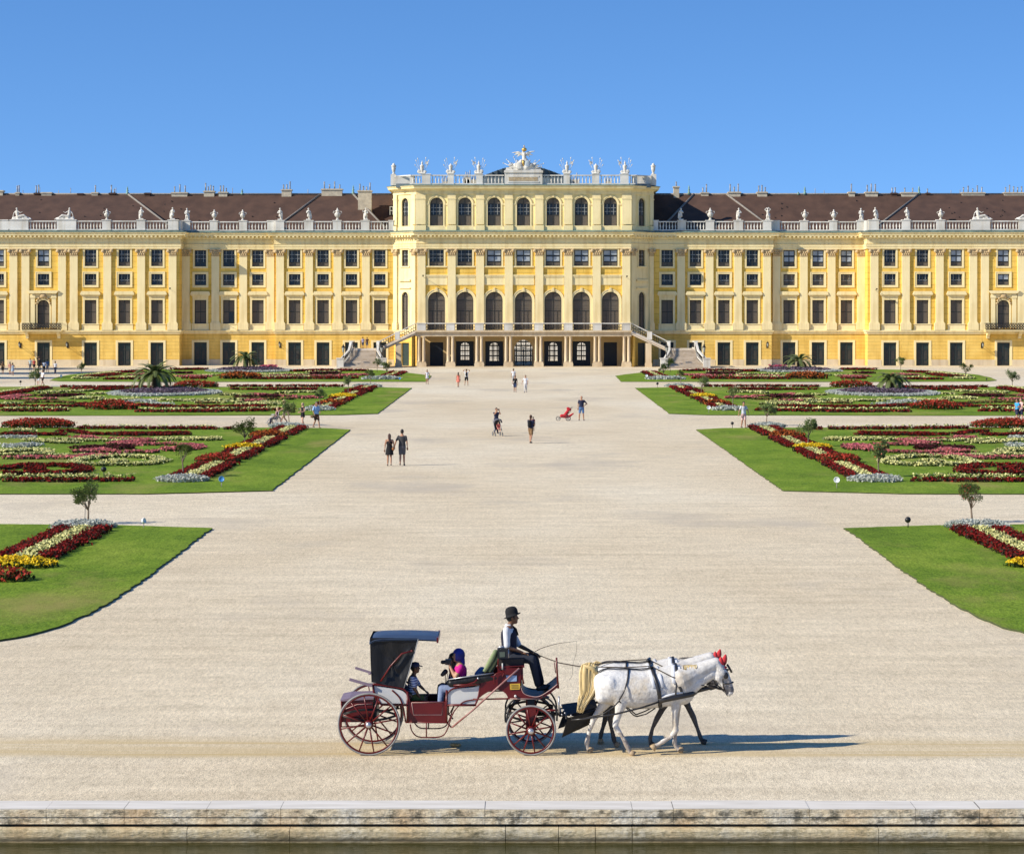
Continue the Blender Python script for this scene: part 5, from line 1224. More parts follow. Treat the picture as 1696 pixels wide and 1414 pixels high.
trees = [(146, 868, 803, 50, 1, 0, 'staked little tree in the silver bed of the nearest left lawn'),
 (1610, 866, 805, 44, 0, 1, 'little tree with orange blossom in the silver bed of the nearest right lawn'),
 (303, 791, 738, 34, 0, 0, 'round little tree in the near silver bed of the second left lawn'),
 (1456, 791, 731, 42, 0, 1, 'little tree with a brownish crown in the near silver bed of the second right lawn'),
 (405, 739, 694, 37, 0, 0, 'dark little tree in the middle of the flower ribbon on the second left lawn'),
 (1339, 741, 695, 33, 0, 0, 'spiky little tree in the middle of the flower ribbon on the second right lawn'),
 (479, 705, 665, 28, 0, 0, 'little tree in the far silver bed of the second left lawn behind the strollers'),
 (1270, 705, 667, 27, 1, 0, 'two stemmed little tree in the far silver bed of the second right lawn'),
 (530, 681, 643, 21, 0, 0, 'pale crowned little tree in the near silver bed of the third left lawn'),
 (1214, 680, 643, 19, 0, 0, 'thin little tree in the near silver bed of the third right lawn'),
 (577, 656, 624, 18, 0, 0, 'little tree beside the yellow mound on the third left lawn'),
 (1162, 656, 625, 21, 0, 0, 'little tree beside the yellow mound on the third right lawn'),
 (613, 640, 614, 16, 0, 0, 'little tree in the far silver bed of the third left lawn'),
 (1127, 639, 613, 13, 0, 0, 'little tree in the far silver bed of the third right lawn'),
 (624.5, 617, 595, 14, 0, 0, 'thin little tree just in front of the left stair newel'),
 (641, 624, 601, 17, 0, 0, 'little tree at the walk corner of the left lawn nearest the palace'),
 (1099, 626, 603, 17, 0, 0, 'little tree at the walk corner of the right lawn nearest the palace'),
 (1110, 617, 592, 15, 0, 0, 'thin little tree just in front of the right stair newel'),
 (135, 624, 601, 15, 0, 0, 'little tree at the outer corner of the left lawn nearest the palace'),
 (58, 640, 613, 23, 0, 0, 'dark little tree by the outer walk at the far left behind two visitors'),
 (1491.5, 616, 593, 16, 0, 0, 'little tree on the outer part of the right lawn nearest the palace'),
 (1599, 625, 603, 19, 0, 0, 'little tree at the outer corner of the right lawn nearest the palace'),
 (1677, 641, 614, 22, 0, 0, 'little tree at the far right edge beyond the outer ribbon bed')]
for i, (px, py, pt, cw, two, fl, lab) in enumerate(trees):
    p = G(px, py); k = p.y / FPX
    small_tree((p.x, p.y, 0.02), (py-pt)*k, cw*k, lab, bool(two), bool(fl), i+1, tint=.25 if 'pale' in lab else 0)
PALM = mat('palm_frond', (0.19, 0.225, 0.075), .5, (0.10, 0.13, 0.035), 2.5, tr=.2); PTR = mat('palm_trunk', (0.16, 0.11, 0.07), .95, (0.07, 0.05, 0.03), 9, bump=.8)
def palm(base, trunkh, R_, label, n=34, seed=0, up=1.0):
    rn = random.Random(seed); t = thing('palm_tree', label, 'palm', base, 0, 'palms in the oval beds')
    tk = MB(); prof = []
    for i in range(11): z = trunkh*i/10; prof.append((.30 + (.09 if i % 2 else 0), z - .05))
    tk.lathe(prof, (0,0,0), 9); tk.build('trunk', PTR, t)
    fr = MB()
    for i in range(n):
        a = i*2.399 + rn.uniform(-.2, .2); u = (i+.5)/n; el = R(80 - 75*u + rn.uniform(-8, 8)) * up; L = R_*(.75+.4*u)*rn.uniform(.85, 1.1)
        pts = []; p = Vector((.1*math.cos(a), .1*math.sin(a), trunkh)); e = el; m_ = 9
        for j in range(m_+1):
            pts.append(p.copy()); p = p + Vector((math.cos(a)*math.cos(e), math.sin(a)*math.cos(e), math.sin(e))) * (L/m_); e -= R(9 + 5*u) 
        fr.tube(pts, [.035*(1-j/(m_+1))+.006 for j in range(m_+1)], 4)
        sdv = Vector((-math.sin(a), math.cos(a), 0))
        for j in range(2, m_*4):
            q_ = j/4; j0 = int(q_); 
            if j0 >= m_: break
            c_ = pts[j0].lerp(pts[j0+1], q_-j0); d = (pts[j0+1]-pts[j0]).normalized(); ll = L*.20*math.sin(math.pi*min(1, (q_+1)/(m_+1.5)))+.05
            for sg in (-1, 1):
                tip = c_ + (sdv*sg*.75 + d*.75 + Vector((0,0,-.12))).normalized()*ll*rn.uniform(.8, 1.1)
                w = d*.045*R_/2; fr.add([c_-w, c_+w, tip], [(0,1,2)], False)
    fr.build('fronds', PALM, t); return t
palm((-36.1, 242.5, .1), 1.7, 2.7, 'bushy palm rising from the purple oval on the third left lawn', 46, 1)
palm((35.9, 241.5, .1), 1.2, 2.3, 'low spreading palm on the purple oval of the third right lawn', 34, 2, .85)
palm((-37.9, 338, .1), 1.7, 2.6, 'short palm with arched fronds in front of the left palace wing', 26, 3, .9)
palm((37.7, 338, .1), 1.3, 2.8, 'short spiky palm in front of the right palace wing', 26, 4, .9)

SPOTW = mat('white_spot_face', (0.75, 0.77, 0.78), .4, (0.7, .7, .7), 3); SPOTB = mat('blue_spot_face', (0.08, 0.28, 0.60), .4, None, 3); BLK = mat('black_metal', (0.015, 0.015, 0.015), .45, None, 4)
def spot(px, py, h, m_, label, face=0.0, w=1.0):
    p = G(px, py); t = thing('garden_spotlight', label, 'spotlight', (p.x, p.y, .0), 0, 'round garden spotlights on stakes')
    q = MB(); q.tube([(0,0,0), (0,0,h*.62)], .018, 6); q.build('stake', STAKE if m_ is not BLK else BLK, t)
    q = MB(); r = h*.26; st = len(q.v); q.lathe([(r*.35, -.09), (r*.8, -.05), (r, 0), (r, .04), (r*.86, .05), (r*.8, .035)], (0,0,0), 16)
    q.xform(Matrix.Translation((0, 0, h*.78)) @ Matrix.Rotation(face, 4, 'Z') @ Matrix.Rotation(R(78), 4, 'X'), st); hd = q.build('lamp_head', m_, t)
    return t
spot(367, 808, .50, SPOTB, 'blue faced spotlight on a stake in the second left lawn', R(8))
spot(1386, 810, .52, SPOTW, 'white faced spotlight on a stake in the second right lawn', R(-6))
spot(238, 876, .38, SPOTW, 'white spotlight seen edge on at the head of the nearest left lawn', R(62))
spot(1504, 876, .42, BLK, 'black spotlight tilted away at the head of the nearest right lawn', R(205))
spot(1213, 709, .42, BLK, 'black spotlight at the far edge of the second right lawn near the man in white', R(200))
spot(1174, 685, .60, SPOTW, 'white round spotlight near the front edge of the third right lawn', 0)
spot(1089, 642, .55, BLK, 'black spotlight at the far edge of the third right lawn', R(200))
spot(1071, 629, .62, SPOTW, 'white spotlight on the right lawn nearest the palace', 0)
spot(101, 629, .62, SPOTW, 'white spotlight at the outer tip of the left lawn nearest the palace', R(30))
spot(34, 638, .5, BLK, 'black spotlight near the outer walk at the far left', R(200))
spot(662, 632, .5, SPOTB, 'pale blue spotlight beside the ribbon bed on the left lawn nearest the palace', 0)
spot(172, 791, .5, BLK, 'small dark spotlight behind the front red band of the second left lawn', R(200))
spot(1634, 632, .4, BLK, 'small dark spotlight at the outer tip of the right lawn nearest the palace', R(200))

# two big trees of the side avenue, outside the frame at the left, whose shade falls over the walk
def avenue_tree(x, y, h, r, label, seed):
    rn = random.Random(seed); t = thing('avenue_tree', label, 'tree', (x, y, 0), 0, 'avenue trees beside the garden')
    q = MB(); q.tube([(0,0,0), (.1,0,h*.3), (0,.1,h*.6)], [.45, .36, .2], 9)
    cl = []
    for i in range(22):
        a = rn.uniform(0, 6.28); rr = rn.uniform(.2, .8)*r; z = rn.uniform(.35, .92)*h; p = Vector((rr*math.cos(a), rr*math.sin(a), z)); cl.append((p, r*rn.uniform(.25, .4)))
        q.tube([(0, 0, h*.3), tuple(p)], [.14, .03], 5)
    q.build('trunk', BARK, t); V = []; F = []
    for i in range(5000):
        c_, rr = rn.choice(cl); p = c_ + Vector((rn.gauss(0,1), rn.gauss(0,1), rn.gauss(0,.8))).normalized()*rr*rn.uniform(.3, 1.1)
        a = Vector((rn.gauss(0,1), rn.gauss(0,1), rn.gauss(0,.5))).normalized(); b_ = a.orthogonal().normalized(); o_ = len(V)
        V += [p-a*.35, p+b_*.25, p+a*.35, p-b_*.25]; F.append((o_, o_+1, o_+2, o_+3))
    me = bpy.data.meshes.new('crown'); me.from_pydata([tuple(v) for v in V], [], F); me.materials.append(LG); link('crown', me, t)
avenue_tree(-80, 322, 15, 6.5, 'tall avenue tree beyond the left frame edge shading the outer walk', 1)
avenue_tree(-79, 297, 14, 6, 'nearer avenue tree beyond the left frame edge shading the outer walk', 2)
avenue_tree(-86, 349, 14, 6, 'avenue tree by the palace corner beyond the left frame edge', 3)
# ---------------------------------------------------------------- statues, urns and trophies on the parapets
STAT = mat('statue_stone', (0.72, 0.69, 0.62), .85, (0.46, 0.43, 0.37), 2.2, bump=.3, bscale=9)
SC = {}
def statue_mesh(kind):
    if kind in SC: return SC[kind]
    q = MB(); c = q.cone
    if kind.startswith('stand'):
        v = int(kind[-1]); f = -1 if v % 2 else 1
        q.box(-.36, .36, -.3, .3, 0, .2)
        c((-.10, 0, .25), .12, (-.12, 0, .75), .15); c((.13*f, -.05, .25), .11, (.16*f, -.1, .7), .14); c((0, 0, .7), .23, (.02*f, 0, 1.1), .18)
        c((.02*f, 0, 1.1), .2, (0, 0, 1.45), .21); c((-.16, 0, 1.5), .11, (.16, 0, 1.5), .11); c((0, 0, 1.55), .08, (0, -.02, 1.7), .075); q.ball((0, -.02, 1.85), .145, 10, 8, (1, 1.05, 1.2))
        c((.30*f, .05, .3), .10, (.26*f, .05, 1.0), .13)   # hanging drapery
        if v == 1: c((.22, 0, 1.5), .08, (.38, -.1, 1.22), .07); c((.38, -.1, 1.22), .07, (.12, -.26, 1.15), .06); c((-.22, 0, 1.5), .08, (-.34, 0, 1.15), .07); c((-.34, 0, 1.15), .06, (-.25, -.15, .95), .06)
        if v == 2: c((.22, 0, 1.5), .08, (.42, 0, 1.78), .07); c((.42, 0, 1.78), .07, (.12, 0, 2.05), .06); c((-.22, 0, 1.5), .08, (-.44, 0, 1.72), .07); c((-.44, 0, 1.72), .07, (-.16, 0, 2.02), .06)
        if v == 3: c((.22, 0, 1.5), .08, (.30, -.15, 1.2), .07); c((.3, -.15, 1.2), .07, (.05, -.22, 1.45), .06); c((-.22, 0, 1.5), .08, (-.36, 0, 1.2), .07); c((-.36, 0, 1.2), .06, (-.42, 0, .9), .06); c((-.44, 0, .3), .06, (-.42, 0, .95), .05)
        if v == 4: c((.22, 0, 1.5), .08, (.4, 0, 1.3), .07); c((.4, 0, 1.3), .07, (.46, -.1, 1.6), .05); c((-.22, 0, 1.5), .08, (-.3, -.12, 1.15), .08); c((-.3, -.12, 1.15), .09, (-.05, -.25, 1.05), .1)
        vox = .035
    elif kind == 'recline':
        q.box(-1.5, 1.5, -.35, .35, 0, .14)
        c((.55, 0, .35), .28, (.70, 0, .95), .24); c((.70, 0, 1.0), .24, (.72, 0, 1.4), .20); c((.72, 0, 1.45), .08, (.74, 0, 1.62), .08); q.ball((.75, -.02, 1.78), .16, 9, 7, (1, 1, 1.2))
        c((.5, -.05, .5), .24, (-.35, -.12, .7), .17); c((-.35, -.12, .7), .16, (-.85, -.1, .32), .11); c((.45, .1, .4), .22, (-.5, .08, .42), .17); c((-.5, .08, .42), .15, (-1.3, .05, .22), .09)
        c((.95, 0, 1.35), .09, (1.2, -.05, 1.0), .08); c((1.2, -.05, 1.0), .07, (1.3, 0, .5), .08); c((.55, -.1, 1.35), .09, (.15, -.18, 1.1), .07); c((.15, -.18, 1.1), .06, (-.15, -.2, 1.3), .05)
        c((.2, .1, .3), .25, (1.25, .05, .25), .22); c((-.2, 0, .25), .2, (-1.0, 0, .2), .14); vox = .05
    elif kind == 'trophy' or kind == 'trophyl':
        q.box(-.45, .45, -.35, .35, 0, .12)
        c((0, 0, .2), .30, (0, 0, .6), .24); c((0, 0, .6), .22, (0, 0, 1.25), .30); c((-.2, 0, 1.3), .13, (.2, 0, 1.3), .13); c((0, 0, 1.4), .09, (0, 0, 1.6), .10)
        if kind == 'trophy': q.ball((0, 0, 1.75), .17, 10, 7, (1, 1, 1.2)); c((0, 0, 1.9), .06, (.0, .12, 2.1), .08)
        q.ball((-.42, -.15, .35), .32, 10, 8, (1, .35, 1.1)); q.ball((.45, -.15, .30), .28, 10, 8, (1, .35, 1)); vox = .05
    me = fuse(q, vox, 3, [STAT], kind)
    if kind.startswith('trophy'):
        ex = MB()
        for (a, b_) in (((-.3, -.05, .2), (-.85, -.05, 2.0)), ((-.2, .05, .2), (-.62, .05, 2.3)), ((.3, -.05, .2), (.95, -.05, 2.0)), ((.2, .05, .2), (.55, .05, 2.45)), ((.2, 0, .2), (.8, 0, 1.4)), ((-.2, 0, .2), (-.95, 0, 1.3))):
            ex.tube([a, b_], .024, 5); d = (Vector(b_)-Vector(a)).normalized(); ex.tube([Vector(b_), Vector(b_)+d*.1, Vector(b_)+d*.38], [.03, .10, .005], 5)
        ex.add([(.5, .05, 1.5), (.95, .05, 1.75), (.9, .1, 2.05), (.56, .05, 2.0), (.5, .12, 1.5), (.95, .12, 1.75), (.9, .17, 2.05), (.56, .12, 2.0)], [(0,1,2,3), (7,6,5,4), (0,4,5,1), (1,5,6,2), (2,6,7,3)])
        bm = bmesh.new(); bm.from_mesh(me); vs = [bm.verts.new(p) for p in ex.v]
        for f in ex.f: bm.faces.new([vs[i] for i in f])
        bm.to_mesh(me); bm.free()
    SC[kind] = me; return me
URN = [(.26, 0), (.28, .12), (.16, .2), (.12, .32), (.20, .42), (.34, .62), (.42, .9), (.40, 1.02), (.24, 1.12), (.22, 1.22), (.34, 1.3), (.30, 1.38), (.16, 1.5), (.10, 1.62), (.13, 1.7), (.02, 1.8)]
def urn_mesh(k):
    key = 'urn%s' % k
    if key in SC: return SC[key]
    q = MB(); s_ = 1.12 if k else 1.0; w_ = 1.18 if k else 1.0
    if k == 2: q.lathe([(.24, 0), (.26, .1), (.14, .2), (.20, .35), (.33, .9), (.30, 1.05), (.38, 1.2), (.40, 1.3), (.2, 1.42), (.22, 1.55), (.03, 1.7)], (0,0,0), 14)
    else:
        q.lathe([(r*w_*.86, z*s_) for r, z in URN], (0,0,0), 14)
        for sx in (-1, 1): q.tube([(sx*.34*w_, 0, .9*s_), (sx*.55*w_, 0, 1.08*s_), (sx*.50*w_, 0, 1.28*s_), (sx*.26*w_, 0, 1.26*s_)], .05, 6)
        for i in range(8): a = i*math.pi/4; q.tube([(.18*math.cos(a)*w_, .18*math.sin(a)*w_, .42*s_), (.31*math.cos(a)*w_, .31*math.sin(a)*w_, .62*s_), (.37*math.cos(a)*w_, .37*math.sin(a)*w_, .86*s_)], .035, 4)
    SC[key] = q.data('urn', [STAT]); return SC[key]
zt = zb + 1.45 + .16
items = [(36, 'recline', -1, 'reclining stone figure leaning left, at the left end of the roof parapet'), (107, 'recline', 1, 'reclining stone group above the right side of the left balcony'),
 (177, 'urn0', 1, 'stone urn alone on the parapet of the left outer pavilion'), (234, 'stand1', 1, 'robed statue in front of the left slanting roof hip'), (286, 'stand3', 1, 'robed statue at the right corner of the left outer pavilion'),
 (309.7, 'stand4', 1, 'robed statue just left of the two urns on the left recessed wing'), (355, 'urn0', 1, 'left one of the two urns on the left recessed wing'), (402, 'urn0', 1, 'right one of the two urns on the left recessed wing'),
 (464, 'stand1', -1, 'statue with bent arm on the left corner of the inner left wing'), (511, 'stand3', -1, 'statue where the roof ridge slants down on the inner left wing'), (559, 'urn1', 1, 'large urn on the inner left wing parapet'), (606, 'stand4', -1, 'statue nearest the central block on the left parapet'),
 (1128, 'stand3', 1, 'shaded statue nearest the central block on the right parapet'), (1176.5, 'urn1', 1, 'large urn on the inner right wing parapet'), (1223.6, 'stand1', 1, 'statue just right of the large urn on the inner right wing'), (1271.6, 'stand2', 1, 'statue with both arms raised over its head'),
 (1333, 'urn0', 1, 'left one of the two urns on the right recessed wing'), (1381, 'urn0', 1, 'right one of the two urns on the right recessed wing'), (1426, 'stand4', 1, 'statue at the right end of the right recessed wing'), (1449.6, 'stand3', -1, 'statue at the left corner of the right outer pavilion'),
 (1502, 'stand1', -1, 'statue beside the dark slanting roof hip on the right pavilion'), (1558, 'urn0', 1, 'stone urn alone on the parapet of the right outer pavilion'), (1627, 'recline', -1, 'reclining stone figure on the right pavilion parapet'), (1698, 'recline', 1, 'reclining figure cut by the right edge of the picture')]
for (px, kind, fl, lab) in items:
    Yp = YO if (px < 295 or px > 1440) else (YR if (px < 455 or px > 1280) else YI); Yp -= .25
    me = urn_mesh(int(kind[-1])) if kind.startswith('urn') else statue_mesh(kind)
    nm = 'stone_urn' if kind.startswith('urn') else ('reclining_statue' if kind == 'recline' else 'standing_statue')
    o = link(nm, me, None, (PX(px, Yp), Yp, zt)); o.scale = (fl, 1, .93) if fl < 0 else (1, 1, .93)
    tag(o, lab, 'urn' if kind.startswith('urn') else 'statue', 'stone urns on the parapet' if kind.startswith('urn') else 'stone statues on the parapet')
zt2 = za + 1.45 + .16
for (px, kind, fl, lab) in [(699, 'trophy', 1, 'trophy of armour and spears at the left of the upper parapet'), (746.5, 'trophyl', 1, 'low trophy with spread spears left of the roof chimney'), (793, 'trophy', -1, 'trophy of armour beside the left end of the curved roof'),
   (939, 'trophy', 1, 'trophy of armour beside the right end of the curved roof'), (987, 'trophyl', -1, 'low trophy in the middle of the right upper parapet'), (1035, 'trophy', -1, 'trophy of armour at the right of the upper parapet')]:
    o = link('armour_trophy', statue_mesh(kind), None, (PX(px, YC-.05), YC-.05, zt2)); o.scale = (fl*1.0, 1, .92); tag(o, lab, 'statue', 'armour trophies on the upper parapet')
for s_, lab in ((-1, 'white urn on the left corner of the upper parapet'), (1, 'white urn on the right corner of the upper parapet')):
    tag(link('stone_urn', urn_mesh(2), None, (s_*19.75, YI-.8, za+1.7)), lab, 'urn', 'corner urns of the upper parapet')
# eagle group
c_eg = None
eg = thing('eagle_group', 'white sculpture of an eagle with spread wings and gilded globe above the central frieze', 'statue', (0, YC, za+2.1))
q = MB(); c = q.cone
q.box(-2.6, 2.6, -.4, .4, 0, .12)
c((-.55, 0, .3), .45, (.35, 0, .5), .5); c((.35, .05, .4), .4, (.3, .05, 1.3), .35); c((-.5, -.15, .5), .42, (-.35, -.1, 1.2), .25); c((.1, 0, 1.2), .3, (.1, 0, 2.15), .26)
c((.1, 0, 2.15), .2, (-.12, -.1, 2.45), .12)
for s_ in (-1, 1):
    c((.1, 0, 1.9), .2, (s_*.7, 0, 2.35), .14); c((s_*.7, 0, 2.35), .14, (s_*1.65, .0, 2.30 if s_ < 0 else 2.5), .05); c((s_*.6, 0, 2.2), .13, (s_*1.3, 0, 2.0), .06); c((s_*.5, 0, 2.05), .12, (s_*.95, 0, 1.75), .05)
    c((s_*.8, -.1, .3), .25, (s_*1.7, -.1, .45), .18); c((s_*1.2, 0, .3), .2, (s_*2.1, 0, .7), .12); c((s_*1.6, 0, .3), .16, (s_*2.45, 0, .28), .1)
for s_ in (-1, 1): c((s_*.4, -.2, .4), .38, (s_*1.1, -.2, .7), .30); c((s_*1.0, .1, .3), .34, (s_*1.7, .1, .9), .16); c((s_*.5, .1, .6), .3, (s_*.9, .1, 1.3), .14)
me = fuse(q, .06, 3, [STAT], 'eagle'); eg.scale = (1.05, 1.05, 1.17); link('eagle', me, eg)
q = MB()
for (a, b_) in (((-1.1, -.2, .3), (-2.4, -.2, 1.4)), ((-1.0, -.2, .2), (-2.9, -.2, .95)), ((-.7, -.2, .3), (-1.4, -.2, 1.7)), ((1.0, -.2, .3), (2.3, -.2, 1.3)), ((1.1, -.2, .2), (2.9, -.2, .9)), ((1.4, -.2, .2), (2.6, -.2, .5)), ((.9, -.2, .5), (1.7, -.2, 1.25)), ((-1.6, -.2, .2), (-2.1, -.2, 1.1))):
    q.tube([a, b_], [.06, .035], 5); q.ball(b_, .09, 6, 4)
q.ball((-.65, -.45, .55), .48, 12, 8, (1, .25, 1.05)); [q_.build('spears_and_shields', STAT, eg) for q_ in split_mb(q, lambda c: c.x > 0)]
q = MB(); q.ball((.6, -.45, .8), .42, 12, 8, (1, .3, 1.2)); q.build('blue_grey_shield', mat('grey_stone', (0.38, 0.44, 0.50), .8, None, 4), eg)
q = MB(); q.ball((.1, 0, 2.7), .38, 12, 8, (1, 1, .7)); q.lathe([(.12, 0), (.06, .12), (.1, .2), (.02, .42)], (.1, 0, 2.9), 8); q.tube([(0, -.35, .5), (-.05, -.35, 1.3)], .13, 6); q.build('gilded_globe', GOLD, eg)

# wall lanterns and stair lamps
LGL = mat('lantern_glass', (0.5, 0.52, 0.45), .2, None, 3)
def lantern(x, y, z, label, group, bracket=True, s=1.0):
    t = thing('wall_lantern' if bracket else 'stair_lamp', label, 'lantern', (x, y, z), 0, group)
    q = MB()
    if bracket:
        q.tube([(0, .9, 0), (0, .3, -.12), (0, 0, -.05)], .04, 5); q.tube([(0, .9, .45), (0, .4, .2), (0, 0, -.05)], .03, 5); q.box(-.12, .12, .88, .95, -.2, .6)
    else: q.lathe([(.20, 0), (.2, .08), (.06, .2), (.05, .5), (.1, .55), (.05, .6), (.05, .8)], (0,0,-.8), 8)
    q.build('bracket' if bracket else 'post', BLK, t)
    q = MB(); q.lathe([(.07*s, 0), (.17*s, .5*s)], (0,0,0), 6, False); q.build('lantern_glass', LGL, t)
    q = MB()
    for k in range(6): a = math.pi*2*(k+.5)/6; q.tube([(.07*s*math.cos(a), .07*s*math.sin(a), 0), (.18*s*math.cos(a), .18*s*math.sin(a), .5*s)], .015, 4)
    q.lathe([(.22*s, .5*s), (.2*s, .56*s), (.08*s, .7*s), (.03*s, .85*s)], (0,0,0), 8); q.lathe([(.1*s, -.06), (.08*s, .02)], (0,0,0), 6); q.build('lantern_cap', BLK, t)
for px, pl, lab in ((32, YO, 'wall lantern left of the left balcony'), (110.5, YO, 'wall lantern right of the left balcony'), (463, YI, 'wall lantern by the drainpipe side of the inner left wing'), (1271.5, YI, 'wall lantern at the corner of the inner right wing'), (1628, YO, 'wall lantern left of the right balcony')):
    lantern(PX(px, pl-1), pl-.95, 2.9, lab, 'wall lanterns of the ground floor')
for px, lab in ((568.5, 'lamp on the outer newel of the left staircase'), (632, 'lamp on the inner newel of the left staircase'), (1104, 'lamp on the inner newel of the right staircase'), (1166, 'lamp on the outer newel of the right staircase')):
    x = PX(px, 358.8); lantern(x, 358.8, 2.3, lab, 'lamps on the stair newels', False, 1.4)
for px, pl, z, lab in ((1106/3.928, YO, 11.6, 'spotlight bracket on the last pilaster of the left pavilion'), (700, YC, 13.5, 'spotlight bracket on the left pilaster of the central block'), (1037, YC, 13.4, 'spotlight bracket on the right pilaster of the central block'), (1450, YO, 11.5, 'spotlight bracket on the first pilaster of the right pavilion')):
    t = thing('facade_spotlight', lab, 'spotlight', (PX(px, pl-.6), pl-.3, z), 0, 'spotlights on the pilasters'); q = MB(); q.tube([(0, 0, 0), (.1, -1.0, .1)], .035, 5); q.build('arm', BLK, t)
    q = MB(); q.lathe([(.06, 0), (.14, .2), (.15, .24)], (.1, -1.05, 0), 8); q.build('lamp_head', BLK, t)
# ---------------------------------------------------------------- people
SKIN = {'light': mat('light_skin', (0.62, 0.36, 0.25), .55, (0.5, 0.28, 0.19), 6), 'tan': mat('tan_skin', (0.42, 0.22, 0.13), .55, (0.34, 0.17, 0.10), 6), 'brown': mat('brown_skin', (0.20, 0.095, 0.05), .5, (0.15, 0.07, 0.036), 6)}
EYE = mat('dark_eye', (0.02, 0.015, 0.012), .3)
def cloth(name, c, c2=None): return mat('cloth_' + name, c, .9, c2 or tuple(v*.72 for v in c), 5, bump=.3, bscale=14)
ARMS = {'down': ((.235, .02, 1.16), (.25, -.05, .90)), 'hip': ((.40, .04, 1.19), (.17, -.05, 1.04)), 'head': ((.36, -.02, 1.62), (.10, .02, 1.74)), 'phone': ((.2, -.26, 1.34), (.05, -.42, 1.60)),
        'push': ((.22, -.10, 1.14), (.2, -.40, 1.02)), 'carry': ((.23, -.10, 1.14), (.03, -.28, 1.16)), 'fwd': ((.24, -.07, 1.15), (.23, -.25, .96)), 'back': ((.25, .13, 1.17), (.26, .16, .91)), 'bag': ((.26, .0, 1.15), (.22, -.12, .93)),
        'side': ((.30, 0, 1.18), (.36, -.04, .95)), 'bent': ((.23, .02, 1.14), (.12, -.25, 1.08))}
LEGS = {'stand': (((.09, 0, .50), (.10, .02, .09)), ((-.09, -.01, .50), (-.12, 0, .09))), 'apart': (((.13, 0, .50), (.17, .02, .09)), ((-.13, 0, .50), (-.16, .02, .09))),
        'walk': (((.08, -.16, .52), (.08, -.27, .10)), ((-.08, .0, .50), (-.08, .27, .16))), 'walk2': (((.08, .0, .50), (.08, .27, .16)), ((-.08, -.16, .52), (-.08, -.27, .10))),
        'step': (((.08, -.08, .50), (.09, -.10, .09)), ((-.08, .02, .50), (-.08, .17, .12))), 'step2': (((.08, .02, .50), (.08, .17, .12)), ((-.08, -.08, .50), (-.09, -.10, .09)))}
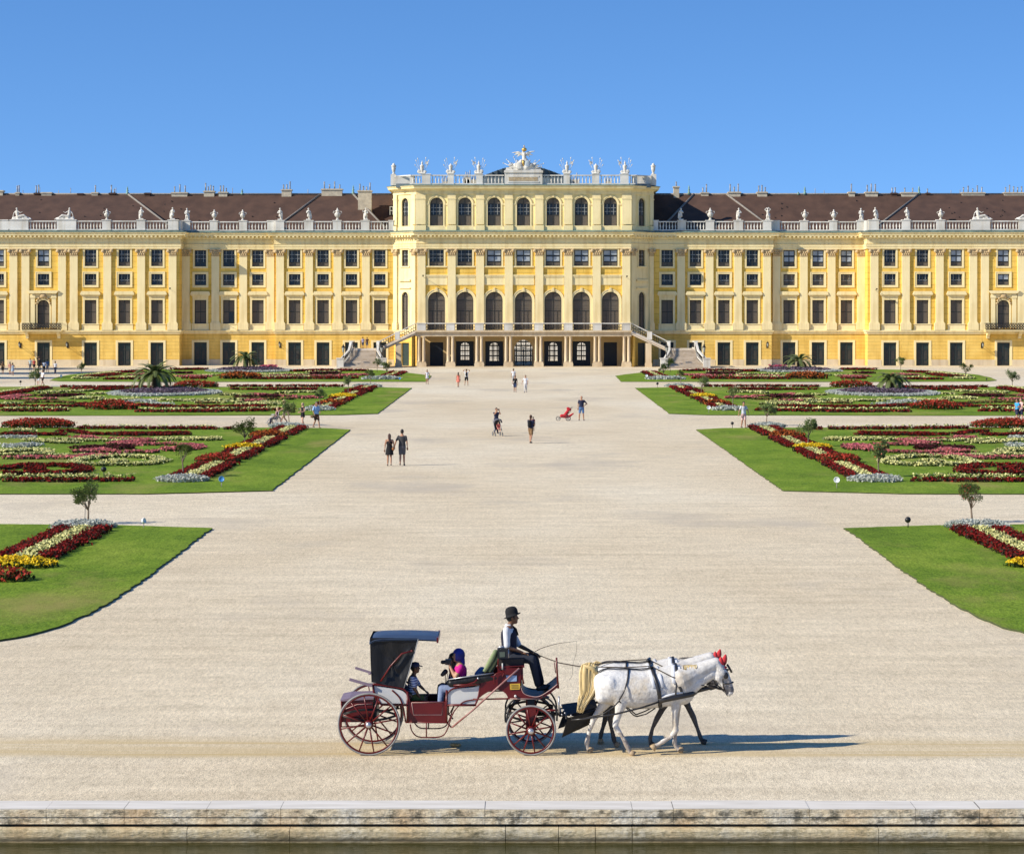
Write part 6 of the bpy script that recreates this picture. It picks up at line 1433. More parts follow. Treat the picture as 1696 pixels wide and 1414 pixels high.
def make_person(label, loc, rotz, H, skin='tan', arms=('down', 'down'), legs='stand', top=None, bottom=None, bottom_kind='shorts', sleeve=.55, hair='short', haircol=(0.04, 0.025, 0.015), hat=None,
                shoes=(0.03, 0.03, 0.03), J=None, voxel=.024, top_long=0.0, group=None, name='person', fat=1.0, pack=None, extras=None, face=True, fem=False):
    k = H / 1.75; t = thing(name, label, 'child' if H < 1.3 and not J else 'person', loc, rotz, group); sk = SKIN[skin]
    L = LEGS[legs]; jn = {}
    for s, a, lg in ((1, arms[0], L[0]), (-1, arms[1], L[1])):
        e, h = ARMS[a] if isinstance(a, str) else a
        jn[s] = dict(sh=Vector((s*.172, 0, 1.405)), el=Vector((s*e[0], e[1], e[2])), ha=Vector((s*h[0], h[1], h[2])), hip=Vector((s*.085, 0, .90)), kn=Vector(lg[0]), an=Vector(lg[1]))
    pel = Vector((0, 0, .92)); nk = Vector((0, 0, 1.47)); hd = Vector((0, -.02, 1.635)); toe = {1: Vector((.01, -.17, -.06)), -1: Vector((-.01, -.17, -.06))}
    if J:
        for s in (1, -1):
            for kk in ('sh', 'el', 'ha', 'hip', 'kn', 'an'):
                if kk in J[s]: jn[s][kk] = Vector(J[s][kk])
            if 'toe' in J[s]: toe[s] = Vector(J[s]['toe'])
        pel, nk, hd = (Vector(J[x]) for x in ('pel', 'nk', 'hd'))
    fw = Vector((0, -1, 0)) if not J else Vector(J.get('fw', (0, -1, 0)))
    def torso(mb, prof, infl=1.0):
        st = len(mb.v); mb.lathe([(r*infl*fat, z) for r, z in prof], (0,0,0), 18, True, *((1, .64) if abs(fw.y) > .5 else (.66, 1)))
        for i in range(st, len(mb.v)):
            v = Vector(mb.v[i]); tt = (v.z - .92) / .55; c = pel.lerp(nk, tt) if tt <= 1 else nk + Vector((0, 0, (v.z - 1.47)))
            mb.v[i] = (c.x + v.x, c.y + v.y, c.z)
    b = MB()
    wz = .118 if fem else .135
    tor = [(.03, .80), (.13, .83), (.165, .92), (wz, 1.10), (.158, 1.28), (.170, 1.38), (.13, 1.445), (.06, 1.50)]
    torso(b, tor); b.cone(nk - Vector((0, 0, .02)), .052, hd - Vector((0, 0, .06)), .05)
    b.ball(hd, .1, 12, 10, (.77, .95, 1.14) if abs(fw.y) > .5 else (.95, .77, 1.14)); b.cone(hd + fw*.03 + Vector((0, 0, -.055)), .058, hd + fw*.055 + Vector((0, 0, -.075)), .042)
    b.cone(hd + fw*.088 + Vector((0, 0, .018)), .010, hd + fw*.112 + Vector((0, 0, -.018)), .015)
    sv = fw.cross(Vector((0, 0, 1)))
    for s in (1, -1):
        q = jn[s]; b.ball(hd + sv*(.078*s) + Vector((0, 0, -.005)), .024, 6, 5, (.7, 1, 1.3))
        b.cone(q['sh'], .055, q['el'], .040); m_ = q['el'].lerp(q['ha'], .3); b.cone(q['el'], .040, m_, .040); b.cone(m_, .040, q['ha'], .024)
        b.cone(q['hip'], .088, q['kn'], .058); m_ = q['kn'].lerp(q['an'], .32); b.cone(q['kn'], .055, m_, .057); b.cone(m_, .057, q['an'], .036)
        b.cone(q['an'] + Vector((0, .03 if not J else 0, -.04)) , .035, q['an'] + toe[s]*.8 + Vector((0, 0, 0)), .030)
    ex = MB()
    for s in (1, -1):     # palm, four fingers of different length, thumb
        q = jn[s]; d = (q['ha'] - q['el']).normalized(); side = d.cross(Vector((0, 0, 1))); side = side.normalized() if side.length > .1 else Vector((0, 1, 0)); nr_ = side.cross(d)
        p0 = q['ha']; st = len(ex.v); ex.tube([p0, p0 + d*.04, p0 + d*.085], [.024, .036, .036], 8, True, True, .5, side)
        curl = -nr_ if nr_.z > 0 else nr_
        for i, ln in enumerate((.068, .078, .072, .056)):
            base = p0 + d*.08 + side*(-.028 + .019*i); ex.tube([base, base + d*ln*.45 + curl*.008, base + d*ln*.8 + curl*.028, base + d*ln*.95 + curl*.045], [.0095, .009, .008, .006], 6)
        base = p0 + d*.03 + side*(-.034*1); ex.tube([base, base + d*.028 - side*.024 + curl*.01, base + d*.055 - side*.026 + curl*.022], [.012, .010, .007], 6)
    if face:
        st = len(ex.v); ex.mset(1)
        for s in (1, -1): ex.ball(hd + fw*.088 + sv*(.032*s) + Vector((0, 0, .012)), .010, 6, 5, (1, 1, .6))
        ex.ball(hd + fw*.094 + Vector((0, 0, -.052)), .016, 6, 4, (1.2, .6, .3) if abs(fw.y) > .5 else (.6, 1.2, .3)); ex.mset(0)
    M = Matrix.Scale(k, 4); b.xform(M); ex.xform(M)
    me = fuse(b, voxel*k if H > 1.3 else voxel*.8, 3, [sk, EYE], 'body', ex, .4); link('body', me, t)
    def garment(nm, m_, fn, vx=1.0):
        g_ = MB(); fn(g_)
        if not g_.v: return
        g_.xform(M); link(nm, fuse(g_, voxel*vx*k if H > 1.3 else voxel*.8, 2, [m_], nm, None, .4), t)
    if top is not None:
        def ft(g_):
            torso(g_, [(.05, .93 - top_long), (.172, .93 - top_long), (.172, .97), (wz+.012, 1.12), (.166, 1.28), (.170, 1.37), (.125, 1.44), (.07, 1.475)], 1.07)
            for s in (1, -1):
                q = jn[s]
                if sleeve > 0: 
                    if sleeve <= 1: g_.cone(q['sh'], .064, q['sh'].lerp(q['el'], sleeve), .056)
                    else: g_.cone(q['sh'], .064, q['el'], .052); g_.cone(q['el'], .052, q['el'].lerp(q['ha'], sleeve-1), .044)
        garment('shirt', top, ft)
    if bottom is not None:
        def fb(g_):
            if bottom_kind in ('shorts', 'trousers'):
                torso(g_, [(.05, .80), (.15, .82), (.178, .90), (.170, .98), (.12, 1.0)], 1.05)
                for s in (1, -1):
                    q = jn[s]; f = .80 if bottom_kind == 'shorts' else 1.0
                    g_.cone(q['hip'], .102, q['hip'].lerp(q['kn'], f), .083 if f < 1 else .074)
                    if bottom_kind == 'trousers': g_.cone(q['kn'], .074, q['kn'].lerp(q['an'], .92), .058)
            elif bottom_kind == 'miniskirt': torso(g_, [(.05, .70), (.20, .70), (.185, .86), (.15, 1.0), (.1, 1.01)], 1.05)
            elif bottom_kind == 'dress': torso(g_, [(.05, .60), (.225, .60), (.20, .76), (.178, .92), (wz+.02, 1.12), (.165, 1.28), (.16, 1.36), (.11, 1.44)], 1.06)
            elif bottom_kind == 'skirt': torso(g_, [(.05, .55), (.26, .55), (.2, .80), (.15, 1.0), (.1, 1.01)], 1.05)
        garment({'trousers': 'trousers', 'shorts': 'shorts'}.get(bottom_kind, 'dress' if bottom_kind == 'dress' else 'skirt'), bottom, fb)
    if hair:
        hm = mat('hair_%d' % int(sum(v*1000 for v in haircol)), haircol, .6, tuple(v*.6 for v in haircol), 12)
        def fh(g_):
            g_.ball(hd - fw*.012 + Vector((0, 0, .022)), .108, 12, 10, (.82, .98, 1.08) if abs(fw.y) > .5 else (.98, .82, 1.08)) if hair != 'sides' else None
            if hair == 'long': g_.cone(hd - fw*.05, .082, nk - fw*.085 + Vector((0, 0, -.18)), .055); g_.cone(hd - fw*.03, .09, hd - fw*.06 - Vector((0,0,.1)), .085)
            if hair == 'bun': g_.ball(hd - fw*.12 + Vector((0, 0, .05)), .045, 8, 6)
            if hair == 'bob': g_.cone(hd - fw*.04, .095, hd - fw*.04 - Vector((0,0,.08)), .09)
            if hair == 'pony': g_.cone(hd - fw*.10 + Vector((0,0,.04)), .03, nk - fw*.10 + Vector((0,0,-.05)), .025)
        # leave the face free: the cap is pushed back from it
        g_ = MB(); fh(g_)
        if g_.v:
            g_.xform(M); hme = fuse(g_, voxel*.8*k, 2, [hm], 'hair', None, .4); bm = bmesh.new(); bm.from_mesh(hme)
            kill = [v for v in bm.verts if (v.co/k - hd).dot(fw) > .045 and (v.co/k - hd).z < .062]
            bmesh.ops.delete(bm, geom=kill, context='VERTS'); bm.to_mesh(hme); bm.free(); link('hair', hme, t)
    if shoes is not None:
        sm = mat('shoe_%d' % int(sum(v*1000 for v in shoes)), shoes, .5); g_ = MB()
        for s in (1, -1):
            q = jn[s]; sh_ = MB(); a = q['an'] + Vector((0, .03 if not J else 0, -.045)); e = q['an'] + toe[s]*.95
            sh_.cone(a, .042, e, .036); sh_.xform(M); link('shoe', fuse(sh_, .016, 1, [sm], 'shoe'), t)
    if hat: 
        g_ = MB(); hc, hk = hat; n0 = hd + Vector((0, 0, .055))
        if hk == 'brim': g_.lathe([(.10, -.005), (.19, -.02), (.19, -.008), (.105, .01), (.10, .07), (.06, .10), (.01, .105)], n0, 14)
        elif hk == 'cap': g_.lathe([(.105, -.02), (.106, .02), (.085, .07), (.01, .09)], n0, 12); g_.tube([n0 + fw*.07, n0 + fw*.17 + Vector((0, 0, -.015))], [.075, .06], 10, True, True, .15, sv)
        g_.xform(M); g_.build('hat', hc, t)
    if pack is not None:
        def fp(g_): c = pel.lerp(nk, .55) - fw*.17; g_.cone(c - Vector((0,0,.12)), .12, c + Vector((0,0,.13)), .10); g_.cone(c - fw*.05 - Vector((0,0,.12)), .08, c - fw*.05 + Vector((0,0,.0)), .07)
        garment('backpack', pack, fp, 1.2)
    if extras: extras(t, M, jn, hd, fw)
    return t
NAVY = cloth('navy', (0.02, 0.025, 0.06)); BLACK = cloth('black', (0.012, 0.012, 0.014)); WHT = cloth('white', (0.75, 0.75, 0.76)); GREY = cloth('dark_grey', (0.055, 0.055, 0.058)); DENIM = cloth('denim', (0.10, 0.20, 0.40)); KHAKI = cloth('khaki', (0.22, 0.13, 0.06))
CORAL = cloth('coral', (0.75, 0.20, 0.14)); PINKC = cloth('pale_pink', (0.80, 0.50, 0.45)); SKYB = cloth('pale_blue', (0.35, 0.55, 0.85)); TEAL = cloth('bright_blue', (0.05, 0.35, 0.65)); BEIGE = cloth('beige', (0.52, 0.42, 0.26)); REDC = cloth('red', (0.45, 0.07, 0.06)); BROWN = cloth('brown', (0.13, 0.06, 0.035)); GREENC = cloth('dark_green', (0.03, 0.09, 0.06)); STRAW = cloth('straw', (0.72, 0.55, 0.25)); SLATE = cloth('slate', (0.09, 0.10, 0.13))
def at(px, py): p = G(px, py); return (p.x, p.y, 0)
def shoulder_bag(m_, side=-1, z=.92):
    def f(t, M, jn, hd, fw):
        q = MB(); st = 0; q.cone((side*.20, -.02, z-.05), .07, (side*.20, .06, z-.02), .08); q.tube([(side*.2, .03, z+.05), (side*.1, .10, 1.2), (-side*.12, .06, 1.46), (-side*.06, -.06, 1.42), (side*.1, -.13, 1.15), (side*.2, -.03, z+.05)], .010, 5); q.xform(M); q.build('shoulder_bag', m_, t)
    return f
B = R(180)
make_person('woman in a black dress with long brown hair walking away beside a man', at(645, 771.5), B+.1, 1.62, 'tan', ('down', 'bag'), 'step', None, BLACK, 'dress', hair='long', haircol=(0.07, 0.03, 0.02), fem=True, extras=shoulder_bag(cloth('tan_leather', (.35, .14, .05)), -1, .95))
make_person('tall man in a grey shirt and grey shorts walking away', at(666, 771), B-.05, 1.83, 'tan', ('side', 'down'), 'step2', GREY, cloth('grey', (0.10, 0.10, 0.115)), 'shorts', sleeve=.7, hair='short', haircol=(0.02, 0.015, 0.012))
def phone(t, M, jn, hd, fw):
    q = MB(); q.box(-.05, .05, -.49, -.45, 1.60, 1.70); q.xform(M); q.build('phone', BLK, t)
make_person('person in navy raising a phone behind a pushchair', at(822, 718), .35, 1.66, 'tan', ('phone', 'phone'), 'stand', NAVY, NAVY, 'trousers', hair='bun', haircol=(0.03, 0.02, 0.015), fem=True, extras=phone)
make_person('woman with a black backpack and brown shorts carrying a child', at(879, 734), R(150), 1.68, 'tan', ('carry', 'carry'), 'step', NAVY, KHAKI, 'shorts', sleeve=.6, hair='pony', haircol=(0.10, 0.04, 0.02), pack=BLACK, fem=True)
p = at(879, 734)
make_person('small child held on the shoulder of the woman with the backpack', (p[0]+.15, p[1]-.02+.16, .72), R(-20), .85, 'light', ('down', 'down'), 'stand', REDC, NAVY, 'shorts', hair='short', haircol=(0.12, 0.06, 0.03), voxel=.02)
make_person('man in a navy shirt and blue denim shorts with one hand on hip', at(963, 696.5), 0.1, 1.80, 'tan', ('hip', 'down'), 'apart', NAVY, DENIM, 'shorts', sleeve=.65, hair=None, fat=1.06)
make_person('woman in a black top and dark shorts with a white bag near the gates', at(853, 650), .1, 1.68, 'tan', ('down', 'bag'), 'step', BLACK, cloth('dark_denim', (0.04, 0.06, 0.13)), 'shorts', hair='bob', haircol=(0.06, 0.03, 0.02), fem=True, extras=shoulder_bag(WHT, -1, .8))
make_person('man in white shirt and pale trousers walking towards the garden', at(870.5, 650), -.1, 1.72, 'tan', ('fwd', 'side'), 'step2', WHT, cloth('off_white', (.62, .6, .58)), 'trousers', hair='short', haircol=(0.10, 0.06, 0.03))
make_person('person in a plain white top standing close to the gate', at(850.5, 636), B, 1.72, 'tan', ('down', 'down'), 'stand', WHT, cloth('pale_grey', (.45, .45, .45)), 'trousers', hair='short')
make_person('woman in a coral dress left of the man with hands on his head', at(759, 641), B-.3, 1.58, 'tan', ('down', 'down'), 'step', None, CORAL, 'dress', hair='long', haircol=(0.05, 0.02, 0.015), fem=True)
make_person('man with a black backpack holding both hands to his head', at(772.5, 638.5), B, 1.78, 'tan', ('head', 'head'), 'apart', WHT, BLACK, 'shorts', sleeve=.4, hair='short', pack=BLACK)
make_person('dark haired girl in white at the inner corner of the back left lawn', at(707.5, 636.5), .3, 1.62, 'tan', ('side', 'down'), 'step', WHT, WHT, 'miniskirt', sleeve=.2, hair='long', haircol=(0.03, 0.015, 0.01), fem=True)
# far left visitors
g_l = 'visitors on the far left walk'
make_person('person in a brown top at the very left edge by the palace', at(4.5, 620), .2, 1.72, 'tan', ('down', 'down'), 'step', KHAKI, BLACK, 'shorts', hair='short', haircol=(0.05, 0.03, 0.02), group=g_l)
make_person('woman in a coral top beside another in white at the far left', at(16.5, 620.5), B, 1.66, 'tan', ('down', 'down'), 'step', cloth('soft_coral', (.6, .28, .22)), BEIGE, 'skirt', hair='pony', group=g_l, fem=True)
make_person('woman in a pale blue dress right of the one in coral, far left', at(21, 622), B+.2, 1.64, 'tan', ('down', 'side'), 'step2', None, cloth('faded_blue', (.4, .5, .62)), 'dress', hair='bob', group=g_l, fem=True)
make_person('person in a pale shirt at the left end of the group before the door', at(50, 613.5), B, 1.7, 'tan', ('down', 'down'), 'stand', cloth('pale_green', (.45, .55, .55)), SLATE, 'trousers', hair='short', haircol=(.3, .2, .1), group=g_l)
make_person('person in a faded red top inside the group before the door', at(56.5, 614), B+.1, 1.66, 'tan', ('down', 'down'), 'stand', REDC, BLACK, 'shorts', hair='short', group=g_l)
make_person('tall person in black in the group before the palace door', at(65, 613.5), B, 1.85, 'tan', ('head', 'down'), 'stand', BLACK, BLACK, 'trousers', sleeve=1.5, hair='short', group=g_l)
make_person('person in a white top and black shorts in front of the group', at(73, 618), B-.2, 1.7, 'tan', ('down', 'hip'), 'step', WHT, BLACK, 'shorts', hair='short', group=g_l)
make_person('person in a slate blue shirt at the right of the group', at(78.5, 616.5), B, 1.74, 'tan', ('hip', 'down'), 'stand', cloth('slate_blue', (.10, .18, .32)), SLATE, 'shorts', hair='short', group=g_l)
make_person('lone person in a white shirt and dark trousers right of the group', at(91.5, 619.5), B, 1.68, 'tan', ('down', 'down'), 'step', WHT, NAVY, 'trousers', hair='short', group=g_l)
make_person('person in a pink top behind the small tree at the far left', at(63, 638), .2, 1.62, 'light', ('down', 'down'), 'step', PINKC, WHT, 'shorts', hair='bob', haircol=(.2, .1, .04), group=g_l, fem=True)
make_person('person in white top and black shorts walking near the small left tree', at(71, 639), -.6, 1.74, 'tan', ('fwd', 'back'), 'walk', WHT, BLACK, 'shorts', hair='short', group=g_l)
# walkers by the second left lawn
make_person('person in a straw hat and green shirt pushing a wheelchair', at(471, 703.5), R(-75), 1.72, 'light', ('push', 'push'), 'walk', GREENC, BEIGE, 'shorts', hair='short', haircol=(.3, .2, .1), hat=(STRAW, 'brim'), extras=shoulder_bag(cloth('leather', (.16, .07, .03)), -1, .95))
make_person('blonde woman in a black top holding a dark bag, walking left', at(501.5, 707), R(-50), 1.66, 'light', ('bent', 'bent'), 'step', BLACK, BLACK, 'miniskirt', sleeve=.1, hair='bob', haircol=(.62, .48, .24), fem=True)
def handbag(t, M, jn, hd, fw):
    q = MB(); q.cone((-.3, -.05, .78), .09, (-.3, .08, .80), .10); q.tube([(-.3, .0, .9), (-.25, -.05, 1.0)], .012, 5); q.xform(M); q.build('brown_bag', cloth('brown_leather', (.14, .09, .04)), t)
make_person('man in a pale blue shirt and brown shorts striding with a bag', at(524, 709.5), R(35), 1.80, 'tan', ('bent', 'bag'), 'walk', SKYB, BROWN, 'shorts', sleeve=.8, hair='short', haircol=(.12, .10, .08), extras=handbag)
make_person('man in a white shirt and pink shorts walking by the second right lawn', at(1231.5, 709), R(20), 1.80, 'tan', ('side', 'side'), 'step', WHT, PINKC, 'shorts', sleeve=.6, hair='short', haircol=(.02, .015, .01))
def ptagged(*a, **k): return make_person(*a, **k)
make_person('person in a bright blue top and dark trousers near the right edge', at(1684.5, 698.5), R(-60), 1.66, 'tan', ('bent', 'down'), 'step', TEAL, NAVY, 'shorts', hair='pony', haircol=(.05, .03, .02), fem=True)
make_person('person in a pink shirt and dark shorts at the right edge', at(1691, 698.5), R(-60), 1.70, 'light', ('fwd', 'down'), 'step2', PINKC, NAVY, 'shorts', hair='short', haircol=(.2, .1, .05))
# two visitors at the head of the left stairs
for px, py, lab, tp in ((601, 577, 'person in pale clothes climbing to the left stair landing', cloth('lilac', (.5, .45, .6))), (608, 576, 'person with a brown top on the left stair landing', BROWN)):
    x = PX(px, 365.8); make_person(lab, (x, 365.8, 2.76), B + .3, 1.7, 'tan', ('down', 'side'), 'step', tp, SLATE, 'shorts', hair='short')

# pushchair with child, red stroller, wheelchair
RUB = mat('dark_tyre', (0.03, 0.03, 0.03), .8); STEEL = mat('steel_tube', (0.45, 0.45, 0.46), .35, None, 4, metal=.6)
def ring(q, c, r, tr_, axis='x', n=20, m=6):
    pts = []
    for i in range(n+1):
        a = 2*math.pi*i/n; pts.append(Vector(c) + (Vector((0, r*math.cos(a), r*math.sin(a))) if axis == 'x' else Vector((r*math.cos(a), 0, r*math.sin(a)))))
    q.tube(pts, tr_, m, False)
def wheel_small(t, c, r, axis='x', name='wheel', tr_=.018, spokes=8):
    q = MB(); ring(q, c, r, tr_, axis); w = q.build(name, RUB, t)
    q = MB(); ring(q, c, r-.02, .007, axis, 16, 4)
    for i in range(spokes):
        a = 2*math.pi*i/spokes; d = Vector((0, math.cos(a), math.sin(a))) if axis == 'x' else Vector((math.cos(a), 0, math.sin(a))); q.tube([Vector(c), Vector(c)+d*(r-.01)], .006, 4)
    q.ball(c, .03, 6, 5); q.build('spokes', STEEL, w)
p = at(825.5, 722); t = thing('pushchair', 'grey hooded pushchair seen from the front with a small child in red', 'pushchair', p, .3)
for sx in (-1, 1):
    wheel_small(t, (sx*.24, -.1, .10), .10); wheel_small(t, (sx*.24, .45, .12), .12)
q = MB()
for sx in (-1, 1): q.tube([(sx*.24, -.1, .12), (sx*.22, .1, .5), (sx*.22, .55, 1.0)], .014, 5); q.tube([(sx*.24, .45, .14), (sx*.22, .1, .5)], .012, 5)
q.tube([(-.22, .55, 1.0), (.22, .55, 1.0)], .016, 5); q.build('frame', STEEL, t)
q = MB(); q.box(-.2, .2, -.12, .22, .38, .43); q.obox((0, .2, .42), (0, .36, .95), .4, .04, (0, 1, 0)); q.build('seat', BLACK, t)
q = MB(); q.tube([(-.25, .15, .86), (-.2, .12, 1.0), (0, .10, 1.06), (.2, .12, 1.0), (.25, .15, .86)], .12, 8, True, True, .4, (0, 1, 0)); q.build('hood', cloth('grey_hood', (.12, .12, .14)), t)
SIT = lambda: {'pel': (0, .0, .92), 'nk': (0, .08, 1.45), 'hd': (0, .06, 1.62), 1: dict(hip=(.09, 0, .90), kn=(.12, -.42, .90), an=(.13, -.50, .52), el=(.24, -.05, 1.15), ha=(.15, -.26, 1.02)), -1: dict(hip=(-.09, 0, .90), kn=(-.12, -.42, .90), an=(-.13, -.50, .52), el=(-.24, -.05, 1.15), ha=(-.15, -.26, 1.02))}
make_person('small child in red sitting in the pushchair', (p[0], p[1]+.02, .02), .3, .88, 'light', top=REDC, bottom=cloth('pink_red', (.5, .12, .12)), bottom_kind='shorts', hair='short', haircol=(.15, .08, .04), J=SIT(), voxel=.024)['category'] = 'child'
p = at(936, 696.5); t = thing('stroller', 'bright red three wheeled stroller standing empty beside the man in denim', 'stroller', p, 0)
RED_S = cloth('stroller_red', (.50, .02, .03))
for (x, y, r) in ((-.50, 0, .15), (.22, -.26, .17), (.22, .26, .17)): wheel_small(t, (x, y, r), r, 'y')
q = MB()
for sy in (-.22, .22): q.tube([(-.5, sy*.3, .15), (.0, sy, .35), (.35, sy, .62), (.42, sy, .92), (.52, sy, .96)], .018, 5); q.tube([(.22, sy, .17), (.0, sy, .38)], .016, 5); q.tube([(-.1, sy, .3), (.25, sy, .55)], .014, 5)
q.tube([(.52, -.22, .96), (.52, .22, .96)], .02, 5); q.build('frame', BLK, t)
q = MB(); q.cone((-.25, 0, .34), .13, (.1, 0, .32), .15); q.cone((.02, 0, .42), .13, (.30, 0, .86), .09); q.cone((.28, 0, .30), .10, (.60, 0, .52), .05); link('seat', fuse(q, .03, 2, [RED_S], 'seat'), t)
q = MB(); q.cone((.2, 0, .88), .11, (.34, 0, .80), .12); link('hood', fuse(q, .03, 2, [RED_S], 'hood'), t)
p = at(456.5, 703.5); t = thing('wheelchair', 'wheelchair with large spoked wheels pushed towards the left', 'wheelchair', p, 0)
for sy in (-.28, .28): wheel_small(t, (.05, sy, .31), .31, 'y', 'wheel', .02, 12); wheel_small(t, (-.42, sy*.8, .08), .08, 'y', 'caster', .02, 4)
q = MB()
for sy in (-.24, .24): q.tube([(-.42, sy, .1), (-.38, sy, .5), (.2, sy, .52), (.24, sy, .95), (.38, sy, .96)], .014, 5); q.tube([(-.38, sy, .5), (-.62, sy, .12), (-.72, sy, .12)], .014, 5); q.tube([(-.3, sy, .72), (.2, sy, .72)], .018, 5)
q.build('frame', STEEL, t)
q = MB(); q.box(-.3, .2, -.23, .23, .48, .54); q.box(.18, .23, -.23, .23, .5, .95); q.build('seat', BLACK, t)
make_person('seated person in the wheelchair wearing pale clothes', (p[0]+.08, p[1], -.36), R(-90), 1.6, 'light', top=cloth('dusty_pink', (.5, .3, .3)), bottom=NAVY, bottom_kind='trousers', hair='short', haircol=(.5, .35, .2), sleeve=.6, J=SIT())
# ---------------------------------------------------------------- the carriage
def V1(zx, zy, Y): return W(530 + zx/3.944, 980 + zy/3.944, Y)
def V2(zx, zy, Y): return W(900 + zx/4.711, 1030 + zy/4.711, Y)
REDP = mat('dark_red_lacquer', (0.125, 0.009, 0.008), .32, (0.085, 0.006, 0.006), 3, spec=.4); WHITEP = mat('white_lacquer', (0.62, 0.61, 0.58), .35, (0.50, 0.50, 0.49), 2, spec=.5)
LEATH = mat('black_leather', (0.014, 0.013, 0.013), .48, (0.007, 0.007, 0.007), 3, bump=.7, bscale=4, stretch=(2.5, 1, .8), spec=.35); SKYLEATH = mat('sky_tinted_leather', (0.045, 0.07, 0.115), .38, (0.035, 0.05, 0.09), 2.5, bump=.4, bscale=4, spec=.7)  # hood top: the sky's blue reflection is put into the leather colour
TYRE = mat('grey_tyre', (0.30, 0.29, 0.27), .6, (0.2, 0.19, 0.18), 8); HUBM = mat('nickel_hub', (0.55, 0.55, 0.56), .3, None, 8, metal=.7); TRIM = mat('pale_lining', (0.62, 0.40, 0.36), .5, None, 5); MAUVE = mat('mauve_wood', (0.23, 0.17, 0.21), .5, (0.18, .13, .17), 3)
CUSH = mat('dark_cushion', (0.03, 0.022, 0.02), .8, None, 5, bump=.4)
YN, YFr, YCn = 42.80, 44.00, 43.40; YB = 42.95; YBF = 43.85
car = thing('horse_carriage', 'open dark red and white horse carriage with black folding hood and large spoked wheels', 'carriage', (-1.0, YCn, 0))
CO = (-1.0, YCn, 0)
def cb(q, name, m, parent=None): return q.build(name, m, parent or car, org=CO)
def wheel(c, r, label=None):
    q = MB(); ring(q, c, r-.018, .018, 'y', 48, 6); 
    t = cb(q, 'wheel', TYRE)
    q = MB(); ring(q, c, r-.045, .016, 'y', 48, 6)
    for i in range(12):
        a = 2*math.pi*(i+.33)/12; d = Vector((math.cos(a), 0, math.sin(a))); q.tube([Vector(c)+d*.05, Vector(c)+d*(r-.045)], [.017, .011], 6)
    st = len(q.v); q.lathe([(.05, -.09), (.075, -.07), (.08, .05), (.06, .08)], (0,0,0), 16); q.xform(Matrix.Translation(Vector(c)) @ Matrix.Rotation(R(90), 4, 'X'), st); cb(q, 'spokes', REDP, t)
    q = MB(); q.lathe([(.01, -.13), (.04, -.125), (.052, -.09), (.052, -.06)], (0,0,0), 14); q.xform(Matrix.Translation(Vector(c)) @ Matrix.Rotation(R(-90), 4, 'X'))
    q2 = MB(); q2.lathe([(.052, .06), (.052, .10), (.035, .125), (.01, .13)], (0,0,0), 14); q2.xform(Matrix.Translation(Vector(c)) @ Matrix.Rotation(R(90), 4, 'X')); q2.v = q2.v
    cb(q2 if c[1] < YCn else q, 'hub_cap', HUBM, t)
cr = V1(320, 872, YN); cf_ = V1(1378, 912, YN); rr, rf_ = .545, .438
wheel((cr.x, YN, rr), rr); wheel((cr.x, YFr, rr), rr); wheel((cf_.x, YN, rf_), rf_); wheel((cf_.x, YFr, rf_), rf_)
q = MB(); q.tube([(cr.x, YN, rr), (cr.x, YFr, rr)], .028, 8); q.tube([(cf_.x, YN, rf_), (cf_.x, YFr, rf_)], .028, 8); [cb(q_, 'axle', BLK) for q_ in split_mb(q)]
def cb2(q, name, m, parent=None):
    r_ = [cb(q_, name, m, parent) for q_ in sorted(split_mb(q, lambda c: c.y > YCn), key=lambda q_: q_.v[0][1])]; return r_[0]
def P(pts, Y=YB): return [V1(a, b_, Y) for a, b_ in pts]
def side(q, pts, y0, y1, Y=None):
    pp = [V1(a, b_, Y or y0) for a, b_ in pts]; q.prism([(p.x, p.z) for p in pp], y0, y1, 'y')
def rod(q, pts, r=.012, Y=YB, n=6): q.tube([V1(a, b_, Y) for a, b_ in pts], r, n)
def curve(pts, k=5):
    """Catmull-Rom through 2d points"""
    out = []
    for i in range(len(pts)-1):
        p0 = pts[max(i-1, 0)]; p1 = pts[i]; p2 = pts[i+1]; p3 = pts[min(i+2, len(pts)-1)]
        for j in range(k):
            t = j/k; out.append(tuple(.5*((2*b) + (-a+c)*t + (2*a-5*b+4*c-d)*t*t + (-a+3*b-3*c+d)*t**3) for a, b, c, d in zip(p0, p1, p2, p3)))
    return out + [pts[-1]]
# body shells
q = MB(); T = .03
def wall2(pts, m_=0):
    q.mset(m_); side(q, pts, YB, YB+T); q.mset(m_); pp = [V1(a, b_, YB) for a, b_ in pts]; q.prism([(p.x, p.z) for p in pp], YBF-T, YBF, 'y')
rearp = [(350, 612)] + curve([(350, 612), (440, 625), (520, 640), (556, 660), (572, 690)]) + [(574, 728), (400, 726), (372, 690)]
wall2(rearp)
frontp = curve([(826, 732), (828, 690), (850, 652), (900, 632), (1000, 622), (1045, 612)]) + [(1030, 690), (1010, 735)]
wall2(frontp)
[cb(q_, 'body_panel', WHITEP) for q_ in split_mb(q, lambda c: (c.y > YCn, c.x > -2))]
q = MB()
doorp = [(560, 640), (575, 690), (580, 714), (826, 714), (834, 660), (842, 680), (830, 740), (824, 850), (572, 846), (556, 740)]
pp = [(560, 700), (830, 700), (824, 848), (572, 846)]
side(q, [(564, 716), (828, 716), (824, 850), (572, 846)], YB-.012, YB+.02); p_ = [V1(a, b_, YB) for a, b_ in [(564, 716), (828, 716), (824, 850), (572, 846)]]; q.prism([(p.x, p.z) for p in p_], YBF-.02, YBF+.012, 'y')
q.mset(1); rod(q, [(598, 722), (802, 720), (795, 802), (610, 802), (598, 722)], .0045, YB-.016, 4); q.mset(0)
dr = cb2(q, 'door_panel', [REDP, TRIM])
q = MB()
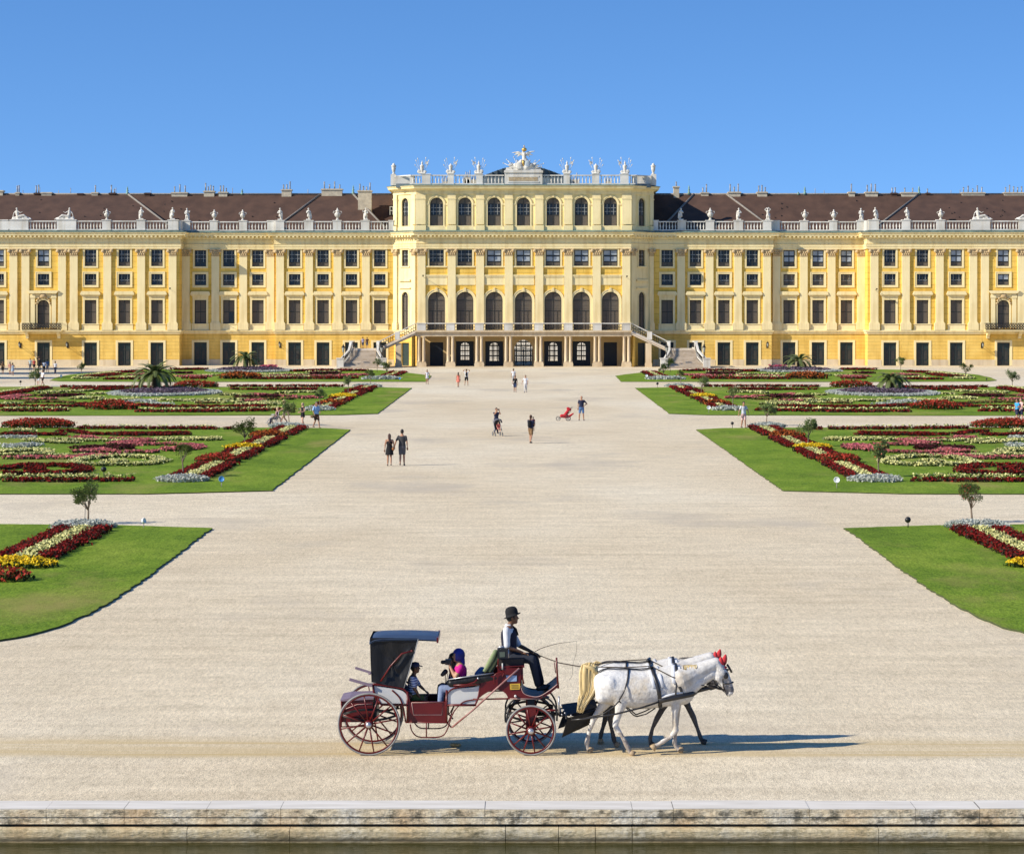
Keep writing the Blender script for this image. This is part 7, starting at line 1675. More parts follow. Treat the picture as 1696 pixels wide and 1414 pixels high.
for Y in (YB-.008, YBF+.008):
    def rd(pts, r=.016): 
        pp = [V1(a, b_, YB) for a, b_ in pts]; q.tube([(p.x, Y, p.z) for p in pp], r, 6)
    rd(curve([(345, 600), (440, 612), (530, 628), (568, 655), (582, 700), (584, 716)]), .018); rd([(372, 700), (400, 735), (575, 738)], .02); rd([(345, 600), (352, 650), (385, 735)], .02)
    rd(curve([(822, 714), (826, 680), (846, 646), (900, 622), (1045, 600)]), .016); rd([(826, 738), (1015, 738)], .02); rd(curve([(1048, 604), (1036, 680), (1014, 738)]), .016)
    rd([(572, 650), (572, 850)], .02); rd([(828, 640), (826, 850)], .02); rd([(560, 850), (830, 852), (860, 885)], .014)
    rd(curve([(470, 640), (520, 690), (545, 760), (560, 850)]), .014)
    rd(curve([(590, 862), (600, 905), (635, 942), (700, 948), (790, 942), (830, 900), (870, 790), (930, 722), (1000, 703), (1060, 697)]), .011); rd([(1000, 700), (1230, 696), (1440, 692)], .014); rd([(695, 850), (695, 946)], .011); rd([(830, 860), (880, 770)], .009)
cb2(q, 'body_framework', REDP)
q = MB(); q.tube(P([(862, 884), (1000, 770), (1150, 632), (1302, 498)], YB-.04), .016, 6); cb(q, 'brace_rod', mat('pinkish_rod', (0.50, 0.30, 0.27), .4, (0.2, .05, .04), 4))
# floor and interior
def slab(q, zx0, zx1, zy, th=.03, y0=YB+.02, y1=YBF-.02):
    a = V1(zx0, zy, YB); b_ = V1(zx1, zy, YB); q.box(a.x, b_.x, y0, y1, a.z-th, a.z)
q = MB(); slab(q, 380, 600, 716, .04); slab(q, 570, 828, 830, .03); slab(q, 820, 1020, 730, .04)
a = V1(570, 720, YB); b_ = V1(828, 830, YB)
q.box(a.x, a.x+.02, YB+.02, YBF-.02, b_.z, a.z); q.box(b_.x-.02, b_.x, YB+.02, YBF-.02, b_.z, a.z)
cb(q, 'floor', LEATH)
q = MB(); a = V1(385, 700, YB); b_ = V1(600, 660, YB); q.box(a.x, b_.x, YB+.05, YBF-.05, a.z, b_.z-.01); q.box(a.x-.03, a.x+.10, YB+.05, YBF-.05, a.z, V1(0, 560, YB).z); cb(q, 'rear_seat', CUSH)
q = MB(); a = V1(850, 710, YB); b_ = V1(1010, 655, YB); q.box(a.x, b_.x, YB+.05, YBF-.05, a.z, b_.z); q.box(b_.x-.10, b_.x, YB+.05, YBF-.05, a.z, V1(0, 590, YB).z); cb(q, 'front_seat', CUSH)
# raised hood: two side curtains, back and top with a visor
q = MB(); YH0, YH1 = 42.92, 43.88
hs_ = [(326, 300), (640, 303), (620, 380), (580, 520), (545, 626), (440, 610), (336, 588), (330, 450)]
pp = [V1(a, b_, YH0) for a, b_ in hs_]
def fan(q, pts, y, off):
    # slightly billowed leather: centre pushed inwards
    n_ = len(pts); cx_ = sum(p.x for p in pts)/n_; cz = sum(p.z for p in pts)/n_; rows = 6; vs = []
    for j in range(rows+1):
        f = j/rows
        for p in pts: vs.append((p.x*(1-f)+cx_*f, y + off*math.sin(f*math.pi/2)*.6 + .012*math.sin(p.x*23+j*1.7)*(f > 0), p.z*(1-f)+cz*f))
    fs = [(j*n_+k, j*n_+(k+1)%n_, (j+1)*n_+(k+1)%n_, (j+1)*n_+k) for j in range(rows) for k in range(n_)]
    q.add(vs, fs, True)
dense = []
for i in range(len(pp)): 
    for j in range(5): dense.append(pp[i].lerp(pp[(i+1) % len(pp)], j/5))
fan(q, dense, YH0, .06); fan(q, dense, YH0+.012, .06); fan(q, dense, YH1, -.06)
a0, a1 = pp[0], pp[6]; a7 = pp[7]
bk = [a0, a7, a1]
q.add([(p.x, YH0, p.z) for p in bk] + [(p.x, YH1, p.z) for p in bk] , [(0,1,4,3), (1,2,5,4)], True); q.add([(p.x+.02, YH0, p.z) for p in bk] + [(p.x+.02, YH1, p.z) for p in bk] , [(3,4,1,0), (4,5,2,1)], True)
hood = cb(q, 'hood', LEATH)
q = MB(); topz = V1(0, 303, YH0).z; xs0 = V1(322, 300, YH0).x; xs1 = V1(768, 303, YH0).x
prof = []
for i in range(13):
    t = i/12; x = xs0 + (xs1-xs0)*t; z = topz + .012 + (.02*math.sin(math.pi*t)) - .05*(max(0, .12-t)/.12)**2; prof.append((x, z))
vs = []; 
for (x, z) in prof:
    for j in range(9):
        u = j/8; vs.append((x, YH0-.02 + (YH1-YH0+.04)*u, z + .015*math.sin(math.pi*u) - (.045 if j in (0, 8) else 0)))
q.add(vs, [(i*9+j, (i+1)*9+j, (i+1)*9+j+1, i*9+j+1) for i in range(12) for j in range(8)], True)
q.add([(x, y, z-.02) for x, y, z in vs], [(i*9+j+1, (i+1)*9+j+1, (i+1)*9+j, i*9+j) for i in range(12) for j in range(8)], True)
q.mset(1); q.obox((xs1, YH0-.03, topz-.03), (xs1, YH1+.03, topz-.03), .03, .09); q.mset(0)
cb(q, 'hood_top', [SKYLEATH, REDP], hood)
q = MB()
for Y in (YH0-.03, YH1+.03):
    pt = [V1(a, b_, YH0) for a, b_ in [(398, 582), (462, 482), (535, 402), (600, 384)]]; q.tube([(p.x, Y, p.z) for p in pt], .015, 6); q.ball((pt[3].x, Y, pt[3].z), .022, 8, 6); q.ball((pt[1].x, Y, pt[1].z), .018, 8, 6)
cb2(q, 'hood_iron', REDP, hood)
q = MB(); pt = [V1(a, b_, YH0-.015) for a, b_ in [(642, 306), (622, 382), (582, 520), (548, 628)]]; q.tube(pt, .008, 5); cb(q, 'hood_seam', mat('grey_seam', (.30, .31, .32), .5), hood)
q = MB(); pt = [V1(a, b_, YH0) for a, b_ in [(230, 495), (330, 526)]]; q.obox(pt[0], pt[1], .03, .04); pt = [V1(a, b_, YH0-.02) for a, b_ in [(192, 570), (340, 612)]]; q.obox(pt[0], pt[1], .04, .045)
pt = [V1(a, b_, YH0) for a, b_ in [(316, 536), (336, 530)]]; q.tube(pt, .02, 5); [cb(q_, 'luggage_rail', MAUVE) for q_ in split_mb(q)]
# trunk behind the rear seat
q = MB(); a = V1(136, 712, YB+.05); b_ = V1(345, 850, YB+.05)
side(q, [(136, 712), (345, 700), (345, 850), (136, 850)], YB+.05, YBF-.1); q.mset(1); side(q, [(132, 706), (190, 694), (350, 690), (350, 700), (136, 714)], YB+.02, YBF-.08)
q.mset(0); rod(q, [(140, 712), (140, 880), (300, 876)], .014, YB+.03); q.mset(2); rod(q, [(150, 770), (240, 735), (340, 730)], .006, YB+.04, 4); cb(q, 'luggage_box', [REDP, MAUVE, TRIM])
# springs
q = MB()
for Y in (YN+.14, YFr-.14):
    for (zx, zy, w, s_) in ((320, 812, 175, 1), (1378, 812, 150, 1)):
        c_ = V1(zx, zy, YN); ww = w/378
        for k in range(2):
            for sg in (1, -1): q.tube([(c_.x + ww*t, Y, c_.z + sg*(.085*(1-t*t)) + k*.02*sg) for t in (-1, -.66, -.33, 0, .33, .66, 1)], .012, 5)
    rod_ = [V1(a, b_, YN) for a, b_ in curve([(1212, 860), (1212, 790), (1250, 725), (1310, 700)])]; q.tube([(p.x, Y, p.z) for p in rod_], .016, 6)
    rod_ = [V1(a, b_, YN) for a, b_ in curve([(1548, 850), (1545, 780), (1505, 715), (1450, 690)])]; q.tube([(p.x, Y, p.z) for p in rod_], .016, 6)
c_ = V1(1378, 790, YN); q.tube([(c_.x, YN+.14, c_.z), (c_.x, YFr-.14, c_.z)], .03, 8); ring(q, (c_.x, YCn, c_.z-.0), .001, .001, 'y', 4, 3)
st = len(q.v); q.lathe([(.30, -.012), (.33, 0), (.30, .012)], (c_.x, YCn, V1(0, 712, YB).z), 28); q.box(c_.x-.06, c_.x+.06, YN+.2, YFr-.2, rf_, V1(0, 705, YB).z); q.box(c_.x-.25, c_.x+.25, YCn-.3, YCn+.3, V1(0, 712, YB).z, V1(0, 698, YB).z)
c_ = V1(320, 812, YN); q.box(c_.x-.05, c_.x+.12, YN+.25, YFr-.25, rr, V1(0, 735, YB).z)
[cb(q_, 'springs', BLK) for q_ in split_mb(q, lambda c: (c.y > YCn, c.x > -1.3))]
q = MB(); c_ = V1(1378, 870, YN); q.box(c_.x-.09, c_.x+.09, YN+.11, YN+.17, rf_, V1(0, 760, YB).z); q.box(c_.x-.09, c_.x+.09, YFr-.17, YFr-.11, rf_, V1(0, 760, YB).z); cb2(q, 'axle_block', REDP)
# coachman's body: arch, boot, toe board
q = MB()
ch = curve([(1040, 692), (1070, 668), (1120, 642), (1170, 638), (1210, 660), (1232, 696)])
boot = [(1048, 600), (1060, 560), (1130, 545), (1200, 505), (1240, 490), (1320, 484), (1312, 560), (1308, 610)] + curve([(1308, 610), (1325, 655), (1365, 676), (1430, 680), (1500, 640), (1548, 600)]) + [(1556, 618), (1500, 664), (1440, 697), (1232, 697)] + list(reversed(ch))[1:]
for (y0, y1) in ((YB-.02, YB+.02), (YBF-.02, YBF+.02)):
    pt = [V1(a, b_, YB) for a, b_ in boot]; q.prism([(p.x, p.z) for p in pt], y0, y1, 'y')
cb2(q, 'boot_side', REDP)
q = MB(); q.mset(0)
fl = [V1(a, b_, YB) for a, b_ in curve([(1312, 560), (1322, 640), (1365, 676), (1430, 680), (1500, 640), (1550, 598)])]
q.add([(p.x, YB+.02, p.z-.01) for p in fl] + [(p.x, YBF-.02, p.z-.01) for p in fl], [(i, i+1, len(fl)+i+1, len(fl)+i) for i in range(len(fl)-1)], True)
slab(q, 1050, 1315, 590, .03); a = V1(1180, 590, YB); b_ = V1(1318, 500, YB); q.box(a.x, b_.x, YB+.03, YBF-.03, a.z-.01, b_.z-.04) 
cb(q, 'footboard', LEATH)
q = MB(); rod(q, curve([(1310, 612), (1328, 658), (1368, 678), (1430, 682), (1500, 642), (1550, 602)]), .006, YB-.026, 4); rod(q, [(1240, 697), (1440, 698)], .006, YB-.026, 4); cb(q, 'lining_stripe', TRIM)
q = MB(); side(q, [(1215, 545), (1285, 545), (1285, 582), (1222, 586)], YB-.032, YB-.02); cb(q, 'blue_panel', mat('pale_blue_panel', (0.30, 0.42, 0.62), .4, None, 3))
q = MB(); side(q, [(1240, 600), (1308, 598), (1304, 636), (1242, 638)], YB-.036, YB-.02); q.mset(1)
for zz in (608, 617, 626): side(q, [(1250, zz), (1296, zz-1), (1296, zz+2), (1250, zz+3)], YB-.040, YB-.0362)
cb(q, 'number_plate', [mat('yellow_plate', (0.62, 0.40, 0.05), .4, None, 3), mat('plate_marks', (0.16, 0.10, 0.03), .5)])
q = MB(); c_ = V1(1277, 680, YB-.04); q.ball(c_, .024, 10, 7); cb(q, 'side_reflector', WHITEP)
q = MB(); rod(q, [(1545, 428), (1548, 500), (1556, 630)], .016, YB); rod(q, [(1530, 458), (1540, 530)], .008, YB)
pt = [V1(a, b_, YB) for a, b_ in [(1545, 520), (1556, 625)]]; q.add([(pt[0].x, YB, pt[0].z), (pt[1].x, YB, pt[1].z), (pt[1].x, YBF, pt[1].z), (pt[0].x, YBF, pt[0].z), (pt[0].x+.02, YB, pt[0].z), (pt[1].x+.02, YB, pt[1].z), (pt[1].x+.02, YBF, pt[1].z), (pt[0].x+.02, YBF, pt[0].z)], [(0,1,2,3), (7,6,5,4), (0,3,7,4), (0,4,5,1)])
cb(q, 'dashboard', REDP)
# coachman's seat
q = MB(); side(q, [(1160, 440), (1330, 436), (1330, 480), (1165, 486)], YB+.02, YBF-.02); q.mset(1); side(q, [(1165, 486), (1335, 480), (1335, 494), (1165, 498)], YB-.02, YBF+.02); q.mset(2); rod(q, [(1192, 465), (1192, 505)], .012, YB-.03); q.mset(1); rod(q, [(1195, 420), (1165, 432), (1162, 500)], .012, YB-.02); rod(q, [(1320, 490), (1322, 560), (1330, 600)], .016, YB)
rod(q, curve([(1140, 600), (1140, 545), (1175, 525), (1200, 528), (1192, 552)]), .013, YB-.06)
side(q, [(1200, 498), (1215, 498), (1215, 560), (1200, 560)], YB, YB+.03); side(q, [(1160, 498), (1180, 498), (1190, 560), (1160, 570)], YB, YB+.05)
cb(q, 'coachman_seat', [CUSH, REDP, WHITEP])
# folded front hood
q = MB(); q.cone(V1(860, 596, YB+.03), .075, V1(1110, 556, YB+.03), .060); q.cone(V1(860, 596, YBF-.03), .075, V1(1110, 556, YBF-.03), .060); q.cone(V1(1118, 560, YB+.05), .06, V1(1118, 560, YBF-.05), .06); q.cone(V1(1000, 600, YB+.02), .045, V1(1150, 560, YB+.02), .05)
fh_ = link('front_hood', fuse(q, .02, 2, [LEATH], 'front_hood'), car); fh_.data.transform(Matrix.Translation((-CO[0], -CO[1], 0)))
q = MB(); rod(q, [(872, 610), (960, 606), (1010, 590), (1032, 566)], .016, YB-.06); q.mset(1); q.ball(V1(1032, 564, YB-.06), .020, 8, 6); rod(q, [(838, 572), (990, 548), (1135, 528)], .009, YB-.03); cb(q, 'hood_iron', [REDP, HUBM], fh_)
# lantern box beside the coachman's seat, blanket
q = MB(); side(q, [(1158, 372), (1222, 370), (1222, 432), (1160, 436)], YB-.10, YB+.06); q.mset(1); side(q, [(1172, 392), (1208, 391), (1208, 424), (1174, 426)], YB-.106, YB-.10); q.mset(2); rod(q, [(1165, 362), (1190, 358), (1205, 362)], .014, YB-.02); rod(q, [(1232, 372), (1232, 430)], .006, YB-.08); cb(q, 'carriage_lamp', [BLK, mat('dim_lamp_glass', (.10, .12, .09), .15), HUBM])
bl = thing('blanket', 'pale green folded blanket hanging behind the coachman seat', 'blanket', (0, 0, 0)); 
q = MB(); o_ = V1(1130, 470, YB); bl.location = o_
for k, (dx, cc) in enumerate(((0, 0), (14, 1), (30, 0), (44, 1))):
    a = [V1(x, y, YB+.02+.02*k) for x, y in ((1150+dx*.4, 380), (1118+dx, 440), (1072+dx, 520))]; q.mset(cc); q.tube(a, [.035, .045, .03], 7, True, True, .4, (1, 0, 0))
q.build('folds', [cloth('blanket_green', (.30, .36, .18)), cloth('blanket_dark', (.06, .10, .07))], bl, org=o_)
# pole, swingletree and leather splash flaps
q = MB(); a = V1(1560, 765, YCn); b_ = V2(1240, 520, YCn); q.tube([(a.x-.5, YCn, .62), (a.x+.5, YCn, .64), (b_.x, YCn, b_.z)], [.035, .032, .025], 8); q.tube([(a.x+.02, YN+.2, .66), (a.x+.02, YFr-.2, .66)], .025, 8)
for yy in (42.98, 43.80): q.tube([(a.x+.12, yy-.28, .66), (a.x+.12, yy+.28, .66)], .018, 8); q.tube([(a.x+.02, yy, .66), (a.x+.12, yy, .66)], .014, 6)
cb(q, 'pole', BLK)
q = MB(); rod(q, [(1480, 775), (1560, 770)], .018, YB); q.mset(1); rod(q, [(1560, 680), (1560, 790)], .016, YB-.02); q.mset(2)
for zz in ((1575, 740), (1590, 770), (1600, 790), (1580, 800), (1640, 805)): q.ball(V1(zz[0], zz[1], YB-.04), .016, 7, 5)
cb(q, 'swingletree', [REDP, HUBM, HUBM])
q = MB()
def flap(pts, Y0, Y1):
    vs = [V2(a, b_, Y0 + (Y1-Y0)*c) for a, b_, c in pts]; n_ = len(vs); q.add(vs + [v + Vector((0, .012, 0)) for v in vs], [tuple(range(n_)), tuple(reversed(range(n_, 2*n_)))] + [((i+1) % n_, i, n_+i, n_+(i+1) % n_) for i in range(n_)], False)
flap([(190, 745, 0), (430, 690, .4), (490, 680, .6), (380, 790, .5), (250, 845, .3), (142, 900, 0)], 43.05, 43.5)
flap([(150, 730, .6), (205, 745, .6), (165, 815, .5), (112, 832, .4)], 43.0, 43.4)
flap([(140, 640, 1), (300, 618, 1), (400, 600, 1), (420, 660, .6), (300, 735, .2), (160, 730, 0)], 43.1, 43.6)
[cb(q_, 'splash_flap', LEATH) for q_ in split_mb(q)]

# ---------------------------------------------------------------- horses
def horse_mat(name, c1, c2, c3):
    m = bpy.data.materials.new(name); m.use_nodes = True; nt = m.node_tree; b = nt.nodes['Principled BSDF']; b.inputs['Roughness'].default_value = .6
    tcn = nt.nodes.new('ShaderNodeTexCoord'); n = nt.nodes.new('ShaderNodeTexNoise'); n.inputs['Scale'].default_value = 2.3; n.inputs['Detail'].default_value = 6
    n2 = nt.nodes.new('ShaderNodeTexNoise'); n2.inputs['Scale'].default_value = 22; n2.inputs['Detail'].default_value = 4
    nt.links.new(tcn.outputs['Object'], n.inputs['Vector']); nt.links.new(tcn.outputs['Object'], n2.inputs['Vector'])
    r = nt.nodes.new('ShaderNodeValToRGB'); e = r.color_ramp.elements; e[0].position = .34; e[0].color = c3 + (1,); e[1].position = .62; e[1].color = c1 + (1,); k = e.new(.48); k.color = c2 + (1,)
    nt.links.new(n.outputs['Fac'], r.inputs['Fac'])
    r2 = nt.nodes.new('ShaderNodeValToRGB'); r2.color_ramp.elements[0].position = .3; r2.color_ramp.elements[0].color = (.78, .78, .80, 1); r2.color_ramp.elements[1].position = .6; r2.color_ramp.elements[1].color = (1, 1, 1, 1); nt.links.new(n2.outputs['Fac'], r2.inputs['Fac'])
    x = nt.nodes.new('ShaderNodeMix'); x.data_type = 'RGBA'; x.blend_type = 'MULTIPLY'; x.inputs['Factor'].default_value = 1; nt.links.new(r.outputs['Color'], x.inputs['A']); nt.links.new(r2.outputs['Color'], x.inputs['B'])
    nt.links.new(x.outputs['Result'], b.inputs['Base Color']); bn = nt.nodes.new('ShaderNodeBump'); bn.inputs['Strength'].default_value = .5; bn.inputs['Distance'].default_value = .02; nt.links.new(n2.outputs['Fac'], bn.inputs['Height']); nt.links.new(bn.outputs['Normal'], b.inputs['Normal']); return m
HW = horse_mat('white_coat', (0.70, 0.68, 0.64), (0.62, 0.59, 0.54), (0.52, 0.44, 0.33)); HG = horse_mat('grey_leg_coat', (0.46, 0.41, 0.36), (0.38, 0.33, 0.28), (0.24, 0.20, 0.17)); HD = horse_mat('shaded_grey_leg_coat', (0.10, 0.085, 0.075), (0.07, 0.06, 0.052), (0.045, 0.038, 0.034)); HM = horse_mat('dark_muzzle', (0.16, 0.15, 0.15), (0.11, 0.10, 0.10), (0.07, 0.065, 0.065))  # far horse's legs: grey coat with their shade put into the colour
HOOF = mat('hoof_horn', (0.42, 0.31, 0.18), .6, (0.28, .2, .12), 6); HOOFD = mat('dark_hoof', (0.05, 0.04, 0.035), .6); TAILM = mat('blond_tail_hair', (0.66, 0.50, 0.24), .6, (0.50, 0.36, 0.15), 7, stretch=(8, 8, .6)); TAILW = mat('pale_tail_hair', (0.72, 0.60, 0.36), .6, (0.6, .46, .24), 7, stretch=(8, 8, .6)); MANED = mat('grey_mane_hair', (0.22, 0.20, 0.17), .7, (0.1, .09, .08), 7)
EARR = cloth('ear_net_red', (0.62, 0.045, 0.05)); HARN = mat('harness_leather', (0.012, 0.011, 0.011), .38, (0.02, .018, .018), 5, spec=.6); PAD = mat('white_harness_pad', (0.66, 0.67, 0.70), .8, None, 6)
TR = [(392, 430, 520, .10), (410, 405, 560, .20), (450, 380, 610, .27), (500, 366, 640, .30), (560, 360, 655, .31), (640, 366, 662, .31), (720, 372, 676, .325), (800, 368, 678, .33), (880, 356, 670, .31), (950, 340, 660, .28), (1010, 330, 655, .26), (1070, 335, 650, .24), (1120, 360, 640, .21), (1160, 420, 610, .16), (1180, 480, 570, .08)]
def build_horse(label, Yc, legs, dark, headshift=(0, 0), seed=0, tuck=0.0):
    def Vh(zx, zy, dy=0): # silhouette coordinates were traced on the near horse's own plane
        p = V2(zx, zy, 42.97); return Vector((p.x, Yc + dy, p.z))
    root_x = Vh(760, 0).x; t = thing('horse', label, 'horse', (root_x, Yc, 0), 0, 'pair of harnessed white horses'); OR = (root_x, Yc, 0)
    b = MB(); n_ = 20
    vs = []
    for (zx, zt_, zb_, hw) in TR:
        a = Vh(zx, zt_); c = Vh(zx, zb_); cz = (a.z+c.z)/2; rz = (a.z-c.z)/2
        for k in range(n_):
            th = 2*math.pi*k/n_; sy = math.sin(th); cyz = math.cos(th); hwf = hw * (1 - .14*max(0, cyz))   # narrower along the spine
            vs.append((a.x, Yc + hwf*sy, cz + rz*cyz))
    m_ = len(TR); b.add(vs, [(i*n_+k, i*n_+(k+1) % n_, (i+1)*n_+(k+1) % n_, (i+1)*n_+k) for i in range(m_-1) for k in range(n_)] + [tuple(reversed(range(n_))), tuple(range((m_-1)*n_, m_*n_))], True)
    hx, hy = headshift
    def H(zx, zy, dy=0): return Vh(zx+hx-max(0, zy-345)*tuck, zy+hy, dy)
    # neck and head as narrow stacked capsules
    for dy in (-.035, .035):
        b.cone(Vh(1075, 450, dy*2), .245, H(1190, 395, dy), .165); b.cone(H(1190, 395, dy), .165, H(1275, 352, dy), .125); b.cone(H(1275, 352, dy), .125, H(1345, 318, dy), .095); b.cone(Vh(1090, 520, dy*2), .2, H(1220, 445, dy), .13); b.cone(H(1220, 445, dy), .13, H(1310, 400, dy), .10)
        b.cone(H(1352, 325, dy), .09, H(1392, 390, dy), .10); b.cone(H(1368, 395, dy), .095, H(1368, 425, dy), .10); b.cone(H(1366, 425, dy), .075, H(1425, 515, dy*.6), .055)
    b.cone(H(1398, 392), .10, H(1442, 480), .075); b.cone(H(1442, 480), .075, H(1460, 530), .066); b.cone(H(1458, 535), .066, H(1456, 548), .06); b.cone(H(1425, 525), .052, H(1442, 566), .036)
    for s in (-1, 1): b.cone(H(1408, 392, s*.075), .028, H(1416, 405, s*.072), .026); b.cone(H(1472, 530, s*.03), .018, H(1474, 538, s*.03), .016)
    # shoulders and rump masses
    for s in (-1, 1):
        b.cone(Vh(530, 480, s*.10), .20, Vh(600, 600, s*.15), .12); b.cone(Vh(1040, 430, s*.11), .16, Vh(1090, 560, s*.12), .13); b.cone(Vh(1090, 560, s*.12), .13, Vh(1030, 600, s*.12), .09); b.cone(Vh(480, 470, s*.09), .18, Vh(460, 570, s*.12), .13)
    hoofs = []
    for (kind, s, pts) in legs:
        dy = s*(.15 if kind == 'h' else .13)
        rad = {'h': [.175, .125, .068, .052, .036, .046, .034], 'f': [.125, .085, .055, .054, .034, .043, .034]}[kind]
        p = [Vh(x, y, dy) for x, y in pts]
        for i in range(len(p)-2): b.cone(p[i], rad[i], p[i+1], rad[i+1])
        if kind == 'h': b.cone(p[2] + Vector((-.03, 0, .04)), .03, p[2] + Vector((-.01, 0, -.05)), .03)
        hoofs.append((p[-2], p[-1]))
    for (pa, ph) in hoofs: b.cone(pa, .034, ph + (pa-ph)*.25, .042)
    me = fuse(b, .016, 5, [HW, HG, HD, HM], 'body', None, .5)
    bm = bmesh.new(); bm.from_mesh(me); rn = random.Random(4); mz = H(1452, 520)
    for f in bm.faces:
        c = f.calc_center_median(); w = .03*math.sin(c.x*31) + .02*math.sin(c.z*47 + c.y*13)
        if (c - mz).length < .115 + w and c.x > mz.x - .10: f.material_index = 3
        elif (c - mz).length < .24 + w*2 and c.x > mz.x - .13 and c.z > mz.z - .05: f.material_index = 1
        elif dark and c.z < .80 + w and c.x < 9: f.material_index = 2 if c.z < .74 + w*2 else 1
        elif (not dark) and c.z < .34 + w*3: f.material_index = 1
    bm.to_mesh(me); bm.free(); me.transform(Matrix.Translation(-Vector(OR))); link('body', me, t)
    def hb(q, name, m, parent=None): return q.build(name, m, parent or t, org=OR)
    for (pa, ph) in hoofs:
        d = (ph - pa).normalized(); q = MB(); fwd = Vector((1, 0, 0)) - d*d.x; fwd = fwd.normalized() if fwd.length > .2 else Vector((1, 0, 0))
        q.tube([ph - d*.055, ph - d*.02 + fwd*.012, ph + d*.022 + fwd*.03], [.044, .055, .064], 12, True, True); hb(q, 'hoof', HOOFD if (dark and ph.z > .3 or dark and ph.x > root_x) else HOOF)
    # tail
    rn = random.Random(seed+1); q = MB()
    tsh = 75 if dark else 0
    if not dark:
        for u_ in (-.6, 0, .6): q.mset(0); q.tube([Vh(x, y, .03*u_) for x, y in [(412, 400), (398+12*u_, 362), (352+44*u_, 345), (350+48*u_, 430), (342+36*u_, 530), (312+22*u_, 605), (288+6*u_, 655)]], [.04, .05, .062, .062, .055, .04, .012], 8, True, True, 1.2)
    for i in range(260):
        u, v = rn.uniform(-1, 1), rn.uniform(-1, 1); w = .5 + .5*rn.random()
        base = (412, 395); ydn = 45 if dark else 0; pts = [(base[0], base[1]+rn.uniform(-10, 10)), (398+16*u, 352+8*u+ydn), (352+58*u, 330+26*u*u+14*v+ydn), (350+66*u, 430), (342+50*u, 540), (312+34*u, 615), (282+14*u, 630+75*w)]
        pts = [(x + tsh*min(1, j) + rn.uniform(-6, 6)*(j > 0), y + rn.uniform(-6, 6)*(j > 0)) for j, (x, y) in enumerate(pts)]
        c3 = [Vh(x, y, .10*v*(j/6)) for j, (x, y) in enumerate(pts)]; q.mset(0 if rn.random() < .6 else 1); cc_ = [Vector(p) for p in curve([tuple(p) for p in c3], 3)]; n9 = len(cc_); sway = [rn.uniform(-.03, .03) for _ in range(2)]; cc_ = [v + Vector((sway[0]*math.sin(k9*.55 + sway[1]*90)*k9/len(cc_), 0, 0)) for k9, v in enumerate(cc_)]; q.tube(cc_, [.010 if k9 < n9*.6 else .010*(1-(k9-n9*.6)/(n9*.4))+.001 for k9 in range(n9)], 4)
    hb(q, 'tail', [TAILM, TAILW])
    q = MB()
    for i in range(60):
        u = rn.random()*(1 if dark else .42); x = 1095 + u*250; y = 342 - 45*u + 12*math.sin(u*3.1); ln = rn.uniform(25, 95) * (.35 + .9*math.sin(min(1, u/.42)*3.1))
        q.mset(2 if dark else rn.choice((0, 0, 1, 2)))
        if dark:
            q.tube([H(x, y-16, .0), H(x+18, y-20+rn.uniform(-4, 3), -.03), H(x+40, y-22+rn.uniform(-4, 3), -.02)], [.010, .012, .003], 4); continue
        q.tube([H(x, y-4 - (8 if dark else 0), 0), H(x-6, y-6, -.10), H(x-4+rn.uniform(-8, 8), y+ln*.5, -.175+.05*u), H(x+rn.uniform(-14, 14), y+ln, -.195+.07*u)], [.012, .014, .012, .004], 5)
    hb(q, 'mane', [TAILM, TAILW, MANED])
    for s, (ax, ay, bx, by) in ((-1, (1382, 350, 1382, 268)), (1, (1404, 340, 1426, 258))):
        q = MB(); a = H(ax, ay, s*.055); e = H(bx, by, s*.075); d = e - a
        q.tube([a, a + d*.3, a + d*.65, a + d*.95, a + d*1.05], [.034, .052, .044, .02, .003], 9, True, True, .6, (1, 0, 0)); hb(q, 'ear_cover', EARR)
    q = MB(); q.tube([H(1370, 342, 0), H(1385, 350, -.08), H(1412, 352, -.07), H(1425, 352, 0), H(1412, 352, .07), H(1385, 350, .08), H(1370, 342, 0)], .02, 6); hb(q, 'ear_cover_band', EARR)
    # bridle
    def hs3(pts, hw=.088, r=.009, m=0):
        for s in (-1, 1): q.tube([H(x, y, s*w_) for (x, y, w_) in pts], r, 5)
    q = MB(); 
    hs3([(1378, 362, .10), (1392, 420, .10), (1404, 500, .075), (1410, 522, .062)], r=.012); hs3([(1400, 475, .09), (1440, 476, .075), (1482, 468, .02)], r=.013); hs3([(1374, 372, .10), (1338, 470, .09), (1346, 490, .03)], r=.011); hs3([(1368, 352, .06), (1400, 360, .105), (1436, 372, .05), (1444, 372, 0)], r=.013); hs3([(1346, 486, .05), (1410, 528, .065)], r=.009)
    hs3([(1434, 330, .0), (1448, 352, .01), (1470, 392, .0)], r=.02)
    for s in (-1, 1): q.ball(H(1420, 410, s*.108), .058, 10, 8, (.8, .22, 1)); ring(q, H(1410, 528, s*.066), .026, .006, 'y', 12, 4)
    br = hb(q, 'bridle', HARN); q = MB(); 
    for s in (-1, 1): q.ball(H(1374, 366, s*.108), .024, 8, 6)
    hb(q, 'rosette', PAD, br)
    # harness straps laid on the barrel
    def surf(zx, zy, side=-1, off=.014):
        i = 0
        while i < len(TR)-2 and TR[i+1][0] < zx: i += 1
        A, B_ = TR[i], TR[i+1]; f = min(1, max(0, (zx-A[0])/(B_[0]-A[0]))); zt_, zb_, hw = [A[k]+(B_[k]-A[k])*f for k in (1, 2, 3)]
        a = Vh(zx, zt_); c = Vh(zx, zb_); p = Vh(zx, zy); cz = (a.z+c.z)/2; rz = (a.z-c.z)/2; v = max(-1, min(1, (p.z-cz)/rz)); w = hw*math.sqrt(max(0, 1-v*v))*(1-.14*max(0, v))
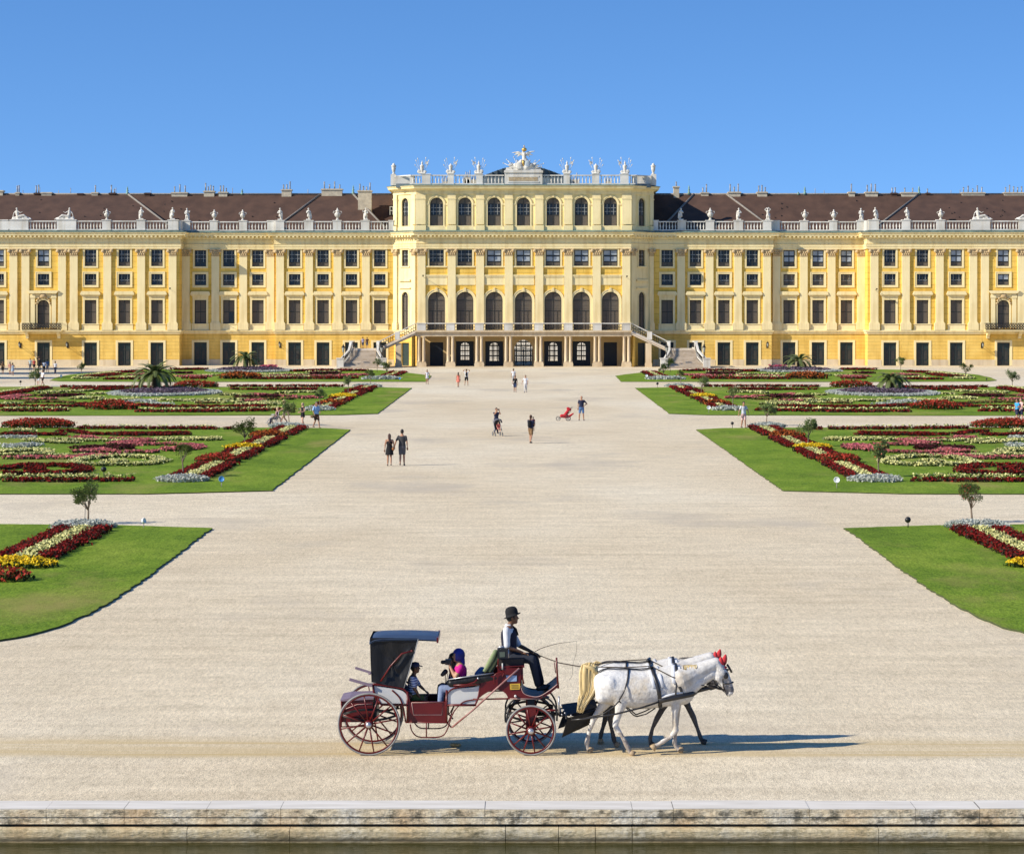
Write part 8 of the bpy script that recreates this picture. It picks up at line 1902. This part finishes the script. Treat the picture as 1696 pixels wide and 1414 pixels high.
        bulge = .03 if (zx < 640 and zy > 420) or zx > 1000 else 0
        return Vector((p.x, Yc + side*(w + off + bulge), p.z + (off if v > .9 else 0)))
    def strap(pts, r=.014, flat=.5, k=4, off=.012):
        c2 = curve(pts, k)
        for s in (-1, 1): q.tube([surf(x, y, s, off) for x, y in c2], r, 6, True, True, flat, (1, 0, .3))
    q = MB(); strap([(846, 362), (862, 410), (885, 480), (900, 560), (905, 620), (912, 668)], .034, .4); strap([(1032, 330), (1034, 400), (1050, 460), (1082, 560)], .024, .4); strap([(1034, 400), (1030, 480), (1022, 570)], .014)
    strap([(430, 395), (500, 368), (640, 368), (760, 374), (846, 362)], .013); strap([(662, 366), (652, 430), (625, 510), (588, 585)], .014); strap([(560, 362), (600, 340), (640, 366)], .010) if False else None
    q.ball(Vh(838, 352, 0), .04, 8, 6); q.cone(Vh(830, 345, -.1), .03, Vh(850, 345, .1), .03)
    for s in (-1, 1):
        q.tube([surf(590, 590, s), Vh(540, 640, s*.34), Vh(470, 690, s*.30), Vh(300, 735, s*.26)], .012, 5)
        q.tube([surf(590, 600, s), surf(640, 655, s, .03), Vh(700, 712, s*.18), Vh(725, 728, s*.1)], .012, 5); q.tube([Vh(728, 728, s*.1), Vh(800, 705, s*.16), surf(870, 664, s)], .012, 5)
        q.tube([surf(905, 600, s, .03), Vh(760, 640, s*.38), Vh(560, 690, s*.37), Vh(300, 735, s*.30), Vh(215, 745, s*.25)], .017, 5)
    hb(q, 'harness', HARN)
    q = MB()   # breast collar passes round the front of the chest
    cc = [(895, 596), (960, 582), (1040, 565), (1110, 552), (1160, 545)]
    ring_ = [surf(x, y, -1, .03) for x, y in cc] + [Vh(1196, 535, -.06), Vh(1200, 535, .06)] + [surf(x, y, 1, .03) for x, y in reversed(cc)]
    q.tube(ring_, .045, 8, True, True, .35, (0, 0, 1)); q.tube([Vh(1190, 535, 0), Vh(1260, 520, 0), H(1345, 505, .0)], [.045, .04, .022], 7); q.tube([H(1345, 505, 0), H(1405, 530, .0)], .014, 5); q.tube([Vh(1230, 525, .0), H(1300, 475, -.02), H(1345, 480, -.05)], .008, 5)
    hb(q, 'breast_collar', HARN)
    q = MB(); 
    for s in (-1, 1):
        for pts in ([(826, 372), (842, 420), (858, 492)], [(882, 350), (905, 410), (925, 490)], [(1010, 336), (1008, 400), (1012, 460)], [(1052, 345), (1062, 400), (1072, 450)]):
            q.tube([surf(x, y, s, .008) for x, y in pts], .036, 6, True, True, .35, (1, 0, .3))
        q.tube([surf(x, y, s, .02) for x, y in [(915, 566), (1000, 545), (1080, 530)]], .02, 6, True, True, .4, (0, 0, 1))
    hb(q, 'harness_pad', PAD)
    return t, surf, H, Vh
legs_near = [('h', -1, [(520, 480), (610, 600), (585, 700), (557, 795), (615, 885), (650, 955), (668, 995), (688, 1022)]), ('h', 1, [(500, 490), (505, 610), (440, 700), (392, 772), (358, 870), (342, 950), (344, 990), (366, 1018)]),
  ('f', 1, [(1060, 520), (1050, 620), (1045, 720), (1040, 790), (1032, 880), (1028, 955), (1042, 990), (1078, 1016)]), ('f', -1, [(1060, 520), (1030, 620), (1020, 720), (1030, 838), (985, 888), (925, 925), (893, 945), (850, 960)])]
nh, nsurf, nH, nVh = build_horse('near white horse with blond tail stepping right in black harness and red ear covers', 42.98, legs_near, False, (0, 0), 0)
def sh(pts, dx, dy): return [(a+dx, b_+dy) for a, b_ in pts]
legs_far = [('h', -1, [(520, 480), (590, 610), (560, 710), (530, 800), (545, 890), (562, 965), (572, 1000), (585, 1018)]), ('h', 1, [(500, 490), (530, 610), (510, 720), (500, 820), (478, 900), (462, 955), (458, 985), (452, 1008)]),
  ('f', -1, [(1060, 520), (1000, 640), (945, 730), (905, 800), (868, 880), (850, 960), (852, 1000), (860, 1018)]), ('f', 1, [(1060, 520), (1120, 640), (1160, 730), (1200, 810), (1232, 900), (1256, 970), (1268, 1000), (1284, 1018)])]
fh, fsurf, fH, fVh = build_horse('far white horse with shade-darkened grey legs half hidden behind the near one', 43.82, legs_far, True, (-14, 10), 3, .42)
REINM = mat('rein_leather', (0.10, 0.075, 0.05), .5, (0.04, .03, .02), 8)
rein = thing('reins', 'long brown reins running from the coachman to both horses', 'reins', V1(1420, 412, YCn)); ro = tuple(rein.location)
for (H_, sf, dy) in ((nH, nsurf, -.0), (fH, fsurf, .0)):
    q = MB(); hand = V1(1415, 408, 43.38); y0 = 42.98 if H_ is nH else 43.82
    back = [V2(280, 345, 43.2 if H_ is nH else 43.6)] ; a = sf(640, 366, -1, .03); b2 = sf(840, 362, -1, .05)
    pts = [hand, V1(1560, 462, 43.3)] + back + [a, b2, sf(1000, 410, -1, .07), H_(1180, 470, -.16), H_(1300, 500, -.11), H_(1405, 527, -.075)]
    q.tube(pts, .010, 5); q.build('rein', REINM, rein, org=ro)

# ---------------------------------------------------------------- coachman and passengers
def seated(pel, nk, hd, legs, arms, fw):
    d = {'pel': pel, 'nk': nk, 'hd': hd, 'fw': fw}
    for s in (1, -1): d[s] = dict(sh=arms[s][0], el=arms[s][1], ha=arms[s][2], hip=legs[s][0], kn=legs[s][1], an=legs[s][2], toe=legs[s][3])
    return d
YD = 43.36; base = V1(1230, 440, YD); OX, OZ = base.x, base.z
def L(zx, zy, dy=0.0):
    p = V1(zx, zy, YD + dy); return (p.x - OX, p.y - YD, p.z - OZ + .92)
dz = .92
J = seated(L(1236, 418), L(1232, 224), L(1256, 166), {1: (L(1250, 425, .10), L(1400, 425, .14), L(1448, 600, .14), (.15, 0, -.045)), -1: (L(1250, 430, -.10), L(1385, 440, -.14), L(1425, 615, -.14), (.15, 0, -.035))},
   {1: (L(1245, 250, .17), L(1300, 350, .24), L(1395, 396, .08)), -1: (L(1218, 250, -.17), L(1222, 360, -.22), L(1325, 396, -.16))}, (1, 0, 0))
def bowler(t, M, jn, hd, fw):
    q = MB(); st = 0; q.lathe([(.145, -.03), (.15, -.022), (.105, -.012), (.108, .03), (.104, .075), (.08, .118), (.04, .135), (.005, .138)], (0,0,0), 20); q.v = [(v[0]*1.05, v[1]*.86, v[2] + (.02*math.copysign(1, v[0])*(abs(v[0])/.15)**2 if v[2] < -.01 else 0)) for v in q.v]
    q.xform(Matrix.Translation(hd + Vector((-.005, 0, .055))) @ Matrix.Rotation(R(-13), 4, 'Y')); q.build('bowler_hat', BLACK, t)
    # waistcoat over the shirt, leaving the sleeves white; tie and collar
    g_ = MB(); pel = Vector(J['pel']); nk = Vector(J['nk'])
    prof = [(.05, .88), (.19, .88), (.185, .97), (.165, 1.12), (.178, 1.28), (.168, 1.36), (.12, 1.42)]
    g_.lathe([(r*1.12, z) for r, z in prof], (0,0,0), 20, True, .72, .86)
    for i in range(len(g_.v)):
        v = Vector(g_.v[i]); c = pel.lerp(nk, (v.z-.92)/.55); g_.v[i] = (c.x+v.x, c.y+v.y, c.z)
    link('waistcoat', fuse(g_, .016, 2, [cloth('waistcoat', (.016, .017, .035))], 'waistcoat', None, .4), t)
    g_ = MB(); g_.tube([nk + Vector((.065, 0, .0)), nk + Vector((.12, 0, -.05)), nk + Vector((.15, .0, -.16))], [.02, .026, .03], 6, True, True, .5); g_.build('tie', BLACK, t)
    g_ = MB(); g_.lathe([(.066, -.01), (.072, .0), (.062, .045)], nk + Vector((.0, 0, -.005)), 14); g_.build('collar', WHT, t)
make_person('coachman in a black bowler hat, white shirt and dark waistcoat holding the reins', (OX, YD, OZ-.92), 0, 1.75, 'brown', J=J, top=WHT, sleeve=.92, bottom=cloth('charcoal', (.025, .03, .045)), bottom_kind='trousers', hair='short', haircol=(.01, .01, .01), shoes=(.012, .012, .012), voxel=.015, extras=bowler, fat=.92)
q = MB(); wp = thing('driving_whip', 'thin bent driving whip held up by the coachman', 'whip', V1(1400, 392, 43.3)); wo_ = tuple(wp.location)
w1 = [V1(x, y, 43.3) for x, y in curve([(1385, 405), (1440, 370), (1540, 340), (1620, 328), (1676, 321)])]; q.tube(w1, [.008 - .006*i/len(w1) for i in range(len(w1))], 5); q.build('stock', REINM, wp, org=wo_)
q = MB(); q.tube([V1(x, y, 43.3) for x, y in curve([(1676, 321), (1676, 380), (1665, 430), (1650, 480), (1648, 540), (1625, 580)])], .0025, 4); q.build('lash', REINM, wp, org=wo_)
# boy in the rear seat
YP = 43.25; bb = V1(600, 690, YP); OX, OZ, YD = bb.x, bb.z, YP
def scaleJ(J, k):   # joints are authored in real metres, the builder multiplies by k
    out = {}
    for a, v in J.items():
        if a == 'fw': out[a] = v
        elif a in (1, -1): out[a] = {b_: tuple(c/k for c in w) for b_, w in v.items()}
        else: out[a] = tuple(c/k for c in v)
    return out
kb = 1.32/1.75
def L(zx, zy, dy=0.0):
    p = V1(zx, zy, YP + dy); return (p.x - OX, p.y - YP, p.z - OZ + .92*kb)
Jb = seated(L(600, 690), L(608, 545), L(622, 496), {1: (L(605, 690, .08), L(690, 690, .09), L(700, 800, .09), (.13, 0, -.03)), -1: (L(605, 690, -.08), L(680, 695, -.09), L(690, 805, -.09), (.13, 0, -.03))},
  {1: (L(618, 565, .13), L(650, 610, .16), L(688, 645, .10)), -1: (L(600, 565, -.13), L(615, 625, -.16), L(655, 690, -.14))}, (1, 0, 0))
STR = bpy.data.materials.new('striped_cloth'); STR.use_nodes = True; nt = STR.node_tree; wv = nt.nodes.new('ShaderNodeTexWave'); wv.bands_direction = 'Z'; wv.inputs['Scale'].default_value = 7.5; tcn = nt.nodes.new('ShaderNodeTexCoord'); rpn = nt.nodes.new('ShaderNodeValToRGB')
rpn.color_ramp.elements[0].position = .45; rpn.color_ramp.elements[1].position = .55; rpn.color_ramp.elements[0].color = (.10, .14, .32, 1); rpn.color_ramp.elements[1].color = (.62, .66, .75, 1); nt.links.new(tcn.outputs['Object'], wv.inputs['Vector']); nt.links.new(wv.outputs['Fac'], rpn.inputs['Fac']); nt.links.new(rpn.outputs['Color'], nt.nodes['Principled BSDF'].inputs['Base Color'])
make_person('boy in a blue cap and striped shirt sitting under the raised hood', (OX, YP, OZ-.92*kb), 0, 1.32, 'brown', J=scaleJ(Jb, kb), top=STR, sleeve=.8, bottom=cloth('olive', (.14, .14, .03)), bottom_kind='shorts', hair='short', haircol=(.015, .012, .01), hat=(cloth('cap_blue', (.03, .04, .10)), 'cap'), voxel=.018)['category'] = 'child'
# woman facing backwards with a camera
YP = 43.22; bb = V1(925, 650, YP); OX, OZ = bb.x, bb.z; kb = 1.58/1.75
def L(zx, zy, dy=0.0):
    p = V1(zx, zy, YP + dy); return (p.x - OX, p.y - YP, p.z - OZ + .92*kb)
Jw = seated(L(925, 640), L(915, 468), L(902, 418), {1: (L(915, 645, .10), L(800, 625, .12), L(790, 770, .12), (-.13, 0, -.04)), -1: (L(915, 645, -.10), L(795, 630, -.08), L(782, 775, -.08), (-.13, 0, -.04))},
  {1: (L(905, 490, .16), L(860, 545, .20), L(845, 470, .05)), -1: (L(920, 492, -.16), L(885, 560, -.20), L(845, 478, -.06))}, (-1, 0, 0))
def camera_scarf(t, M, jn, hd, fw):
    k = M[0][0]; c = V1(838, 458, YP); o_ = Vector((c.x-OX, 0, c.z-OZ+.92*kb)); q = MB(); q.box(o_.x-.05, o_.x+.05, -.07, .07, o_.z-.04, o_.z+.05); q.cone(o_ + Vector((-.05, 0, 0)), .035, o_ + Vector((-.10, 0, 0)), .035); q.build('camera', BLK, t)
    q = MB(); g_ = hd*k; q.ball(g_ + Vector((.012, 0, .018)), .118, 16, 12, (.95, .84, 1.04)); q.cone(g_ + Vector((.07, 0, -.06)), .05, g_ + Vector((.09, 0, -.13)), .035)
    me = fuse(q, .014, 2, [mat('headscarf_blue', (.02, .03, .30), .6, (.012, .015, .12), 9)], 'headscarf'); bm = bmesh.new(); bm.from_mesh(me); kill = [v for v in bm.verts if (v.co - g_).x < -.055 and v.co.z < g_.z + .05]; bmesh.ops.delete(bm, geom=kill, context='VERTS'); bm.to_mesh(me); bm.free(); link('headscarf', me, t)
    q = MB(); a = Vector((V1(800, 540, YP).x-OX, .02, V1(800, 540, YP).z-OZ+.92*kb)); q.cone(a, .035, a + Vector((.05, 0, .05)), .045); q.tube([a + Vector((.05,0,0)), a + Vector((.05, 0, -.18))], .006, 4); q.tube([a + Vector((.09,0,.02)), a + Vector((.06, 0, -.2))], .006, 4); q.build('camera_strap', BLK, t)
make_person('woman in a magenta top and blue headscarf raising a camera in the front seat', (OX, YP, OZ-.92*kb), 0, 1.58, 'tan', J=scaleJ(Jw, kb), top=cloth('magenta_top', (.55, .012, .22)), sleeve=.45, bottom=cloth('light_denim', (.24, .30, .45)), bottom_kind='trousers', hair=None, voxel=.018, extras=camera_scarf, fem=True, fat=1.05)
YP = 43.62; bb = V1(885, 655, YP); OX, OZ = bb.x, bb.z
def L(zx, zy, dy=0.0):
    p = V1(zx, zy, YP + dy); return (p.x - OX, p.y - YP, p.z - OZ + .92*kb)
Jw = seated(L(895, 635), L(880, 490), L(868, 440), {1: (L(885, 640, .10), L(800, 615, .12), L(785, 760, .12), (-.13, 0, -.04)), -1: (L(885, 640, -.10), L(790, 620, -.08), L(775, 765, -.08), (-.13, 0, -.04))},
  {1: (L(870, 510, .16), L(850, 580, .20), L(820, 600, .05)), -1: (L(885, 512, -.16), L(865, 585, -.20), L(820, 600, -.06))}, (-1, 0, 0))
make_person('passenger in royal blue mostly hidden behind the woman in magenta', (OX, YP, OZ-.92*kb), 0, 1.58, 'brown', J=scaleJ(Jw, kb), top=cloth('royal_blue', (.012, .02, .16)), sleeve=.9, bottom=BLACK, bottom_kind='trousers', hair='short', haircol=(.02, .015, .01), voxel=.02)
q = MB(); o_ = V1(1045, 520, 43.5); q.cone(o_ + Vector((-.03, 0, -.05)), .07, o_ + Vector((.03, 0, .02)), .07); me = fuse(q, .015, 2, [DENIM], 'denim_bag'); me.transform(Matrix.Translation(-o_)); tag(link('denim_bag', me, None, o_), 'small blue denim bag lying behind the woman in magenta', 'bag')
# dung heap on the gravel under the carriage
q = MB(); o_ = G(757, 1236)
for i in range(7): q.ball((o_.x + random.uniform(-.08, .08), o_.y + random.uniform(-.05, .05), .03 + .01*(i % 2)), .045, 7, 5, (1.3, 1, .7))
me = fuse(q, .012, 2, [mat('straw_dung', (.50, .36, .16), .95, (.34, .23, .09), 14)], 'dung'); me.transform(Matrix.Translation((-o_.x, -o_.y, 0))); tag(link('straw_clump', me, None, (o_.x, o_.y, 0)), 'small yellowish clump of straw lying under the carriage', 'straw')
